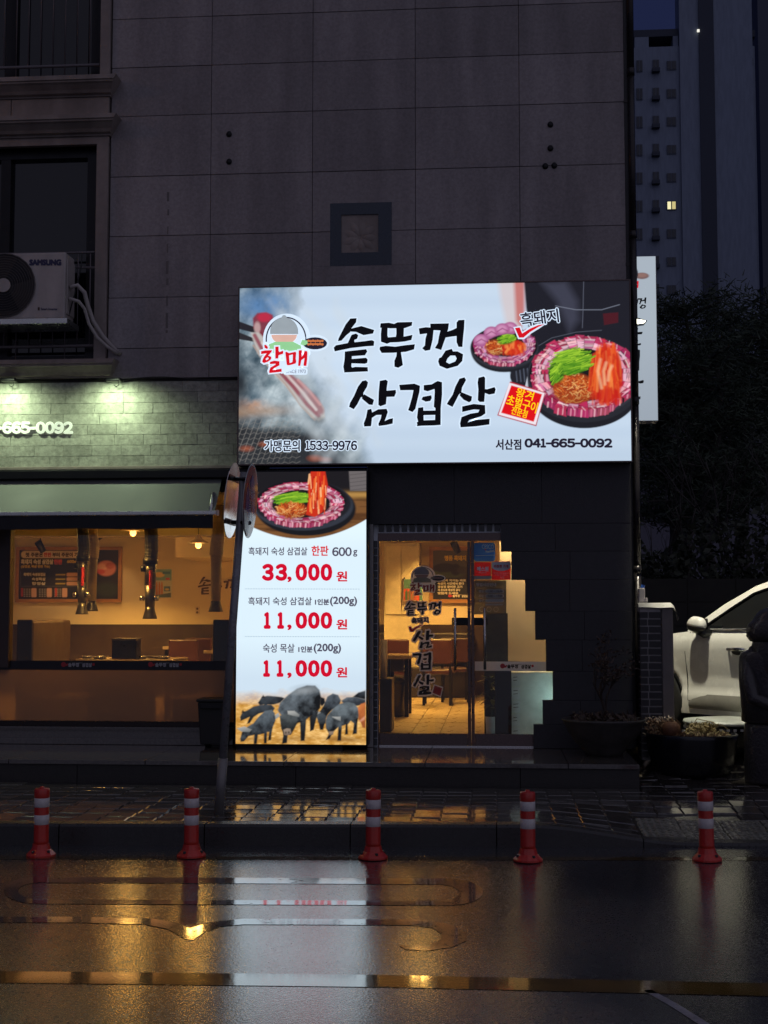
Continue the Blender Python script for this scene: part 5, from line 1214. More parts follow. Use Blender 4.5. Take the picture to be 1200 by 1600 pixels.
text('lettering', '흑돼지 숙성삼겹살', (37, 895, 71, 900), ty, M_cw, bd, 0.3); text('lettering', '숙성목살', (50, 902.5, 71, 907), ty, M_cw, bd, 0.3); text('lettering', '항정살', (50, 909.5, 71, 914), ty, M_cw, bd, 0.3)
# event poster
def sheet_poster(px0, py0, px1, py1, y, name, label, paint, parent=None, cat='poster', res=0.006):
    x0, z1_ = at(px0, (py0+py1)/2, y)[0], at((px0+px1)/2, py0, y)[1]; x1, z0 = at(px1, (py0+py1)/2, y)[0], at((px0+px1)/2, py1, y)[1]
    cv = Canvas(x0, x1, z0, z1_, y, res); paint(cv)
    if parent: return cv.build(name, M_paper, parent)
    t = thing(name, ((x0+x1)/2, y, z0), label, cat); cv.build('printed_sheet', M_paper, t); MB().box(x0-0.003, x1+0.003, y+0.001, y+0.004, z0-0.003, z1_+0.003).build('backing_card', M_wt, t); return t
def paint_event(cv):
    cv.fill((120, 160, 168)); cv.poly([(240, 907), (270, 907), (270, 935), (240, 935)], (196, 200, 190)); cv.ell(249, 898, 8, 4, (226, 196, 120)); cv.poly([(254, 893), (266, 893), (266, 897), (254, 897)], (60, 110, 150)); cv.poly([(259, 903), (265, 903), (265, 906), (259, 906)], (200, 50, 40))
    for x in (245, 249, 253): cv.poly([(x-1.4, 915), (x-0.7, 909), (x+0.7, 909), (x+1.4, 915), (x+1.6, 931), (x-1.6, 931)], (200, 120, 40))
    cv.poly([(256, 916), (266, 916), (266, 924), (256, 924)], (60, 100, 140)); cv.poly([(243, 930), (267, 926), (267, 934), (243, 934)], (70, 90, 100)); cv.ell(261, 921, 3, 1.6, (220, 190, 90))
sheet_poster(240, 889.5, 268, 933.5, BY-0.006, 'event_poster', 'small blue and white drinks poster taped to the cream wall', paint_event)
# wall brush lettering
wl_ = thing('wall_lettering', (at(340, 915, BY-0.01)[0], BY-0.01, at(340, 930, BY)[1]), 'dark raised brush lettering on the cream rear wall behind the parking sign', 'lettering')
flat('brush_letter', fit(['sot'], (309, 901, 330, 929)), BY-0.03, M_ink, wl_); flat('brush_letter', fit(['ttu'], (333, 903, 347, 927)), BY-0.03, M_ink, wl_); flat('brush_letter', fit(['kkeong'], (349, 903, 376, 930)), BY-0.03, M_ink, wl_)
x, z = at(308.5, 954, BY); so = thing('wall_socket', (x, BY-0.01, z-0.05), 'cream double wall socket under the brush lettering', 'socket')
MB().box(x-0.035, x+0.035, BY-0.012, BY-0.001, z-0.06, z+0.06).build('socket_plate', M_shade, so, bevel=0.004)
for s in (-1, 1): MB().cyl((x, BY-0.0135, z+0.028*s), (x, BY-0.0121, z+0.028*s), 0.019, n=14).build('socket_hole', M_ink, so)
# ---- extraction arms
M_hood = mat('smoky_steel', (0.13, 0.12, 0.11), 0.38, 0.8); M_duct = mat('black_duct', (0.02, 0.017, 0.015), 0.5); M_beige = mat('beige_sleeve', (0.42, 0.33, 0.2), 0.5)
def arm(px, pbot, y, label, kind='black', bend=0.0, w=0.09):
    x, zb = at(px, pbot, y); t = thing('extraction_arm', (x, y, zb), label, 'extractor', 'table smoke extraction arms')
    m = M_duct if kind == 'black' else M_beige
    z2_ = zb+0.62
    pts = [(x+bend*0.8, y, CZ-0.003), (x+bend*0.5, y, CZ-0.25), (x+0.01, y, z2_+0.12), (x, y, z2_)]
    n = 26; fl = []; rr = []
    for i in range(n+1):
        s = i/n*(len(pts)-1); k = min(int(s), len(pts)-2); f = s-k; fl.append(tuple(pts[k][q]*(1-f)+pts[k+1][q]*f for q in range(3))); rr.append(w*(0.98 if i % 2 else 1.02))
    MB().tube(fl, rr, 12).build('flexible_hose', M_duct if kind == 'black' else M_beige, t, smooth=False)
    if kind == 'black':
        MB().cyl((x, y, z2_-0.26), (x, y, z2_), w*0.85, n=14).build('steel_sleeve', mat_once('dark_steel'), t, smooth=True)
        MB().cyl((x-0.002, y, z2_-0.03), (x-0.002, y, z2_+0.03), w*1.12, n=14).build('clamp', M_black_metal, t, smooth=True)
        k = MB().cyl((x-w*1.3, y-0.02, z2_-0.08), (x-w*0.7, y-0.02, z2_-0.08), 0.035, n=12).build('damper_knob', M_black_metal, t, smooth=True)
        MB().cyl((x, y, z2_-0.51), (x, y, z2_-0.262), w*0.7, w*0.85, 14).build('inner_pipe', M_hood, t, smooth=True)
        for s in (-1, 1): MB().cyl((x+s*w*0.8, y-0.03, z2_-0.40), (x+s*w*1.35, y-0.05, z2_-0.40), 0.028, n=10).build('wing_nut', M_steel, t, smooth=True)
        MB().cyl((x+w*0.3, y-w*0.95, z2_-0.30), (x+w*0.3, y-w*0.95, z2_-0.10), 0.018, n=8).build('red_tag', mat_once('red_tag'), t)
    else:
        MB().cyl((x, y, z2_-0.51), (x, y, z2_), w*0.72, w*0.85, 14).build('sleeve', M_beige, t, smooth=True)
    MB().lathe([(w*0.7, 0.13), (w*0.78, 0.08), (w*1.05, 0.015), (w*1.1, 0.0), (w*1.0, 0.0), (w*0.7, 0.07), (w*0.6, 0.13)], (x, y, zb), 18).build('hood', M_hood, t, smooth=True)
_mo = {}
def mat_once(k):
    if k not in _mo: _mo[k] = {'dark_steel': lambda: mat('dark_steel', (0.10, 0.09, 0.085), 0.3, 0.8), 'red_tag': lambda: mat('red_plastic', (0.4, 0.02, 0.02), 0.4)}[k]()
    return _mo[k]
arm(128, 960, 1.9, 'black extraction hose with steel hood hanging in front of the menu board', 'black', -0.02, 0.066)
arm(143, 955, 2.6, 'pale sleeved extraction arm beside the black hose over the menu board', 'beige', -0.03, 0.07)
arm(234, 967, 1.5, 'black extraction hose with clamp and wing nuts left of the drinks poster', 'black', 0.0, 0.072)
arm(337, 956, 1.9, 'pale sleeved extraction arm hanging before the brush lettering', 'beige', 0.06, 0.075)
# ---- window booth: benches and table against the glass
M_leather = mat('brown_leatherette', (0.085, 0.048, 0.028), 0.4, vary=0.15, scale=5); M_dkleather = mat('dark_leatherette', (0.025, 0.02, 0.02), 0.42)
M_top = mat('stone_table_top', (0.30, 0.24, 0.18), 0.16, vary=0.3, scale=30); M_redseat = mat('oxblood_seat', (0.05, 0.012, 0.010), 0.45)
y0 = 0.45
def booth(pl, pr_, label, side):
    xl, xr = at(pl, 1000, y0)[0], at(pr_, 1000, y0)[0]; zt_ = at(60, 969, y0)[1]
    t = thing('booth_bench', ((xl+xr)/2, y0+0.6, PZ), label, 'bench', 'booth benches at the window')
    MB().box(xl, xr, y0, y0+1.25, PZ+0.02, zt_).build('backrest', M_leather, t, bevel=0.03)
    MB().box(xl-0.004, xr+0.004, y0-0.035, y0-0.001, PZ+0.01, zt_+0.006).build('end_panel', M_dkleather, t, bevel=0.015)
    s0, s1 = (xr+0.002, xr+0.44) if side > 0 else (xl-0.44, xl-0.002)
    MB().box(s0, s1, y0-0.02, y0+1.25, at(80, 1091, y0)[1]-0.12, at(80, 1091, y0)[1]).build('seat', M_leather, t, bevel=0.03)
    MB().box(s0+0.02, s1-0.02, y0+0.02, y0+1.2, PZ+0.001, at(80, 1091, y0)[1]-0.121).build('seat_base', M_dkleather, t)
booth(28, 51, 'high backed brown booth bench on the left of the window table', 1)
booth(334, 366, 'high backed dark booth bench behind the parking sign pole', -1)
xl, xr = at(136, 1000, y0)[0], at(243, 1000, y0)[0]
tb = thing('booth_table', ((xl+xr)/2, 1.1, PZ), 'stone topped table between the booth benches at the window', 'table')
zt_ = at(190, 1040, y0)[1]
MB().box(xl-0.03, xr+0.03, y0-0.03, 1.75, zt_-0.035, zt_).build('table_top', M_top, tb, bevel=0.004); MB().box(xl+0.02, xr-0.02, y0+0.02, y0+0.06, PZ, zt_-0.036).build('end_board', M_dkleather, tb); MB().box(xl+0.25, xr-0.25, 1.3, 1.5, PZ, zt_-0.036).build('pedestal', M_black_metal, tb)
# table further in, laid with steel bowls
xl, xr = at(118, 1030, 2.9)[0], at(272, 1030, 2.9)[0]; zt2 = at(190, 1030, 2.9)[1]
tb2 = thing('dining_table', ((xl+xr)/2, 3.3, PZ), 'long stone topped table inside the window laid with steel dishes', 'table')
MB().box(xl, xr, 2.9, 3.65, zt2-0.04, zt2).build('table_top', M_top, tb2, bevel=0.004)
for a in (xl+0.1, xr-0.1):
    for b in (3.0, 3.55): MB().box(a-0.03, a+0.03, b-0.03, b+0.03, PZ, zt2-0.041).build('leg', M_black_metal, tb2)
for k, (px, r, lb) in enumerate(((158, 0.10, 'steel dish on the long table, left of the black box'), (137, 0.07, 'small steel dish at the left end of the long table'), (240, 0.11, 'steel dish on the long table, right of the black box'), (258, 0.08, 'small steel dish at the right end of the long table'), (222, 0.07, 'small steel dish just right of the black box'))):
    x = at(px, 1020, 3.1)[0]; d = MB().lathe([(r*0.6, 0.0), (r*0.95, 0.018), (r, 0.03), (r*0.92, 0.028), (r*0.55, 0.008), (0, 0.008)], (0, 0, 0), 18).build('steel_dish', M_steel, None, smooth=True); d.location = (x, 3.05+0.06*(k % 3), zt2+0.001); tag(d, lb, 'dish', 'steel dishes on the long table')
x0, z0 = at(175, 1029, 2.95); x1, z1_ = at(214, 1000, 2.95)
bx = thing('black_box', ((x0+x1)/2, 3.0, zt2), 'black square box standing on the laid table', 'box'); MB().box(x0, x1, 2.93, 3.15, zt2+0.001, z1_).build('box_body', M_black_metal, bx, bevel=0.006); MB().box(x0-0.004, x1+0.004, 2.926, 3.154, z1_+0.0005, z1_+0.02).build('lid', M_dkleather, bx, bevel=0.004)
# chairs and tables deeper in the room
def chair(px, pfoot, y, label, rz=0.0):
    x, _ = at(px, pfoot, y); t = thing('dining_chair', (x, y, PZ), label, 'chair', 'oxblood dining chairs', rz)
    MB().box(-0.21, 0.21, -0.20, 0.22, 0.42, 0.48).build('seat', M_redseat, t, local=True, bevel=0.015); MB().box(-0.20, 0.20, 0.20, 0.25, 0.56, 0.90).build('backrest', M_redseat, t, local=True, bevel=0.02)
    for a in (-0.18, 0.18):
        MB().box(a-0.018, a+0.018, -0.19, -0.155, 0, 0.419).build('leg', M_black_metal, t, local=True); MB().box(a-0.018, a+0.018, 0.201, 0.236, 0, 0.559).build('leg', M_black_metal, t, local=True)
chair(618, 1118, 5.6, 'oxblood chair behind the small table inside the door', 3.14); chair(684, 1100, 5.9, 'oxblood chair in the middle of the view through the door', 3.14); chair(292, 1060, 5.4, 'oxblood chair deep in the room beside the booth bench', 3.14); chair(318, 1060, 6.3, 'oxblood chair nearest the dark booth bench', 3.0); chair(712, 1100, 6.6, 'oxblood chair near the door handle, under the framed picture', 3.14)
def table(px0, px1, py, y, label, dep=0.7):
    x0, z = at(px0, py, y); x1, _ = at(px1, py, y); t = thing('cafe_table', ((x0+x1)/2, y+dep/2, PZ), label, 'table', 'stone topped tables')
    MB().box(x0, x1, y, y+dep, z-0.045, z).build('table_top', M_top, t, bevel=0.004)
    for a in (x0+0.05, x1-0.05):
        for b in (y+0.06, y+dep-0.06): MB().box(a-0.025, a+0.025, b-0.025, b+0.025, PZ, z-0.046).build('leg', M_black_metal, t)
    MB().box(x0+0.08, x1-0.08, y+0.05, y+0.07, z-0.2, z-0.046).build('apron', M_dkleather, t)
table(600, 641, 1024, 3.6, 'small stone topped table at the left of the door view'); table(686, 734, 1012, 6.9, 'stone topped table at the rear, right of the hanging door letters'); table(254, 282, 1010, 6.9, 'stone topped table at the rear behind the laid table'); table(318, 340, 1016, 6.0, 'pale stone topped table beside the dark booth bench')
x0, _ = at(560, 1000, 7.3); x1, _ = at(740, 1000, 7.3)
rb = thing('rear_banquette', ((x0+x1)/2, 7.5, PZ), 'dark upholstered banquette along the rear wainscot seen through the door', 'bench')
MB().box(x0, x1, 7.35, 7.9, PZ+0.001, PZ+0.45).build('seat', M_dkleather, rb, bevel=0.02); MB().box(x0, x1, 7.7, 7.95, PZ+0.451, PZ+0.95).build('backrest', M_dkleather, rb, bevel=0.02)
x, y = on(615, 1119, PZ); tr = thing('waste_bin', (x, y, PZ), 'dark round waste bin on the tiles inside the left door leaf', 'bin')
MB().lathe([(0.13, 0.0), (0.145, 0.30), (0.15, 0.38), (0.155, 0.40)], (x, y, PZ), 20).build('bin_body', M_dkleather, tr, smooth=True); MB().lathe([(0.16, 0.401), (0.15, 0.44), (0.11, 0.47), (0.0, 0.48)], (x, y, PZ), 20).build('lid', M_black_metal, tr, smooth=True)
# pale cabinet at the rear, drinks shelf
M_pale = mat('pale_laminate', (0.62, 0.56, 0.44), 0.5)
x0, z1_ = at(600, 848, 7.4); x1, z0 = at(655, 960, 7.4)
cb = thing('tall_cabinet', ((x0+x1)/2, 7.6, PZ), 'tall pale cabinet against the rear wall seen through the left door leaf', 'cabinet')
MB().box(x0, x1, 7.4, BY-0.04, PZ, z1_).build('cabinet_body', M_pale, cb, bevel=0.01)
for a, b in ((x0+0.02, (x0+x1)/2-0.005), ((x0+x1)/2+0.005, x1-0.02)): MB().box(a, b, 7.385, 7.399, z0, z1_-0.05).build('cabinet_door', M_pale, cb, bevel=0.004)
MB().box(x0+0.30, x0+0.32, 7.36, 7.384, z0+0.35, z0+0.55).build('door_pull', M_steel, cb)
def paint_drink(cv):
    cv.fill((70, 110, 100)); cv.poly([(630, 920), (655, 920), (655, 940), (630, 940)], (180, 60, 40))
    for k in range(4): cv.poly([(633+k*5, 938), (633+k*5, 925), (635+k*5, 921), (637+k*5, 925), (637+k*5, 938)], (40+40*k, 90, 60))
sheet_poster(631, 905, 660, 938, 7.35, 'drinks_poster', 'green and red drinks poster on the pale cabinet behind the door lettering', paint_drink)
def paint_pig(cv):
    cv.fill((58, 52, 44)); cv.poly([(670, 850), (735, 850), (735, 886), (670, 886)], (86, 84, 74)); cv.ell(700, 893, 30, 10, (70, 82, 50), 1, 3); cv.ell(695, 887, 18, 7, (40, 38, 38), 1, 2); cv.ell(712, 890, 8, 9, (36, 34, 34), 1, 2); cv.ell(724, 891, 10, 6, (60, 56, 54), 1, 2); cv.poly([(670, 903), (735, 903), (735, 945), (670, 945)], (22, 18, 18))
fp, ty = framed(671, 854.5, 738, 942, 'pine framed picture of black pigs above white Korean text on the rear wall', 'framed_picture', paint_pig, 'picture', 0.055)
text('lettering', '명품 흑돼지', (695, 868, 728, 876), ty, M_yl, fp, 0.4)
for k, s in enumerate(('그 맛의 차이는 바로', '숙성의 시간에서 온다', '정성껏 준비한 고기', '저 온도로 정성껏 굽다', '맛있게 드세요')): text('lettering', s, (684, 905+k*5, 684+44-3*k, 908.6+k*5), ty, M_cw, fp, 0.25)
mini_logo(700, 931, ty, M_cw, fp, 0.5)
# drinks and jugs near the left jamb of the door
x0, z0 = at(592, 1060, 1.6); x1, z1_ = at(604, 1000, 1.6)
st_ = thing('cup_stack', ((x0+x1)/2, 1.7, z0), 'pale stack of paper cups on a stand just inside the left door jamb', 'cup stack')
MB().cyl(((x0+x1)/2, 1.7, z0), ((x0+x1)/2, 1.7, z1_), 0.04, 0.045, 14).build('cups', M_shade, st_, smooth=True); MB().box(x0-0.1, x1+0.06, 1.55, 1.9, PZ, z0-0.001).build('stand', M_dkleather, st_, bevel=0.01)
# ---- right of the door: white counter with papers, plants, dark board
x0, z1_ = at(798, 1050, 0.55); x1, _ = at(872, 1050, 0.55)
ct = thing('white_counter', ((x0+x1)/2, 0.7, PZ), 'white counter front with paper notes behind the right door leaf', 'counter')
MB().box(x0, min(x1+0.05, IX1-0.01), 0.55, PY_-0.002, PZ, z1_).build('counter_body', mat('white_laminate', (0.70, 0.72, 0.70), 0.4), ct, bevel=0.006)
for k in range(5):
    a, b = at(799.5, 1053+k*21, 0.54); c, d = at(812.5, 1072+k*21, 0.54)
    n = MB().box(a, c, 0.538, 0.545, d, b).build('paper_note', M_wt, ct)
    for j in range(2): flat('pen_scribble', [[[(802, 1058+k*21+j*5), (808+(k % 3), 1057.4+k*21+j*5), (808+(k % 3), 1058.2+k*21+j*5), (802, 1058.9+k*21+j*5)]]], 0.5365, M_grey_ink if False else M_ink, n)
ll = thing('led_strip', (at(880, 1060, 0.30)[0], 0.30, at(880, 1130, 0.30)[1]), 'cool white light strip beside the counter, hidden by the black cladding', 'lamp')
lx, lz = at(880, 1090, 0.30)
MB().box(lx-0.012, lx+0.012, 0.29, 0.312, lz-0.28, lz+0.28).build('strip_body', glow('cool_strip', (0.55, 0.92, 0.9), 2.0), ll)
lamp_light((lx-0.03, 0.30, lz), 4.6, (0.58, 0.95, 0.90), ll, 0.05)
x0, z1_ = at(773, 1049, 0.42); x1, _ = at(799, 1049, 0.42)
bo = thing('dark_menu_stand', ((x0+x1)/2, 0.45, PZ), 'dark upright board standing behind the right door handle', 'board')
MB().box(x0, x1, 0.42, 0.47, PZ+0.02, z1_+0.05).build('board', M_dkleather, bo, bevel=0.005); MB().box(x0-0.01, x1+0.01, 0.40, 0.52, PZ, PZ+0.019).build('foot', M_black_metal, bo)
def leafy(name, c, pot, label, n, rr, hh, m, leaf=(0.16, 0.022), potm=None, seed=1, grp=None):
    r = random.Random(seed); t = thing(name, c, label, 'plant', grp)
    if pot: MB().lathe([(pot[0]*0.75, 0.0), (pot[0], pot[1]), (pot[0]*0.92, pot[1]), (pot[0]*0.9, pot[1]-0.03), (0, pot[1]-0.03)], c, 18).build('pot', potm, t, smooth=True)
    z0 = c[2]+(pot[1]-0.03 if pot else 0); V = []; F = []; st = MB()
    for k in range(n):
        a = r.uniform(0, 6.28); h = hh*r.uniform(0.25, 1.0); d = rr*r.uniform(0.1, 0.6)
        bx_, by_ = c[0]+d*math.cos(a), c[1]+d*math.sin(a)
        if k % 6 == 0: st.tube([(c[0]+r.uniform(-.02, .02), c[1], z0), (c[0]+(bx_-c[0])*0.5, c[1]+(by_-c[1])*0.5, z0+h*0.6), (bx_, by_, z0+h)], [0.007, 0.005, 0.003], 5)
        L_ = leaf[0]*r.uniform(0.6, 1.3); w = leaf[1]*r.uniform(0.7, 1.3); up = r.uniform(-0.5, 0.9)
        b = len(V); dirv = Vector((math.cos(a), math.sin(a), up)).normalized(); side = dirv.cross(Vector((0, 0, 1))).normalized(); base = Vector((bx_, by_, z0+h))
        for q, (s, wd, dr) in enumerate(((0, 0.15, 0), (0.4, 1.0, 0.02), (0.75, 0.7, 0.10), (1, 0.05, 0.22))):
            p = base+dirv*L_*s-Vector((0, 0, 1))*L_*dr
            V += [tuple(p-side*w*wd), tuple(p+side*w*wd)]
            if q: F.append((b+2*q-2, b+2*q-1, b+2*q+1, b+2*q))
    mesh_obj('foliage', V, F, m, t); st.build('stem', M_stem, t); return t
M_leaf = mat('dark_leaf', (0.045, 0.075, 0.02), 0.4, vary=0.4, scale=9); M_leaf2 = mat('yellow_leaf', (0.16, 0.16, 0.03), 0.45, vary=0.3, scale=12); M_stem = mat('plant_stem', (0.07, 0.06, 0.03), 0.6)
x, z = at(767, 1126, 0.55); leafy('potted_orchid', (x, 0.62, PZ), (0.055, 0.24), 'yellow green plant in a white pot behind the right door handle', 60, 0.09, 0.42, M_leaf2, (0.12, 0.018), M_wt, 4)
x0, z1_ = at(756, 958, 0.62); x1, z0_ = at(794, 1048, 0.62)
bn = thing('added_dark_screen', ((x0+x1)/2, 0.66, PZ), 'added dark olive screen filling the dark area below the opening hours poster', 'screen')  # screen added as a stand-in for the dark area behind the glass
MB().box(x0, x1, 0.62, 0.65, PZ+0.04, z1_).build('screen_panel', mat('olive_screen', (0.05, 0.042, 0.022), 0.5, vary=0.5, scale=7), bn, bevel=0.004)
for xx in (x0, x1-0.03): MB().box(xx, xx+0.03, 0.60, 0.68, PZ, PZ+0.039).build('foot', M_black_metal, bn)
# ---- stickers on the door glass
SG = GY-0.008
def plate(px0, py0, px1, py1, name, label, paint, cat='sticker', r=2.0):
    return sheet_poster(px0, py0, px1, py1, SG, name, label, paint, None, cat, 0.005)
def st_paint(cols):
    def f(cv):
        cv.fill(cols[0])
        for c in cols[1:]: cv.poly(c[0], c[1])
    return f
def decal(px0, py0, px1, py1, name, label, cols, outline=None):
    x, z = at((px0+px1)/2, py1, SG); t = thing(name, (x, SG, z), label, 'sticker')
    flat('sticker_sheet', [[outline or rrect(px0, py0, px1, py1, 1.2)]], SG, cols, t); return t
M_bl = glass_mat('blue_vinyl', (0.3, 0.4, 0.8), 0.5, 0.2, clear=0.05, film=(0.03, 0.17, 0.80)); M_rv = glass_mat('red_vinyl', (0.8, 0.3, 0.3), 0.5, 0.2, clear=0.05, film=(0.75, 0.03, 0.05)); M_rvb = mat('red_plastic_lens', (0.45, 0.02, 0.03), 0.3); M_gv = mat('grey_vinyl', (0.30, 0.33, 0.33), 0.5)
s = decal(740.5, 848, 774, 877, 'blue_sticker', 'blue pest control sticker at the top of the right door leaf', M_bl, rrect(740.5, 848, 773.5, 877, 4))
text('lettering', 'CESCO', (753, 850.8, 771.5, 857.5), SG-0.001, M_wfilm, s); text('lettering', 'Members', (759, 859.5, 772, 863), SG-0.001, M_wt, s, 0.2, -0.15); flat('sticker_stripe', [[[(743, 868), (773, 867), (773, 867.7), (743, 868.7)]]], SG-0.001, M_wt, s); flat('sticker_stripe', [[[(757, 858.5), (759.5, 857.5), (759, 861)]]], SG-0.001, M_rv, s)
s = decal(741, 878.5, 767, 905, 'security_sticker', 'red security company sticker under the blue sticker', M_rv)
text('lettering', '에스원', (745.5, 885.5, 763, 892.5), SG-0.001, M_wt, s, 0.35); text('lettering', '무인경비구역', (748, 894, 760, 896), SG-0.001, M_wt, s); flat('sticker_strip', [[[(741, 900), (767, 900), (767, 905), (741, 905)]]], SG-0.001, M_gv, s)
s = decal(768.5, 877.5, 798, 906, 'charity_sticker', 'white and red charity sticker right of the security sticker', M_rv)
flat('sticker_cap', [[[(768.5, 878), (798, 878), (798, 886), (794, 890), (788, 892), (783, 892.4), (778, 892), (772, 890), (768.5, 887)]]], SG-0.001, M_wt, s); text('lettering', '따뜻한 가게', (772, 882.5, 794, 887.5), SG-0.002, M_rv, s, 0.2)
for k in range(2): text('lettering', '이 가게는 이웃과 함께합니다', (771.5+k*2, 894.5+k*3, 795-k*2, 896.5+k*3), SG-0.001, M_wt, s)
text('lettering', '사랑', (781, 900.5, 788, 904), SG-0.001, M_wt, s)
M_hours = glass_mat('smoked_film', (0.30, 0.31, 0.31), 0.6, 0.05, clear=0.25, film=(0.10, 0.105, 0.10))
s = decal(738.6, 907, 791, 960, 'hours_poster', 'smoky grey opening hours poster on the right door leaf', M_hours)
text('lettering', '영업시간안내', (744, 911, 775, 916), SG-0.001, M_gv, s, 0.3)
for k in range(3): flat('time_pill', [[rrect(758, 921+k*7.3, 787.5, 926.6+k*7.3, 2.6)]], SG-0.001, M_gv, s); 
for k, tt in enumerate(('11:00 ~ 22:00', '15:00 ~ 17:00')): text('lettering', tt, (761, 922.4+k*7.3, 785, 925.4+k*7.3), SG-0.002, M_blk, s, 0.2)
flat('time_pill', [[rrect(758, 943.5, 786, 946, 1.2)]], SG-0.001, M_gv, s)
for k, tt in enumerate(('평일', '주말', '휴무')): text('lettering', tt, (748, 922+k*7.3, 756, 926+k*7.3), SG-0.001, M_gv, s, 0.2)
for k in range(3): flat('round_icon', [[[(753+k*11+4*math.cos(q*0.42), 952+4*math.sin(q*0.42)) for q in range(15)], [(753+k*11+3.2*math.cos(q*0.42), 952+3.2*math.sin(q*0.42)) for q in range(15)]]], SG-0.001, M_gv, s)
s = thing('white_band_sticker', (at(797, 1041, SG)[0], SG, at(797, 1048, SG)[1]), 'white horizontal band sticker with the shop logo across the right door leaf', 'sticker')
flat('band_sheet', [[[(742, 1033.5), (870, 1034), (870, 1048.7), (742, 1048)]]], SG, M_wfilm, s); mini_logo(781, 1041, SG-0.001, M_blk, s, 0.78)
# big vertical door lettering with pale outline on the left leaf
s = thing('door_lettering', (at(660, 1000, SG)[0], SG, at(660, 1088, SG)[1]), 'vertical shop name in black outlined brush letters on the left door leaf', 'lettering')
for ks, bx in ((['sot', 'ttu', 'kkeong'], (632, 939, 689, 962)), (['sam'], (645, 985, 677, 1013)), (['gyeop'], (645, 1019, 674, 1047)), (['sal'], (645, 1054, 678, 1086))):
    for kk in ks if len(ks) == 1 else [ks]:
        brush('brush_letter', fit(ks if isinstance(kk, list) else [kk], bx), SG-0.002, M_blk, s, M_outl, 2.3 if len(ks) == 1 else 1.5)
hx = fit(['hal', 'mae'], (641, 909, 679, 930)); flat('logo_outline', [[inflate(lp[0], 1.4)] for lp in hx], SG-0.0015, M_outl, s); flat('logo_letter', hx, SG-0.0045, mat('faded_red_print', (0.30, 0.04, 0.035), 0.5), s)
T = lambda P: [(642+(p[0]-412)*0.53, 884+(p[1]-490)*0.42) for p in P]
pot_badge(SG, s, T, False, (M_outl, M_blk, mat('grey_film', (0.24, 0.21, 0.20), 0.5), mat('peach_film', (0.33, 0.19, 0.14), 0.5), mat('khaki_film', (0.26, 0.22, 0.14), 0.5)))
text('letter_outline', '흑돼지', (643, 965, 669, 974), SG-0.0005, M_outl, s, 1.3, -0.06, 8); text('lettering', '흑돼지', (643, 965, 669, 974), SG-0.003, M_blk, s, 0.3, -0.06)
ckd = [(638+(p[0]-804)*0.5, 976+(p[1]-506)*0.5) for p in ck]; flat('tick_outline', [[inflate(ckd, 1.3)]], SG-0.001, M_outl, s); flat('tick_mark', [[ckd]], SG-0.003, M_rv, s)
flat('seal_outline', [[[(678, 1069), (692.5, 1073.5), (689, 1089.5), (674, 1083.5)]]], SG-0.001, M_outl, s); flat('seal_mark', [[[(679, 1071), (691, 1075), (688, 1087.5), (676, 1082.5)]]], SG-0.002, mat('coral_print', (0.42, 0.07, 0.05), 0.5), s); text('lettering', '숯불', (679, 1075, 688, 1083), SG-0.003, M_rv, s, 0.0, 0.3)
# ================================================================== AWNING
ay0, ay1 = -0.12, -0.45
axr = at(341, 775, -0.28)[0]; zt_a = at(170, 749.5, ay0)[1]; zb_a = at(170, 800, ay1)[1]
aw = thing('roll_awning', (-4, -0.1, zb_a), 'grey green roll out awning with dark valance over the window', 'awning')
MB().box(-9, SX1-0.06, -0.17, -0.061, zt_a+0.004, at(100, 735, -0.1)[1]-0.004).build('cassette', M_black_metal, aw, bevel=0.01)
V = []; F = []; nx = 60; ny = 6
for j in range(ny+1):
    t = j/ny
    for i in range(nx+1):
        x = -9+(axr+9)*i/nx; V.append((x, ay0+(ay1-ay0)*t, zt_a+(zb_a-zt_a)*t-0.018*math.sin(math.pi*t)+0.004*math.sin(x*2.3)*math.sin(math.pi*t)))
for j in range(ny):
    for i in range(nx): F.append((j*(nx+1)+i, (j+1)*(nx+1)+i, (j+1)*(nx+1)+i+1, j*(nx+1)+i+1))
mesh_obj('cloth', V, F, M_awn, aw, smooth=True)
MB().box(-9, axr+0.02, ay1-0.03, ay1+0.02, zb_a-0.035, zb_a+0.006).build('front_bar', M_alu, aw, bevel=0.008)
MB().box(axr+0.021, axr+0.04, ay1-0.035, ay1+0.025, zb_a-0.04, zb_a+0.012).build('end_cap', M_acwhite, aw, bevel=0.004)
zv = at(170, 826.5, ay1)[1]; V = []; F = []; n = 160
for i in range(n+1):
    x = -9+(axr-0.01+9)*i/n; w = 0.008*math.sin(x*9)+0.004*math.sin(x*23)
    V += [(x, ay1-0.02+w*0.3, zb_a-0.036), (x, ay1-0.02+w, zv+0.004*math.sin(x*6))]
for i in range(n): F.append((2*i, 2*i+1, 2*i+3, 2*i+2))
mesh_obj('valance', V, F, M_awndark, aw, smooth=True)
MB().tube([(axr-0.08, -0.08, zt_a-0.12), (axr-0.05, -0.30, zt_a-0.16), (axr-0.04, ay1, zb_a-0.02)], 0.016, 8).build('folding_arm', M_alu, aw, smooth=True)
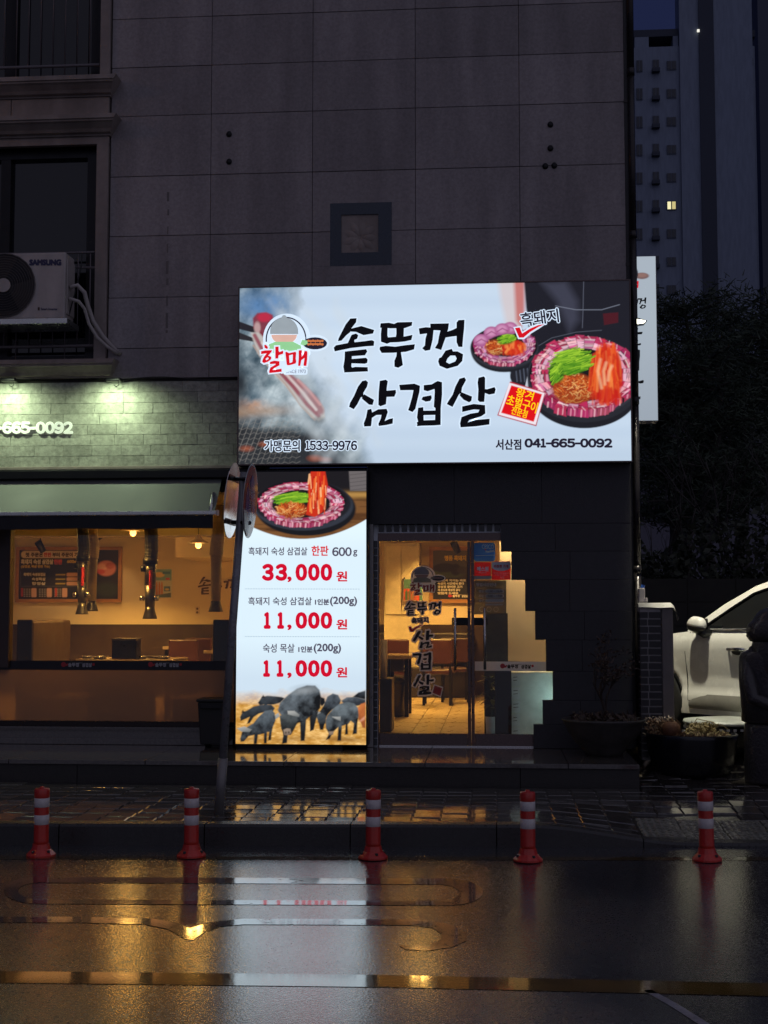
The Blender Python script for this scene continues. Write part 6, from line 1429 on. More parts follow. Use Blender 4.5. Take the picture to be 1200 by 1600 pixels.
# ================================================================== WALL WASHERS
for k, (px, lb) in enumerate(((14, 'small black wall washer lamp under the window sill at the left edge'), (178, 'small black wall washer lamp at the right end of the window sill'), (-150, 'small black wall washer lamp beyond the left edge, above the number'))):
    x, z = at(px, 596, -0.1); t = thing('wall_washer', (x, -0.1, z), lb, 'wall lamp', 'lamps washing the stone band')
    MB().box(x-0.075, x+0.075, -0.15, -0.05, z-0.005, z+0.03).build('lamp_body', M_black_metal, t, bevel=0.008); MB().box(x-0.06, x+0.06, -0.0495, -0.046, z-0.002, z+0.008).build('lens', glow('washer_lens_%d' % k, (0.75, 1.0, 0.62), 3.0), t)
    MB().tube([(x+0.04, -0.1, z+0.01), (x+0.05, -0.10, z-0.035), (x+0.02, -0.09, z-0.05), (x-0.005, -0.08, z-0.03)], 0.004, 5).build('wire_loop', M_rubber, t, smooth=True)
    MB().box(x-0.01, x+0.01, -0.05, -0.015, z+0.01, z+0.03).build('mount', M_black_metal, t)
    l = bpy.data.lights.new('washer_light', 'SPOT'); l.energy = 33; l.color = (0.80, 1.0, 0.62); l.spot_size = math.radians(160); l.spot_blend = 1.0; l.shadow_soft_size = 0.03
    o = bpy.data.objects.new('washer_light', l); COL.objects.link(o); o.parent = t; o.location = (0, -0.23, -0.01); o.rotation_euler = (math.radians(22), 0, 0)
# ================================================================== AIR CONDITIONER ON THE WINDOW RAIL
AY = -0.36
x1 = at(102, 440, AY)[0]; z0 = at(50, 498, AY)[1]; z1_ = at(50, 395, AY)[1]; x0 = x1-0.84
ac = thing('air_conditioner', ((x0+x1)/2, AY+0.15, z0), 'weathered white outdoor air conditioner unit hung before the lower window', 'air conditioner')
MB().box(x0, x1, AY, AY+0.28, z0, z1_).build('housing', M_acwhite, ac, bevel=0.014)
MB().box(x1+0.001, x1+0.012, AY+0.03, AY+0.26, z0+0.05, z1_-0.06).build('side_cover', M_acwhite, ac, bevel=0.004)
fx, fz = at(6, 446, AY-0.005); R_ = at(55, 446, AY)[0]-at(6, 446, AY)[0]
MB().cyl((fx, AY-0.004, fz), (fx, AY-0.001, fz), R_, n=40).build('fan_recess', M_joint, ac)
ring = MB()
for k, r in enumerate([R_*(0.3+0.7*i/9) for i in range(10)]):
    ring.tube([(fx+r*math.cos(a*0.2618), AY-0.012, fz+r*math.sin(a*0.2618)) for a in range(25)], 0.0025 if k < 9 else 0.006, 4)
g = ring.build('fan_guard', mat('guard_wire', (0.10, 0.09, 0.09), 0.5), ac); g['kind'] = 'stuff'
MB().cyl((fx, AY-0.02, fz), (fx, AY-0.006, fz), 0.068, n=24).build('fan_hub', M_acwhite, ac, smooth=False)
bl_ = MB()
for k in range(3):
    a0 = k*2.094; bl_.add([(fx+0.06*math.cos(a0), AY-0.0045, fz+0.06*math.sin(a0)), (fx+R_*0.92*math.cos(a0+0.2), AY-0.0055, fz+R_*0.92*math.sin(a0+0.2)), (fx+R_*0.92*math.cos(a0+1.1), AY-0.0055, fz+R_*0.92*math.sin(a0+1.1)), (fx+0.06*math.cos(a0+1.4), AY-0.0045, fz+0.06*math.sin(a0+1.4))], [(0, 1, 2, 3)])
bl_.build('fan_blades', M_black_metal, ac)
text('lettering', 'SAMSUNG', (46.5, 406, 95, 414), AY-0.003, mat('navy_print', (0.03, 0.03, 0.10), 0.5), ac, 1.0)
text('lettering', 'Smart Inverter', (64, 481, 90, 484.5), AY-0.003, MATS['navy_print'], ac, 0.15); flat('mark', [[[(59, 480), (62, 480), (62, 485), (59, 485)]]], AY-0.003, M_ink, ac)
MB().box(x0-0.3, x1+0.03, AY-0.02, AY+0.36, z0-0.055, z0-0.002).build('shelf_angle', M_alu, ac, bevel=0.004)
for xx in (x0+0.1, x1-0.06): MB().tube([(xx, -0.03, z0-0.03), (xx, -0.03, z1_-0.1)], 0.012, 6).build('hook', M_railing, ac)
pp = [at(p[0], p[1], -0.2) for p in ((113, 452), (124, 448), (133, 458), (136, 476), (143, 500), (157, 523), (172, 541), (179, 547))]
ys = [-0.28, -0.26, -0.22, -0.18, -0.15, -0.12, -0.06, 0.0]
MB().tube([(p[0], y, p[1]) for p, y in zip(pp, ys)], 0.022, 8).build('insulated_pipe', M_acwhite, ac, smooth=True)
pp = [at(p[0], p[1], -0.2) for p in ((113, 470), (127, 474), (134, 484), (139, 506), (150, 526), (165, 540), (178, 549))]
MB().tube([(p[0], y-0.02, p[1]) for p, y in zip(pp, ys)], 0.017, 8).build('drain_pipe', M_acwhite, ac, smooth=True)
MB().tube([(at(p[0], p[1], -0.2)[0], -0.25, at(p[0], p[1], -0.2)[1]) for p in ((131, 398), (129, 420), (122, 450), (114, 480), (110, 495))], 0.007, 6).build('power_cable', M_rubber, ac, smooth=True)
# ================================================================== BLACK DOWNPIPE AND FLOODLIGHT
dpx = at(989.5, 400, -0.02)[0]
dp = thing('downpipe', (dpx, -0.02, PZ), 'tall dark downpipe standing off the right corner of the building', 'downpipe')
M_pipe = mat('dark_pipe', (0.04, 0.035, 0.035), 0.3, 0.6)
zz = PZ+0.02; seg = [PZ+0.02, 2.0, 3.6, 5.2, 6.8, 8.6]
for a, b in zip(seg[:-1], seg[1:]):
    MB().cyl((dpx, -0.02, a+0.001), (dpx, -0.02, b-0.001), 0.033, n=16).build('pipe_length', M_pipe, dp, smooth=True)
    MB().cyl((dpx, -0.02, b-0.04), (dpx, -0.02, b+0.03), 0.037, n=16).build('collar', M_pipe, dp, smooth=True); MB().box(dpx-0.07, dpx, -0.01, 0.0, b-0.30, b-0.27).build('clip', M_pipe, dp)
fx_, fz_ = at(1001, 503, -0.10)
fl_ = thing('floodlight', (fx_, -0.05, fz_), 'small lit white floodlight beside the pipe in front of the upright sign', 'floodlight')
MB().box(dpx+0.034, fx_-0.04, -0.07, -0.05, fz_-0.012, fz_+0.012).build('bracket', M_black_metal, fl_)
MB().add([(fx_-0.04, -0.13, fz_-0.03), (fx_+0.035, -0.13, fz_-0.02), (fx_+0.06, -0.10, fz_+0.012), (fx_-0.04, -0.10, fz_+0.045), (fx_-0.04, -0.03, fz_-0.03), (fx_+0.035, -0.03, fz_-0.02), (fx_+0.06, -0.04, fz_+0.012), (fx_-0.04, -0.04, fz_+0.045)], [(0, 1, 2, 3), (7, 6, 5, 4), (0, 4, 5, 1), (1, 5, 6, 2), (2, 6, 7, 3), (3, 7, 4, 0)]).build('lamp_head', M_black_metal, fl_)
MB().add([(fx_-0.036, -0.134, fz_-0.026), (fx_+0.03, -0.134, fz_-0.017), (fx_+0.045, -0.128, fz_+0.006), (fx_-0.036, -0.126, fz_+0.022)], [(0, 1, 2, 3)]).build('lens', glow('flood_lens', (1.0, 0.93, 0.72), 6.0), fl_)
l = bpy.data.lights.new('flood_light', 'SPOT'); l.energy = 560; l.color = (1.0, 0.95, 0.74); l.spot_size = math.radians(56); l.spot_blend = 0.6; l.shadow_soft_size = 0.05
o = bpy.data.objects.new('flood_light', l); COL.objects.link(o); o.parent = fl_; o.location = (0.16, -0.32, -0.03)
tgt = Vector((2.5, 0.5, 1.2))-(Vector((fx_, -0.05, fz_))+Vector(o.location)); o.rotation_euler = tgt.to_track_quat('-Z', 'Y').to_euler()
# ================================================================== FLEXIBLE POSTS ALONG THE KERB
def post(px, py, label):
    x, y = on(px, py, 0.0); h = (py-1236)*1.0
    t = thing('delineator_post', (x, y, 0.004), label, 'traffic post', 'red and white flexible posts along the kerb')
    MB().lathe([(0.0955, 0.0), (0.0955, 0.012), (0.088, 0.02), (0.062, 0.045), (0.056, 0.065), (0.053, 0.08), (0.0, 0.08)], (0, 0, 0), 16).build('base', M_orange, t, smooth=False, local=True)
    for k in range(4):
        a = math.radians(45+90*k+random.uniform(-10, 10)); MB().cyl((0.076*math.cos(a), 0.076*math.sin(a), 0.028), (0.076*math.cos(a), 0.076*math.sin(a), 0.042), 0.010, n=6).build('anchor_bolt', M_joint, t, local=True)
    H_ = 0.437
    MB().lathe([(0.0505, 0.078), (0.0485, 0.10), (0.0478, H_-0.075), (0.0478, H_-0.06), (0.0, H_-0.06)], (0, 0, 0), 24).build('tube', M_orange, t, smooth=True, local=True)
    for b0, b1 in ((0.205, 0.268), (0.318, 0.377)):
        MB().lathe([(0.0482, b0), (0.0492, b0+0.001), (0.0492, b1-0.001), (0.0482, b1)], (0, 0, 0), 24).build('reflective_band', M_reflect, t, smooth=True, local=True)
    MB().lathe([(0.0478, H_-0.06), (0.050, H_-0.055), (0.050, H_-0.008), (0.046, H_), (0.016, H_+0.002), (0.014, H_+0.012), (0.0, H_+0.014)], (0, 0, 0), 24).build('cap', M_orange, t, smooth=True, local=True)
    t.rotation_euler = (random.uniform(-0.012, 0.012), random.uniform(-0.022, 0.022), random.uniform(0, 1.5)); return t
post(64, 1338, 'red and white flexible post in front of the left of the window'); post(299, 1339, 'red and white flexible post just left of the leaning sign pole'); post(583, 1342, 'red and white flexible post between the menu panel and the door'); post(825, 1346, 'red and white flexible post in front of the stepped black wall'); post(1105, 1345, 'red and white flexible post in front of the round black planter')
# ================================================================== LEANING NO PARKING SIGN
bx_, by_ = on(342, 1272, 0.14)
PYT = by_-0.02
top = at(381, 738, by_)
sp = thing('parking_sign_post', (bx_, by_, 0.13), 'leaning grey pole with two round signs back to back, the front one red and blue', 'road sign')
lean = Vector((top[0]-bx_, 0.0, top[1]-0.14)); lean.normalize()
def along(d): return Vector((bx_, by_, 0.14))+lean*d
L_ = (top[1]-0.14)/lean.z
MB().tube([along(0), along(0.40)], 0.036, 16).build('pole_sleeve', mat('grey_pole_base', (0.22, 0.21, 0.20), 0.45, 0.3), sp, smooth=True); MB().tube([along(0.401), along(L_)], 0.030, 16).build('pole', mat('grey_pole', (0.24, 0.24, 0.25), 0.3, 0.2), sp, smooth=True)
def disc(cx, cy, cz, yaw, tilt, R, name, front, back):
    A = Matrix.Rotation(tilt, 3, 'Y') @ Matrix.Rotation(yaw, 3, 'Z')
    d = thing_part(name, sp)
    V = []; F = []; n = 40
    for z_, r in ((-0.0012, R), (0.0012, R)):
        for i in range(n): V.append(Vector((cx, cy, cz))+A @ Vector((r*math.cos(2*math.pi*i/n), z_, r*math.sin(2*math.pi*i/n))))
    F = [(i, (i+1) % n, n+(i+1) % n, n+i) for i in range(n)]+[tuple(range(n)), tuple(range(2*n-1, n-1, -1))]
    o = mesh_obj(name, [tuple(v) for v in V], F, back, sp)
    def lay(nm, pts, off, m, holes=None):
        P = [[Vector((p[0], p[1], 0)) for p in l] for l in ([pts]+(holes or []))]; V = []; F = []
        for l in P: V += [tuple(Vector((cx, cy, cz))+A @ Vector((p.x, off, p.y))) for p in l]
        F = [tuple(t) for t in tessellate_polygon(P)]
        return mesh_obj(nm, V, F, m, o)
    return o, lay
def thing_part(name, p): return None
def circ(r, n=36, cx=0, cz=0): return [(cx+r*math.cos(2*math.pi*i/n), cz+r*math.sin(2*math.pi*i/n)) for i in range(n)]
M_sw = mat('sign_white', (0.80, 0.81, 0.82), 0.2, vary=0.10, scale=7, stain=0.15, coat=0.6); M_sr = mat('sign_red', (0.62, 0.05, 0.07), 0.2, vary=0.25, scale=6, stain=0.3, coat=0.6); M_sb = mat('sign_blue', (0.06, 0.09, 0.50), 0.2, vary=0.25, scale=6, stain=0.3, coat=0.6)
M_sback = mat('sign_back', (0.86, 0.80, 0.80), 0.13, 1.0, vary=0.15, scale=5)
R_ = 0.272
c1 = at(391, 783, by_-0.06); c2 = at(363, 782, by_+0.03)
yaw = math.radians(89.5)
o1, lay = disc(c1[0], by_-0.06, c1[1], yaw, math.radians(4), R_, 'sign_disc', None, M_sw)
lay('red_ring', circ(R_*0.95), -0.003, M_sr); lay('blue_field', circ(R_*0.66, cz=-0.015), -0.0045, M_sb); lay('blue_disc', circ(0.055, 24, 0, 0.135), -0.006, M_sb)
lay('red_slash', [(-0.14, 0.115), (-0.115, 0.14), (0.14, -0.115), (0.115, -0.14)], -0.0056, M_sr)
lay('white_patch', [(-R_*0.93, -0.08), (-0.12, -0.075), (0.0, -0.15), (0.08, -R_*0.9), (-0.04, -R_*0.955), (-0.16, -R_*0.8)], -0.0068, M_sw)
def sign_text(s, x0, z0, x1, z1_):
    U, F0 = text_mesh(s); A = Matrix.Rotation(math.radians(4), 3, 'Y') @ Matrix.Rotation(yaw, 3, 'Z')
    V = [tuple(Vector((c1[0], by_-0.06, c1[1]))+A @ Vector((x0+u[0]*(x1-x0), -0.0078, z0+u[1]*(z1_-z0)))) for u in U]
    mesh_obj('lettering', V, F0, M_lt, o1)
sign_text('주정차', -0.11, 0.02, 0.11, 0.085); sign_text('금지', -0.09, -0.065, 0.09, 0.005)
o2, lay2 = disc(c2[0], by_+0.03, c2[1], yaw, math.radians(5), R_*1.03, 'sign_disc', None, M_sback)
for dz_ in (0.16, -0.16):
    a = Vector((c2[0], by_+0.03, c2[1]+dz_)); b = Vector((c1[0], by_-0.06, c1[1]+dz_))
    MB().tube([a, b], 0.016, 8).build('clamp_bar', M_black_metal, sp)
    lay2('bracket_plate', [(-0.19, dz_-0.02), (0.19, dz_-0.02), (0.19, dz_+0.02), (-0.19, dz_+0.02)], -0.006, M_black_metal)
# ================================================================== BLACK BIN AT THE WINDOW
xa, za = at(309, 1168, -0.30); xb, zb_ = at(352, 1092, -0.30)
wb = thing('wheelie_bin', ((xa+xb)/2, -0.2, PZ), 'black lidded refuse bin on the platform left of the sign pole', 'bin')
MB().add([(xa+0.02, -0.30, PZ+0.03), (xb-0.02, -0.30, PZ+0.03), (xb, -0.33, zb_-0.03), (xa, -0.33, zb_-0.03), (xa+0.02, -0.08, PZ+0.03), (xb-0.02, -0.08, PZ+0.03), (xb, -0.06, zb_-0.03), (xa, -0.06, zb_-0.03)], [(0, 1, 2, 3), (7, 6, 5, 4), (0, 4, 5, 1), (1, 5, 6, 2), (2, 6, 7, 3), (3, 7, 4, 0)]).build('bin_body', M_rubber, wb, bevel=0.012)
MB().box(xa-0.012, xb+0.012, -0.345, -0.05, zb_-0.029, zb_).build('lid', M_rubber, wb, bevel=0.01)
for xx in (xa+0.05, xb-0.05): MB().cyl((xx-0.02, -0.1, PZ+0.03), (xx+0.02, -0.1, PZ+0.03), 0.03, n=14).build('wheel', M_rubber, wb)
MB().box(xa+0.03, xb-0.03, -0.352, -0.336, zb_-0.09, zb_-0.05).build('grip', M_black_metal, wb, bevel=0.005)
# ================================================================== PLANTERS AT THE CORNER
M_bowl = mat('dark_stone_bowl', (0.05, 0.045, 0.042), 0.45, vary=0.3, scale=12, bump=0.2); M_soil = mat('dark_soil', (0.03, 0.022, 0.016), 0.9); M_bpot = mat('black_glazed_pot', (0.010, 0.010, 0.012), 0.22)
M_twig = mat('dark_twig', (0.045, 0.03, 0.025), 0.7); M_dry = mat('dry_leaf', (0.28, 0.22, 0.10), 0.7, vary=0.4, scale=40); M_dry2 = mat('dry_brown', (0.16, 0.09, 0.05), 0.8, vary=0.4, scale=40); M_bush = mat('winter_leaf', (0.06, 0.035, 0.025), 0.6, vary=0.4, scale=30)
def tuft(mb, c, n, rad, h, r, l=0.06, w=0.008):
    for k in range(n):
        a = r.uniform(0, 6.28); d = rad*math.sqrt(r.uniform(0, 1)); b = Vector((c[0]+d*math.cos(a), c[1]+d*math.sin(a), c[2]+r.uniform(0, h)))
        v = Vector((r.uniform(-1, 1), r.uniform(-1, 1), r.uniform(-0.2, 1))).normalized()*l*r.uniform(0.5, 1.3); s = v.cross(Vector((r.uniform(-1, 1), r.uniform(-1, 1), 0.3))).normalized()*w
        mb.add([tuple(b-s), tuple(b+s), tuple(b+v*0.6+s*0.9), tuple(b+v), tuple(b+v*0.6-s*0.9)], [(0, 1, 2, 3, 4)])
bc = on(944, 1180, PZ); by2 = bc[1]; px_m = FPX/12.0
pl = thing('bowl_planter', (bc[0], by2, PZ), 'wide dark bowl planter with a bare winter shrub on the platform end', 'planter')
MB().lathe([(0.16, 0.0), (0.17, 0.03), (0.25, 0.11), (0.32, 0.21), (0.36, 0.30), (0.375, 0.315), (0.365, 0.325), (0.345, 0.315), (0.33, 0.28), (0, 0.28)], (bc[0], by2, PZ), 32).build('bowl', M_bowl, pl, smooth=True)
MB().lathe([(0.0, 0.31), (0.2, 0.30), (0.33, 0.281)], (bc[0], by2, PZ), 20).build('soil', M_soil, pl, smooth=True)
r = random.Random(12); mb = MB(); ends = []
def branch(mb, p, d, l, rad, depth, r, ends, spread=0.55, n=4):
    pts = [p]; q = Vector(p)
    for i in range(3): q = q+d*l/3+Vector((r.uniform(-.06, .06), r.uniform(-.06, .06), r.uniform(-.02, .03)))*l; pts.append(q.copy())
    mb.tube(pts, [rad, rad*0.85, rad*0.7, rad*0.5], 5 if depth > 1 else 4)
    if depth == 0: ends.append(q); return
    for k in range(r.randint(2, n)):
        nd = (d+Vector((r.uniform(-1, 1), r.uniform(-1, 1), r.uniform(-0.25, 0.6)))*spread).normalized(); branch(mb, pts[r.randint(1, 3)], nd, l*r.uniform(0.6, 0.85), rad*0.55, depth-1, r, ends, spread, n)
branch(mb, Vector((bc[0]+0.03, by2, PZ+0.28)), Vector((-0.15, 0, 1)).normalized(), 0.30, 0.02, 4, r, ends, 0.75, 4); mb.build('branches', M_twig, pl)
lf_ = MB()
for e in ends: tuft(lf_, (e.x, e.y, e.z-0.03), 5, 0.05, 0.05, r, 0.035, 0.007)
lf_.build('foliage', M_bush, pl)
g_ = MB(); tuft(g_, (bc[0], by2, PZ+0.30), 260, 0.31, 0.05, r, 0.06, 0.01); tag(g_.build('ground_cover', M_bush, pl), kind='stuff')
# round black planter with dried plants
pc = on(1087, 1217, 0.14); zc = pave_z(pc[0], pc[1])
pl2 = thing('barrel_planter', (pc[0], pc[1]+0.15, zc), 'big round black planter of dried plants in front of the brick pier', 'planter')
C2 = (pc[0], pc[1]+0.2, zc-0.02)
MB().lathe([(0.30, 0.0), (0.345, 0.06), (0.385, 0.20), (0.40, 0.34), (0.405, 0.37), (0.395, 0.378), (0.375, 0.37), (0.36, 0.33), (0, 0.33)], C2, 36).build('pot', M_bpot, pl2, smooth=True)
MB().lathe([(0.0, 0.36), (0.2, 0.35), (0.362, 0.331)], C2, 20).build('soil', M_soil, pl2, smooth=True)
for nm, m, cx, cy, n, rad, h, l in (('dried_mums', M_dry, 0.10, 0.08, 420, 0.13, 0.10, 0.05), ('dried_stalks', M_dry2, -0.23, 0.10, 520, 0.15, 0.13, 0.05), ('dry_litter', M_dry2, 0.05, -0.12, 620, 0.25, 0.03, 0.04), ('dry_litter', M_dry, 0.12, -0.08, 300, 0.2, 0.04, 0.045), ('dried_heads', mat('pale_dry', (0.36, 0.30, 0.24), 0.8), -0.26, 0.16, 200, 0.12, 0.16, 0.04)):
    mb = MB(); tuft(mb, (C2[0]+cx, C2[1]+cy, C2[2]+0.34), n, rad, h, r, l, 0.006); tag(mb.build(nm, m, pl2), kind='stuff')
MB().lathe([(0.0, 0.0), (0.06, 0.01), (0.085, 0.06), (0.08, 0.11), (0.05, 0.145), (0.0, 0.15)], (C2[0]-0.19, C2[1]-0.08, C2[2]+0.33), 18).build('clay_ball', mat('rusty_clay', (0.13, 0.05, 0.02), 0.7, vary=0.3, scale=20, bump=0.4), pl2, smooth=True)
for k in range(3): MB().tube([(C2[0]-0.05+0.1*k, C2[1]+0.05, C2[2]+0.35), (C2[0]+0.05+0.1*k, C2[1]+0.02, C2[2]+0.50-0.02*k), (C2[0]+0.2+0.06*k, C2[1], C2[2]+0.47-0.03*k)], 0.004, 4).build('bent_stem', M_dry, pl2, smooth=True)
# second pot behind with a pale round lid
C3 = (C2[0]+0.40, C2[1]+0.50, pave_z(C2[0]+0.40, C2[1]+0.50)-0.02)
pl3 = thing('lidded_pot', C3, 'black round pot with a pale disc lid and a beaded rim behind the black planter', 'planter')
MB().lathe([(0.28, 0.0), (0.33, 0.08), (0.37, 0.20), (0.38, 0.265), (0, 0.265)], C3, 32).build('pot', M_bpot, pl3, smooth=True); MB().lathe([(0.40, 0.266), (0.41, 0.28), (0.40, 0.30), (0.25, 0.315), (0, 0.32)], C3, 32).build('lid', mat('pale_lid', (0.42, 0.44, 0.40), 0.35, vary=0.25), pl3, smooth=True)
bm_ = MB()
for k in range(40): a = k*math.pi/20; bm_.box(C3[0]+0.39*math.cos(a)-0.012, C3[0]+0.39*math.cos(a)+0.012, C3[1]+0.39*math.sin(a)-0.012, C3[1]+0.39*math.sin(a)+0.012, C3[2]+0.225, C3[2]+0.243)
tag(bm_.build('bead_rim', M_white_paint, pl3), kind='stuff')
# ================================================================== BRICK PIER
bxp0, _ = at(1000, 1000, -0.3); bxp1, _ = at(1034, 1000, -0.3); pz0 = pave_z(1.5, -0.2); ztop = at(1020, 944, -0.3)[1]
bp = thing('brick_pier', ((bxp0+bxp1)/2, -0.1, pz0), 'dark brick pier with a pale draped cap beside the building corner', 'pier')
M_brick = mat('dark_brick', (0.011, 0.010, 0.012), 0.4, vary=0.4, scale=20, obvar=0.4); M_mortar = mat('grey_mortar', (0.42, 0.40, 0.39), 0.85)
MB().box(bxp0+0.006, bxp1-0.006, -0.29, 0.05, pz0-0.02, ztop-0.012).build('mortar_core', M_mortar, bp)
rowh = 0.0665; n = int((ztop-pz0)/rowh); bw = (bxp1-bxp0)
for k in range(n):
    z0 = pz0+k*rowh; off = 0.4*bw if k % 2 else 0.36*bw
    for a, b in ((bxp0, bxp0+off-0.005), (bxp0+off+0.005, bxp1)):
        MB().box(a, b, -0.30+random.uniform(-0.002, 0.002), -0.05, z0+0.006, z0+rowh-0.006).build('brick', M_brick, bp)
MB().box(bxp1+0.001, at(1052, 1000, -0.3)[0], -0.31, 0.1, pz0-0.02, ztop-0.012).build('render_return', mat('grey_render', (0.20, 0.18, 0.17), 0.8, stain=0.3), bp, bevel=0.01)
cx0, cx1 = bxp0-0.01, at(1050, 944, -0.33)[0]
V = []; F = []; n = 14; m_ = 10
for j in range(m_+1):
    for i in range(n+1):
        u = i/n; v = j/m_; x = cx0+(cx1-cx0+0.08)*u; y = -0.33+0.50*v; z = ztop+0.012+0.003*math.sin(9*u+4*v)
        if u > 0.82: z -= (u-0.82)**1.3*1.4*(0.7+0.4*math.sin(v*7)); x -= (u-0.82)*0.1
        if v < 0.12: z -= (0.12-v)*0.35
        V.append((x, y, z))
for j in range(m_):
    for i in range(n): F.append((j*(n+1)+i, j*(n+1)+i+1, (j+1)*(n+1)+i+1, (j+1)*(n+1)+i))
mesh_obj('draped_cap', V, F, mat('dirty_white_sheet', (0.50, 0.49, 0.45), 0.5, stain=0.3), bp, smooth=True)
jx0, jz0 = at(997, 937, -0.15); jx1, jz1 = at(1007, 919, -0.15)
jg = thing('plastic_jug', ((jx0+jx1)/2, -0.15, ztop+0.014), 'small pale plastic jug with a blue cap on the brick pier', 'jug')
MB().box(jx0, jx1, -0.20, -0.10, ztop+0.017, jz1).build('jug_body', M_acwhite, jg, bevel=0.01); MB().cyl(((jx0+jx1)/2+0.01, -0.15, jz1+0.001), ((jx0+jx1)/2+0.02, -0.15, jz1+0.03), 0.018, n=12).build('cap', mat('blue_cap', (0.03, 0.12, 0.5), 0.4), jg); MB().box(jx1+0.002, jx1+0.025, -0.19, -0.12, ztop+0.018, ztop+0.06).build('handle', M_acwhite, jg, bevel=0.006)
# ================================================================== STONE GUARDIAN STATUE
sx_, sy_ = at(1219, 1200, -1.0)[0], -1.0; sz_ = pave_z(sx_, sy_)-0.01
M_basalt = mat('porous_basalt', (0.034, 0.030, 0.030), 0.5, vary=0.35, scale=30, bump=0.9, bscale=45, coat=0.4)
su = 12.05/FPX
st = thing('stone_statue', (sx_, sy_, sz_), 'dark wet basalt guardian statue with a domed hat at the right edge', 'statue')
def zpx(py): return at(1200, py, sy_)[1]-sz_
MB().lathe([(0.295, 0.0), (0.30, 0.02), (0.295, zpx(1132)-0.02), (0.285, zpx(1130))], (0, 0, 0), 28, 1.0, 0.8).build('plinth', M_basalt, st, smooth=True, local=True)
zb = zpx(1130)
body = [(0.27, zb), (0.315, zb+0.02), (0.32, zb+0.20), (0.33, zb+0.36), (0.33, zpx(1040)), (0.325, zpx(1027)), (0.31, zpx(1020)), (0.26, zpx(1016)), (0.2, zpx(1014))]
MB().lathe(body, (0, 0, 0), 36, 1.0, 0.72).build('body', M_basalt, st, smooth=True, local=True)
MB().lathe([(0.15, zpx(1075)), (0.215, zpx(1062)), (0.235, zpx(1045)), (0.235, zpx(1015)), (0.222, zpx(1003)), (0.2, zpx(998))], (0, -0.06, 0), 32, 1.0, 0.85).build('head', M_basalt, st, smooth=True, local=True)
MB().lathe([(0.19, zpx(1003)), (0.235, zpx(1002)), (0.265, zpx(995)), (0.268, zpx(985)), (0.25, zpx(975)), (0.215, zpx(970)), (0.195, zpx(964)), (0.165, zpx(956)), (0.10, zpx(950)), (0.0, zpx(948))], (0, -0.04, 0), 36, 1.0, 0.9).build('hat', M_basalt, st, smooth=True, local=True)
def blob(name, c, s, n=14):
    mb = MB(); mb.lathe([(math.sin(math.pi*i/8), -math.cos(math.pi*i/8)) for i in range(9)], (0, 0, 0), n); mb.V = [(c[0]+v[0]*s[0], c[1]+v[1]*s[1], c[2]+v[2]*s[2]) for v in mb.V]
    return mb.build(name, M_basalt, st, smooth=True, local=True)
for s in (-1, 1):
    blob('eye', (s*0.085, -0.235, zpx(1019)), (0.05, 0.035, 0.035)); blob('ear', (s*0.238, -0.07, zpx(1022)), (0.025, 0.045, 0.07))
    MB().tube([(s*0.262, -0.04, zpx(1030)), (s*0.272, -0.14, zpx(1060)), (s*0.25, -0.21, zpx(1090)), (s*0.15, -0.25, zpx(1106+s*10)), (s*0.02, -0.262, zpx(1112+s*10))], [0.06, 0.065, 0.06, 0.055, 0.05], 12).build('arm', M_basalt, st, smooth=True, local=True)
    for k in range(4): MB().tube([(s*0.05, -0.265, zpx(1102+k*5+s*10)), (-s*0.03, -0.275, zpx(1103+k*5+s*10)), (-s*0.08, -0.265, zpx(1104+k*5+s*10))], [0.014, 0.015, 0.010], 8).build('finger', M_basalt, st, smooth=True, local=True)
blob('nose', (0, -0.265, zpx(1034)), (0.035, 0.04, 0.06)); blob('mouth', (0, -0.235, zpx(1048)), (0.06, 0.02, 0.016))
# ================================================================== WHITE CAR BEHIND THE PIER
CAR_A = math.radians(-54)                  # front points away behind the building corner
car = thing('parked_car', (0, 0, 0), 'white sport utility car parked behind the brick pier and the statue', 'car')
M_car = mat('white_car_paint', (0.74, 0.72, 0.66), 0.25, coat=0.7, vary=0.03); M_trimb = mat('black_trim', (0.015, 0.015, 0.016), 0.45); M_cglass = mat('car_glass', (0.008, 0.009, 0.010), 0.05, rvary=0.02, spec=0.7); M_chrome = mat('chrome', (0.75, 0.75, 0.74), 0.08, 1.0, rvary=0.03); M_tyre = mat('tyre', (0.012, 0.012, 0.012), 0.7); M_clad = mat('grey_sill_cladding', (0.20, 0.19, 0.165), 0.5)
Lc = 2.36
def interp(tab, x):
    for (a, b), (c, d) in zip(tab[:-1], tab[1:]):
        if x <= c: return b+(d-b)*max(0, min(1, (x-a)/(c-a)))
    return tab[-1][1]
BELT = [(-2.36, 0.72), (-2.25, 0.86), (-1.9, 0.96), (-1.0, 1.055), (0, 1.075), (1.2, 1.10), (2.1, 1.10), (2.3, 1.02), (2.36, 0.9)]
SILL = [(-2.36, 0.38), (-2.1, 0.26), (-1.0, 0.25), (1.0, 0.26), (2.1, 0.30), (2.36, 0.42)]
HALF = [(-2.36, 0.62), (-2.2, 0.80), (-1.9, 0.89), (-1.2, 0.93), (0, 0.94), (1.4, 0.935), (2.1, 0.88), (2.3, 0.80), (2.36, 0.70)]
ROOF = [(-0.98, 1.07), (-0.55, 1.33), (-0.2, 1.50), (0.15, 1.60), (0.6, 1.655), (1.1, 1.65), (1.6, 1.60), (2.0, 1.50), (2.2, 1.30), (2.28, 1.10)]
WH = [(-1.42, 0.36, 0.385), (1.40, 0.36, 0.385)]
def bulge(x, t):      # t 0 sill .. 1 belt: shoulder crease, scooped door, flared sill
    prof = [(0, -0.012), (0.10, 0.0), (0.22, -0.004), (0.30, -0.030), (0.45, -0.034), (0.62, -0.012), (0.80, 0.004), (0.90, 0.0), (1.0, -0.035)]
    return interp(prof, t)
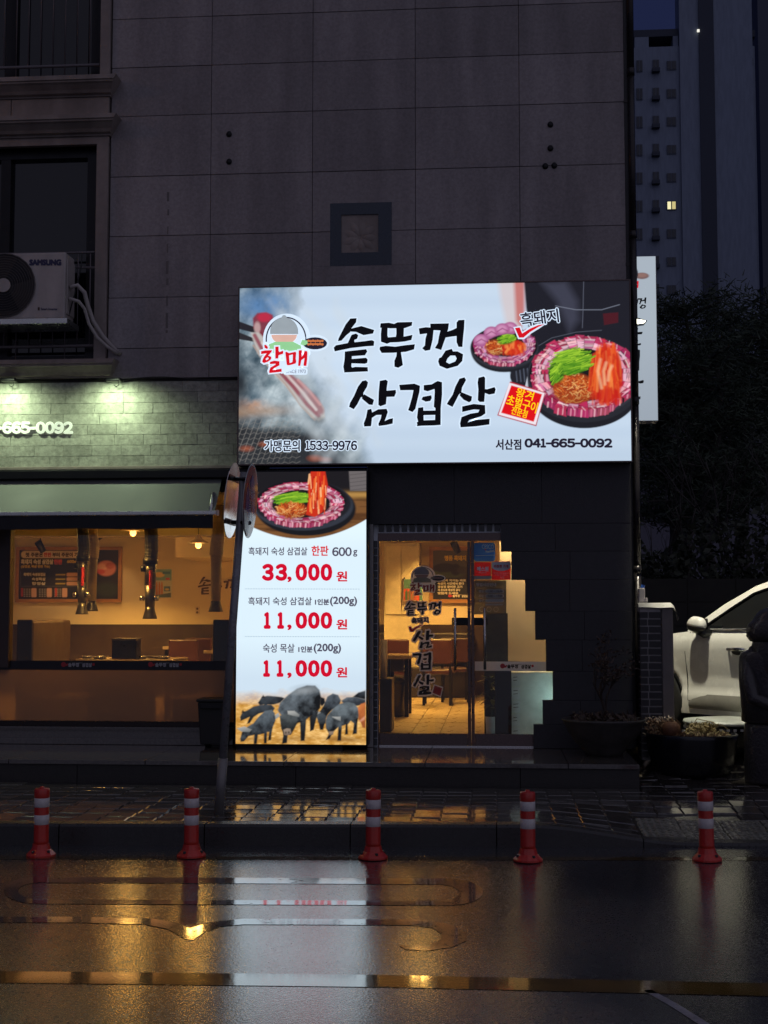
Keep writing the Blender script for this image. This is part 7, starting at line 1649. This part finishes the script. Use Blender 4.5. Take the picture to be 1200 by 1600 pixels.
nx, nt = 118, 26; X_ = [-Lc+2*Lc*i/nx for i in range(nx+1)]
def side(sg):
    V = []; F = []
    for x in X_:
        for j in range(nt+1):
            t = j/nt; z = interp(SILL, x)+(interp(BELT, x)-interp(SILL, x))*t; y = interp(HALF, x)+bulge(x, t); xx = x
            for wx, wz, wr in WH:
                d = math.hypot(xx-wx, z-wz)
                if wr < d < wr+0.07: y += 0.018*(1-(d-wr)/0.07)
            V.append([xx, sg*y, z])
    def inside(v): return any(math.hypot(v[0]-wx, v[2]-wz) < wr for wx, wz, wr in WH)
    ins = [inside(v) for v in V]
    for i in range(nx):
        for j in range(nt):
            q = (i*(nt+1)+j, (i+1)*(nt+1)+j, (i+1)*(nt+1)+j+1, i*(nt+1)+j+1)
            if all(ins[k] for k in q): continue
            F.append(q if sg < 0 else q[::-1])
    for v in V:
        for wx, wz, wr in WH:
            d = math.hypot(v[0]-wx, v[2]-wz)
            if 1e-6 < d < wr: f = wr/d; v[0] = wx+(v[0]-wx)*f; v[2] = wz+(v[2]-wz)*f
    return V, F
mb = MB()
for sg in (-1, 1): V, F = side(sg); mb.add(V, F)
# hood, deck and end caps
def strip(xa, xb, f0, n=16, m=8):
    V = []; F = []
    for i in range(n+1):
        x = xa+(xb-xa)*i/n
        for j in range(m+1):
            u = -1+2*j/m; h = interp(HALF, x)-0.035; V.append((x, u*h, interp(BELT, x)+f0*(1-u*u)))
    for i in range(n):
        for j in range(m): F.append((i*(m+1)+j, (i+1)*(m+1)+j, (i+1)*(m+1)+j+1, i*(m+1)+j+1))
    return V, F
mb.add(*strip(-Lc, -0.9, 0.05)); mb.add(*strip(1.95, Lc, 0.02))
for x in (-Lc, Lc):
    h = interp(HALF, x); mb.add([(x, -h, interp(SILL, x)), (x, h, interp(SILL, x)), (x, h-0.035, interp(BELT, x)), (x, -h+0.035, interp(BELT, x))], [(0, 1, 2, 3)])
mb.add([(-2.2, -0.8, 0.28), (2.2, -0.8, 0.30), (2.2, 0.8, 0.30), (-2.2, 0.8, 0.28)], [(0, 1, 2, 3)])
mb.build('body', M_car, car, smooth=True, local=True)
# greenhouse
def gh_y(x, z): b = interp(BELT, x); h = interp(HALF, x)-0.035; return h-(z-b)*0.36
up = [(x, z) for x, z in ROOF]
def loop_outer(): return [(x, z) for x, z in ROOF]+[(2.28, interp(BELT, 2.28)), (1.2, interp(BELT, 1.2)+0.001), (0, interp(BELT, 0)+0.001), (-0.98, interp(BELT, -0.98)+0.001)]
def inset(x): return interp(ROOF, x)-0.075
w_front = [(-0.80, 1.085), (-0.5, inset(-0.5)-0.02), (-0.2, inset(-0.2)), (0.08, inset(0.08)), (0.08, 1.10)]
w_rear = [(0.18, 1.105), (0.18, inset(0.18)), (0.6, inset(0.6)), (1.1, inset(1.1)), (1.14, 1.13)]
w_q = [(1.26, 1.14), (1.24, inset(1.24)), (1.85, inset(1.85)-0.02), (2.0, 1.2)]
for sg in (-1, 1):
    P = [[Vector((a, b, 0)) for a, b in l] for l in (loop_outer(), w_front, w_rear, w_q)]
    V = []; 
    for l in P: V += [(p.x, sg*gh_y(p.x, p.y), p.y) for p in l]
    mesh_obj('window_frame', V, [tuple(t) for t in tessellate_polygon(P)], M_car, car, local=True)
    for nm, l in (('side_window', w_front), ('side_window', w_rear), ('quarter_window', w_q)):
        g = mesh_obj(nm, [(a, sg*(gh_y(a, b)-0.012), b) for a, b in l], [tuple(range(len(l)))], M_cglass, car, local=True)
        cx = sum(p[0] for p in l)/len(l); cz = sum(p[1] for p in l)/len(l); ring_ = [(cx+(a-cx)*1.035, cz+(b-cz)*1.05) for a, b in l]
        MB().tube([(a, sg*(gh_y(a, b)+0.003), b) for a, b in ring_+[ring_[0]]], 0.007, 5).build('window_seal', M_trimb, g, local=True)
    MB().tube([(x, sg*(gh_y(x, 1.07)+0.012), interp(BELT, x)+0.014) for x in (-0.9, -0.4, 0.2, 0.8, 1.4, 1.9)], 0.009, 6).build('chrome_strip', M_chrome, car, smooth=True, local=True)
    MB().tube([(x, sg*(gh_y(x, interp(ROOF, x))-0.05), interp(ROOF, x)+z) for x, z in ((0.0, 0.0), (0.1, 0.04), (0.5, 0.055), (1.2, 0.055), (1.6, 0.035), (1.7, 0.0))], 0.017, 8).build('roof_rail', M_alu, car, smooth=True, local=True)
V = []; F = []; n = 40; m_ = 10; rx0, rx1 = -0.98, 2.28
for i in range(n+1):
    x = rx0+(rx1-rx0)*i/n; z = interp(ROOF, x); h = gh_y(x, z)
    for j in range(m_+1): u = -1+2*j/m_; V.append((x, u*h, z+0.03*(1-abs(u)**3)*min(1, (z-1.0)*2)))
Fr, Fg, Fb = [], [], []
for i in range(n):
    x = rx0+(rx1-rx0)*(i+0.5)/n
    for j in range(m_):
        q = (i*(m_+1)+j, (i+1)*(m_+1)+j, (i+1)*(m_+1)+j+1, i*(m_+1)+j+1)
        edge_ = j in (0, m_-1)
        (Fg if (x < -0.05 and not edge_) else Fb if (x > 2.02 and not edge_) else Fr).append(q)
for nm, f, m in (('roof', Fr, M_car), ('windscreen', Fg, M_cglass), ('rear_window', Fb, M_cglass)): mesh_obj(nm, V, f, m, car, smooth=True, local=True)
for wx, wz, wr in WH:
    for sg in (-1, 1):
        w = MB().lathe([(0.20, -0.11), (0.33, -0.115), (0.355, -0.09), (0.36, 0), (0.355, 0.09), (0.33, 0.115), (0.22, 0.11)], (0, 0, 0), 30); w.V = [(wx+v[0], sg*(0.80)+v[2], wz+v[1]) for v in w.V]; t_ = w.build('wheel', M_tyre, car, smooth=True, local=True)
        rim = MB().lathe([(0.0, 0.05), (0.06, 0.06), (0.22, 0.075), (0.235, 0.09), (0.225, 0.10)], (0, 0, 0), 30); rim.V = [(wx+v[0], sg*(0.80+v[2]), wz+v[1]) for v in rim.V]; rim.build('rim', M_alu, t_, smooth=True, local=True)
    for sg in (-1, 1):
        a_ = MB().lathe([(0.385, -0.02), (0.385, 0.25)], (0, 0, 0), 30); a_.F = [f for f in a_.F if len(f) == 4]; a_.V = [(wx+v[0], sg*(0.90-v[2]), wz+v[1]) for v in a_.V]; a_.build('wheel_arch', M_trimb, car, local=True)
# door seams, lower cladding, handles, mirrors, lights
def seam(pts, nm='door_seam'):
    for sg in (-1, 1):
        q = []
        for x, t in pts: z = interp(SILL, x)+(interp(BELT, x)-interp(SILL, x))*t; q.append((x, sg*(interp(HALF, x)+bulge(x, t)+0.0005), z))
        MB().tube(q, 0.0045, 4).build(nm, M_trimb, car, local=True)
seam([(-0.93, 1.0), (-0.98, 0.75), (-0.98, 0.4), (-0.95, 0.16)]); seam([(0.13, 1.0), (0.14, 0.6), (0.14, 0.3), (0.13, 0.16)]); seam([(1.20, 1.0), (1.16, 0.7), (1.0, 0.45), (0.95, 0.16)]); seam([(-0.95, 0.16), (0.0, 0.15), (0.95, 0.16)])
for sg in (-1, 1):
    V = []; F = []
    for i in range(25):
        x = -0.93+1.9*i/24
        for t in (0.05, 0.10, 0.20, 0.27): 
            e_ = 0.012 if 0.06 < t < 0.25 else -0.004; f_ = min(1, min(i, 24-i)/3.0)
            tt = t if t < 0.2 else 0.1+(t-0.1)*(0.4+0.6*f_)
            z = interp(SILL, x)+(interp(BELT, x)-interp(SILL, x))*tt; V.append((x, sg*(interp(HALF, x)+bulge(x, tt)+e_), z))
    for i in range(24):
        for j in range(3): F.append((4*i+j, 4*i+4+j, 4*i+5+j, 4*i+1+j))
    mesh_obj('sill_cladding', V, F, M_clad, car, smooth=True, local=True)
    for hx in (-0.26, 0.80):
        z = 0.885; y = sg*(interp(HALF, hx)+0.004)
        cup = MB().lathe([(math.sin(math.pi*i/8), -math.cos(math.pi*i/8)) for i in range(9)], (0, 0, 0), 14); cup.V = [(hx+v[0]*0.085, y+v[1]*0.010, z-0.008+v[2]*0.035) for v in cup.V]; cup.build('handle_cup', M_trimb, car, smooth=True, local=True)
        MB().tube([(hx-0.12, y, z+0.012), (hx-0.10, y+sg*0.030, z+0.012), (hx+0.08, y+sg*0.034, z+0.014), (hx+0.11, y, z+0.012)], [0.014, 0.018, 0.018, 0.014], 8).build('door_handle', M_chrome, car, smooth=True, local=True)
    mx_, my_, mz_ = -0.72, sg*(interp(HALF, -0.72)+0.085), 1.135      # mirrors folded in: the painted cap faces outwards
    def cap(zc, sx_m, sy_m, sz_m, z0, z1):
        mr = MB(); n_ = 10; m_ = 18; V = []; F = []
        for i in range(n_+1):
            ph = -math.pi/2+math.pi*i/n_; zz = max(z0, min(z1, math.sin(ph)))
            for j in range(m_):
                th = 2*math.pi*j/m_; c_ = math.cos(ph); ex = math.copysign(abs(math.cos(th))**0.75, math.cos(th))*c_**0.6; ey = math.copysign(abs(math.sin(th))**0.75, math.sin(th))*c_**0.6
                V.append((mx_+ex*sx_m*(1.0-0.18*zz)+zz*0.022, my_+ey*sy_m, zc+zz*sz_m-ex*0.016))
        for i in range(n_):
            for j in range(m_): F.append((i*m_+j, i*m_+(j+1) % m_, (i+1)*m_+(j+1) % m_, (i+1)*m_+j))
        return mr.add(V, F)
    mm_ = cap(mz_, 0.112, 0.058, 0.072, -0.35, 1.0).build('mirror', M_car, car, smooth=True, local=True)
    cap(mz_-0.004, 0.106, 0.056, 0.072, -1.0, -0.36).build('mirror_trim', M_trimb, mm_, smooth=True, local=True)
    MB().tube([(mx_+0.04, my_-sg*0.01, mz_-0.07), (mx_+0.05, my_-sg*0.05, mz_-0.10), (mx_+0.05, sg*(interp(HALF, mx_)-0.03), mz_-0.085)], [0.045, 0.04, 0.045], 10).build('mirror_foot', M_trimb, mm_, smooth=True, local=True)
    MB().box(mx_-0.095, mx_+0.085, min(my_-sg*0.058, my_-sg*0.066), max(my_-sg*0.058, my_-sg*0.066), mz_-0.05, mz_+0.055).build('mirror_glass', M_cglass, mm_, local=True)
    MB().box(-2.34, -2.0, sg*0.5-0.2, sg*0.5+0.2, 0.74, 0.82).build('headlight', M_cglass, car, local=True, bevel=0.02); MB().box(2.2, 2.37, sg*0.62-0.14, sg*0.62+0.14, 0.80, 0.98).build('tail_light', M_rvb, car, local=True, bevel=0.02)
MB().box(-2.375, -2.34, -0.45, 0.45, 0.52, 0.70).build('grille', M_trimb, car, local=True, bevel=0.01)
# place: the near-side mirror foot stands where the photograph shows it
CYD = 0.60
tx, tz_ = at(1093, 966, CYD-0.35)
car.rotation_euler = (0, 0, CAR_A)
lot_z = 0.345
def place(px_target, ydepth, local):
    c, s = math.cos(CAR_A), math.sin(CAR_A); x, _ = at(px_target, 966, ydepth); lx = local[0]*c-local[1]*s; ly = local[0]*s+local[1]*c; return (x-lx, ydepth-ly)
cx_, cy_ = place(1093, 0.62, (-0.70, -1.0)); car.location = (cx_, cy_, lot_z)
# ================================================================== BACKGROUND: LOT, BANK, TREES, TOWERS
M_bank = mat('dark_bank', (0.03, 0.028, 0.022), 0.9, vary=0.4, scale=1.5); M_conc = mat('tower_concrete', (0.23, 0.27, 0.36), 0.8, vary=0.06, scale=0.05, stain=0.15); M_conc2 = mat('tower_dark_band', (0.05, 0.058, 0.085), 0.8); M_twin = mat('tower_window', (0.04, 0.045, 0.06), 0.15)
M_far = mat('pale_far_wall', (0.13, 0.125, 0.16), 0.8)
tag(sheet('far_ground', -160, 200, 40, lambda x: 14, lambda x: 330, 30, lambda x, y: 0.32+(y-14)*0.004, M_bank), kind='structure')
# low retaining wall and hedge behind the car park
rw = thing('retaining_wall', (7, 16, 0.3), 'dark retaining wall at the back of the car park', 'wall')
xw0, xw1 = -3.0, 16.0; nb = 19
for k in range(nb):
    for j in range(4): MB().box(xw0+k+0.01, xw0+k+0.99, 16+random.uniform(-.01, .01), 16.3, 0.30+j*0.5+0.01, 0.30+j*0.5+0.49).build('wall_block', M_bank, rw)
MB().box(xw0, xw1, 16.02, 16.28, 0.2, 2.29).build('wall_core', M_bank, rw)
hd = random.Random(5); mb = MB()
for k in range(13000):
    x = hd.uniform(-3, 17); y = hd.uniform(16.4, 18.4); z = 2.2+hd.uniform(0, 1)**1.5*(1.5+0.5*math.sin(x*1.3)+0.3*math.sin(x*3.1)); s = hd.uniform(0.04, 0.11); a = Vector((hd.uniform(-1, 1), hd.uniform(-1, 1), hd.uniform(-1, 1))).normalized()*s; b = a.cross(Vector((hd.uniform(-1, 1), hd.uniform(-1, 1), hd.uniform(-1, 1)))).normalized()*s*0.6; c = Vector((x, y, z)); mb.add([c-a, c-b, c+a, c+b], [(0, 1, 2, 3)])
M_hedge = mat('hedge_leaf', (0.03, 0.035, 0.018), 0.7, vary=0.4, scale=3)
tag(mb.build('hedge_foliage', M_hedge), 'dark hedge along the top of the retaining wall', None, None, 'stuff')
fw = thing('far_building', (20, 60, 0.5), 'low pale building wall half seen through the bare trees', 'building')
fx0, fz1 = at(1000, 648, 60); fx1, fz0 = at(1290, 716, 60)
MB().box(fx0-12, fx1+6, 60, 66, 0.4, fz1).build('wall', M_far, fw); MB().box(fx0-12.2, fx1+6.2, 59.7, 66.2, fz1+0.002, fz1+0.4).build('roof_edge', M_conc2, fw)
for k in range(10): MB().box(fx0-10+k*2.6, fx0-8.6+k*2.6, 59.93, 59.99, fz1-2.6, fz1-1.2).build('window', M_twin, fw)
M_needle = mat('pine_needles', (0.035, 0.05, 0.028), 0.7, vary=0.5, scale=1.2); M_bark = mat('bark', (0.06, 0.05, 0.045), 0.85, vary=0.3, scale=6)
def pine(px, ptop, y, label, wid, seed):
    r = random.Random(seed); x, zt_ = at(px, ptop, y); zb = 0.35+(y-14)*0.004 if y > 14 else 0.34
    t = thing('pine_tree', (x, y, zb), label, 'tree', 'dark trees behind the car park'); H_ = zt_-zb
    tr = MB(); pts = [(x+0.25*math.sin(i*0.9+seed), y, zb+H_*0.93*i/8) for i in range(9)]; tr.tube(pts, [0.26*(1-i/9.5) for i in range(9)], 8); V = []; F = []
    for k in range(46):
        f = r.uniform(0.42, 1.0); a = r.uniform(0, 6.28); l = wid*(1.25-f)*r.uniform(0.5, 1.1)+0.5; p0 = Vector((x, y, zb+H_*f*0.93)); p1 = p0+Vector((math.cos(a)*l, math.sin(a)*l, l*r.uniform(-0.05, 0.35)))
        tr.tube([p0, (p0+p1)/2+Vector((0, 0, 0.08)), p1], [0.05, 0.035, 0.015], 4)
        for q in range(170):
            s = r.uniform(0.25, 1.08); c = p0+(p1-p0)*s+Vector((r.gauss(0, 0.30), r.gauss(0, 0.30), r.gauss(0.08, 0.20)))
            v = Vector((r.uniform(-1, 1), r.uniform(-1, 1), r.uniform(-0.3, 1))).normalized()*r.uniform(0.13, 0.30); w = v.cross(Vector((r.uniform(-1, 1), r.uniform(-1, 1), 0.2))).normalized()*0.022; n_ = len(V)
            V += [tuple(c-w), tuple(c+w), tuple(c+v+w*0.4), tuple(c+v-w*0.4)]; F.append((n_, n_+1, n_+2, n_+3))
    tr.build('trunk', M_bark, t, smooth=True); mesh_obj('crown', V, F, M_needle, t)
pine(1075, 428, 30, 'tall dark pine rising in front of the dark tower stripe', 2.6, 3); pine(1150, 452, 33, 'dark pine at the right, in front of the widest tower', 2.6, 4); pine(1038, 505, 27, 'lower dark pine beside the upright glowing sign', 1.9, 5); pine(1212, 440, 28, 'dark pine cut by the right edge of the picture', 2.6, 6); pine(1110, 520, 25, 'dark pine in the middle of the group, with a lamp showing through', 2.2, 8)
def bare(px, ptop, y, label, seed):
    r = random.Random(seed); x, zt_ = at(px, ptop, y); zb = 0.34; t = thing('bare_tree', (x, y, zb), label, 'tree', 'bare winter trees behind the hedge'); mb = MB(); e = []
    H_ = zt_-zb; branch(mb, Vector((x, y, zb)), Vector((0.05, 0, 1)).normalized(), H_*0.42, 0.10, 5, r, e, 0.62, 3); mb.build('trunk', M_bark, t, smooth=True)
bare(1048, 640, 20, 'bare leaning tree left of the pines, below the upright sign', 21); bare(1128, 600, 21, 'bare forked tree under the middle pine', 22); bare(1185, 620, 19.5, 'bare tree by the right edge above the car', 23)
# distant lit lamp among the trees
x, z = at(1105, 617, 42); lp = thing('street_lamp', (x, 42, 0.45), 'tiny distant white street lamp glowing between the pines', 'street lamp')
MB().cyl((x, 42, 0.4), (x, 42, z-0.1), 0.06, 0.04, 8).build('pole', M_black_metal, lp); MB().lathe([(0, -0.12), (0.12, -0.05), (0.13, 0.05), (0, 0.12)], (x, 42, z), 10).build('lamp_globe', glow('white_lamp', (1.0, 0.97, 0.85), 0.9), lp)
# apartment towers
YT = 128.0; pm = FPX/(YT-CAM_Y)
M_wframe = mat('tower_window_frame', (0.10, 0.115, 0.155), 0.7)
M_lit = glow('lit_window', (1.0, 0.85, 0.35), 0.55); M_dim = glow('dim_window', (0.75, 0.8, 0.6), 0.16); M_litw = glow('bright_window', (1.0, 0.92, 0.5), 0.9)
def tower(name, px0, px1, ptop, y0, dep, label, m=M_conc):
    x0, zt_ = at(px0, ptop, y0); x1, _ = at(px1, ptop, y0); t = thing(name, ((x0+x1)/2, y0+dep/2, 0.6), label, 'apartment tower')
    MB().box(x0, x1, y0, y0+dep, 0.5, zt_).build('wall', m, t); return t
def tw_win(t, px0, px1, py0, py1, y, m=None, split=True):
    x0, z1_ = at(px0, (py0+py1)/2, y-0.1)[0], at((px0+px1)/2, py0, y-0.1)[1]; x1, z0 = at(px1, (py0+py1)/2, y-0.1)[0], at((px0+px1)/2, py1, y-0.1)[1]
    w = MB().box(x0, x1, y-0.12, y-0.01, z0, z1_).build('window', M_wframe, t)
    k = 2 if split else 1; mm = m if isinstance(m, (list, tuple)) else [m]*k
    for i in range(k):
        a = x0+(x1-x0)*i/k+0.06; b = x0+(x1-x0)*(i+1)/k-0.06; MB().box(a, b, y-0.15, y-0.121, z0+0.08, z1_-0.08).build('pane', mm[i] or M_twin, w)
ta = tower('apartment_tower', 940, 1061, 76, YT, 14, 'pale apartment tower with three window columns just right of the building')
for r_i in range(9):
    yy = 96+r_i*43.8
    tw_win(ta, 994.5, 1004, yy-2, yy+16, YT, None); tw_win(ta, 1020, 1030, yy-3, yy+12, YT, None, True); tw_win(ta, 1042, 1056.5, yy-1, yy+13, YT, (M_litw, M_lit) if r_i == 5 else None)
    if r_i < 9:
        a, z = at(1019, yy+14, YT-0.5); b, _ = at(1031, yy+14, YT-0.5); MB().box(a, b, YT-0.7, YT-0.001, z-0.15, z+0.25).build('balcony_ledge', M_conc2, ta)
# roof frame with open slots
a, z1_ = at(940, 47, YT); b, z0 = at(1060, 54, YT); MB().box(a, b, YT+0.3, YT+9, z0, z1_).build('roof_beam', M_conc2, ta)
for p0, p1 in ((992, 1014), (1052, 1060)): a, _ = at(p0, 60, YT); b, _ = at(p1, 60, YT); MB().box(a, b, YT+0.3, YT+9, at(1000, 77, YT)[1]+0.01, z0-0.01).build('roof_post', M_conc, ta)
tb_ = tower('apartment_tower', 1058, 1171, -160, YT-0.3, 3, 'tallest pale apartment slab with a dark vertical stripe, blank faced')
a, zt_ = at(1088, -160, YT-.35); b, _ = at(1111, -160, YT-.35); MB().box(a, b, YT-0.5, YT-0.302, 0.6, zt_).build('dark_stripe', M_conc2, tb_)
x, z = at(1091, 48, YT-0.6); MB().box(x-0.12, x+0.12, YT-0.7, YT-0.501, z-0.12, z+0.12).build('aircraft_lamp', MATS['white_lamp'], tb_)
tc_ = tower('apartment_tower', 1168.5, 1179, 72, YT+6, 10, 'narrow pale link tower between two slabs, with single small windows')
for k, yy in enumerate((96, 140, 187, 231, 273, 320, 362, 408, 452)): tw_win(tc_, 1170, 1177, yy-5, yy+6, YT+6, M_dim if k in (2, 7) else (M_dim if k == 5 else None), True)
a, z1_ = at(1168, 47, YT+6); b, z0 = at(1180, 57, YT+6); MB().box(a, b, YT+6, YT+12, z0, z1_).build('roof_beam', M_conc2, tc_)
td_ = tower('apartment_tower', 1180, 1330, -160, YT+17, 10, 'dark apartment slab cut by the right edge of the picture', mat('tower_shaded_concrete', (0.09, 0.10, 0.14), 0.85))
for r_i in range(14):
    yy = -60+r_i*43.8; tw_win(td_, 1204, 1216, yy, yy+13, YT+17, None)
# orange street lamps across the road, behind the photographer, mirrored in the car window
for k, (x, y, lb) in enumerate(((-9.4, -4.3, 'tall orange street lamp on the pavement far to the left'), (-12.8, -4.6, 'tall orange street lamp further left along the pavement'))):
    t = thing('sodium_street_lamp', (x, y, 0), lb, 'street lamp', 'orange street lamps across the road')
    MB().cyl((x, y, 0), (x, y, 8.6), 0.09, 0.05, 10).build('pole', M_black_metal, t); MB().tube([(x, y, 8.6), (x-0.2, y+0.3, 8.8), (x-0.5, y+0.9, 8.85)], 0.035, 8).build('arm', M_black_metal, t)
    MB().lathe([(0.0, 0.12), (0.16, 0.08), (0.2, 0.0), (0.0, 0.0)], (x-0.5, y+1.0, 8.75), 14).build('lamp_hood', M_black_metal, t, smooth=True); MB().lathe([(0.0, -0.16), (0.1, -0.12), (0.15, -0.002), (0.0, -0.001)], (x-0.5, y+1.0, 8.75), 14).build('lamp_bowl', glow('sodium_bowl_%d' % k, (1.0, 0.42, 0.08), 30.0), t, smooth=True)
    lamp_light((x-0.5, y+1.0, 8.5), 25, (1.0, 0.5, 0.15), t, 0.15)
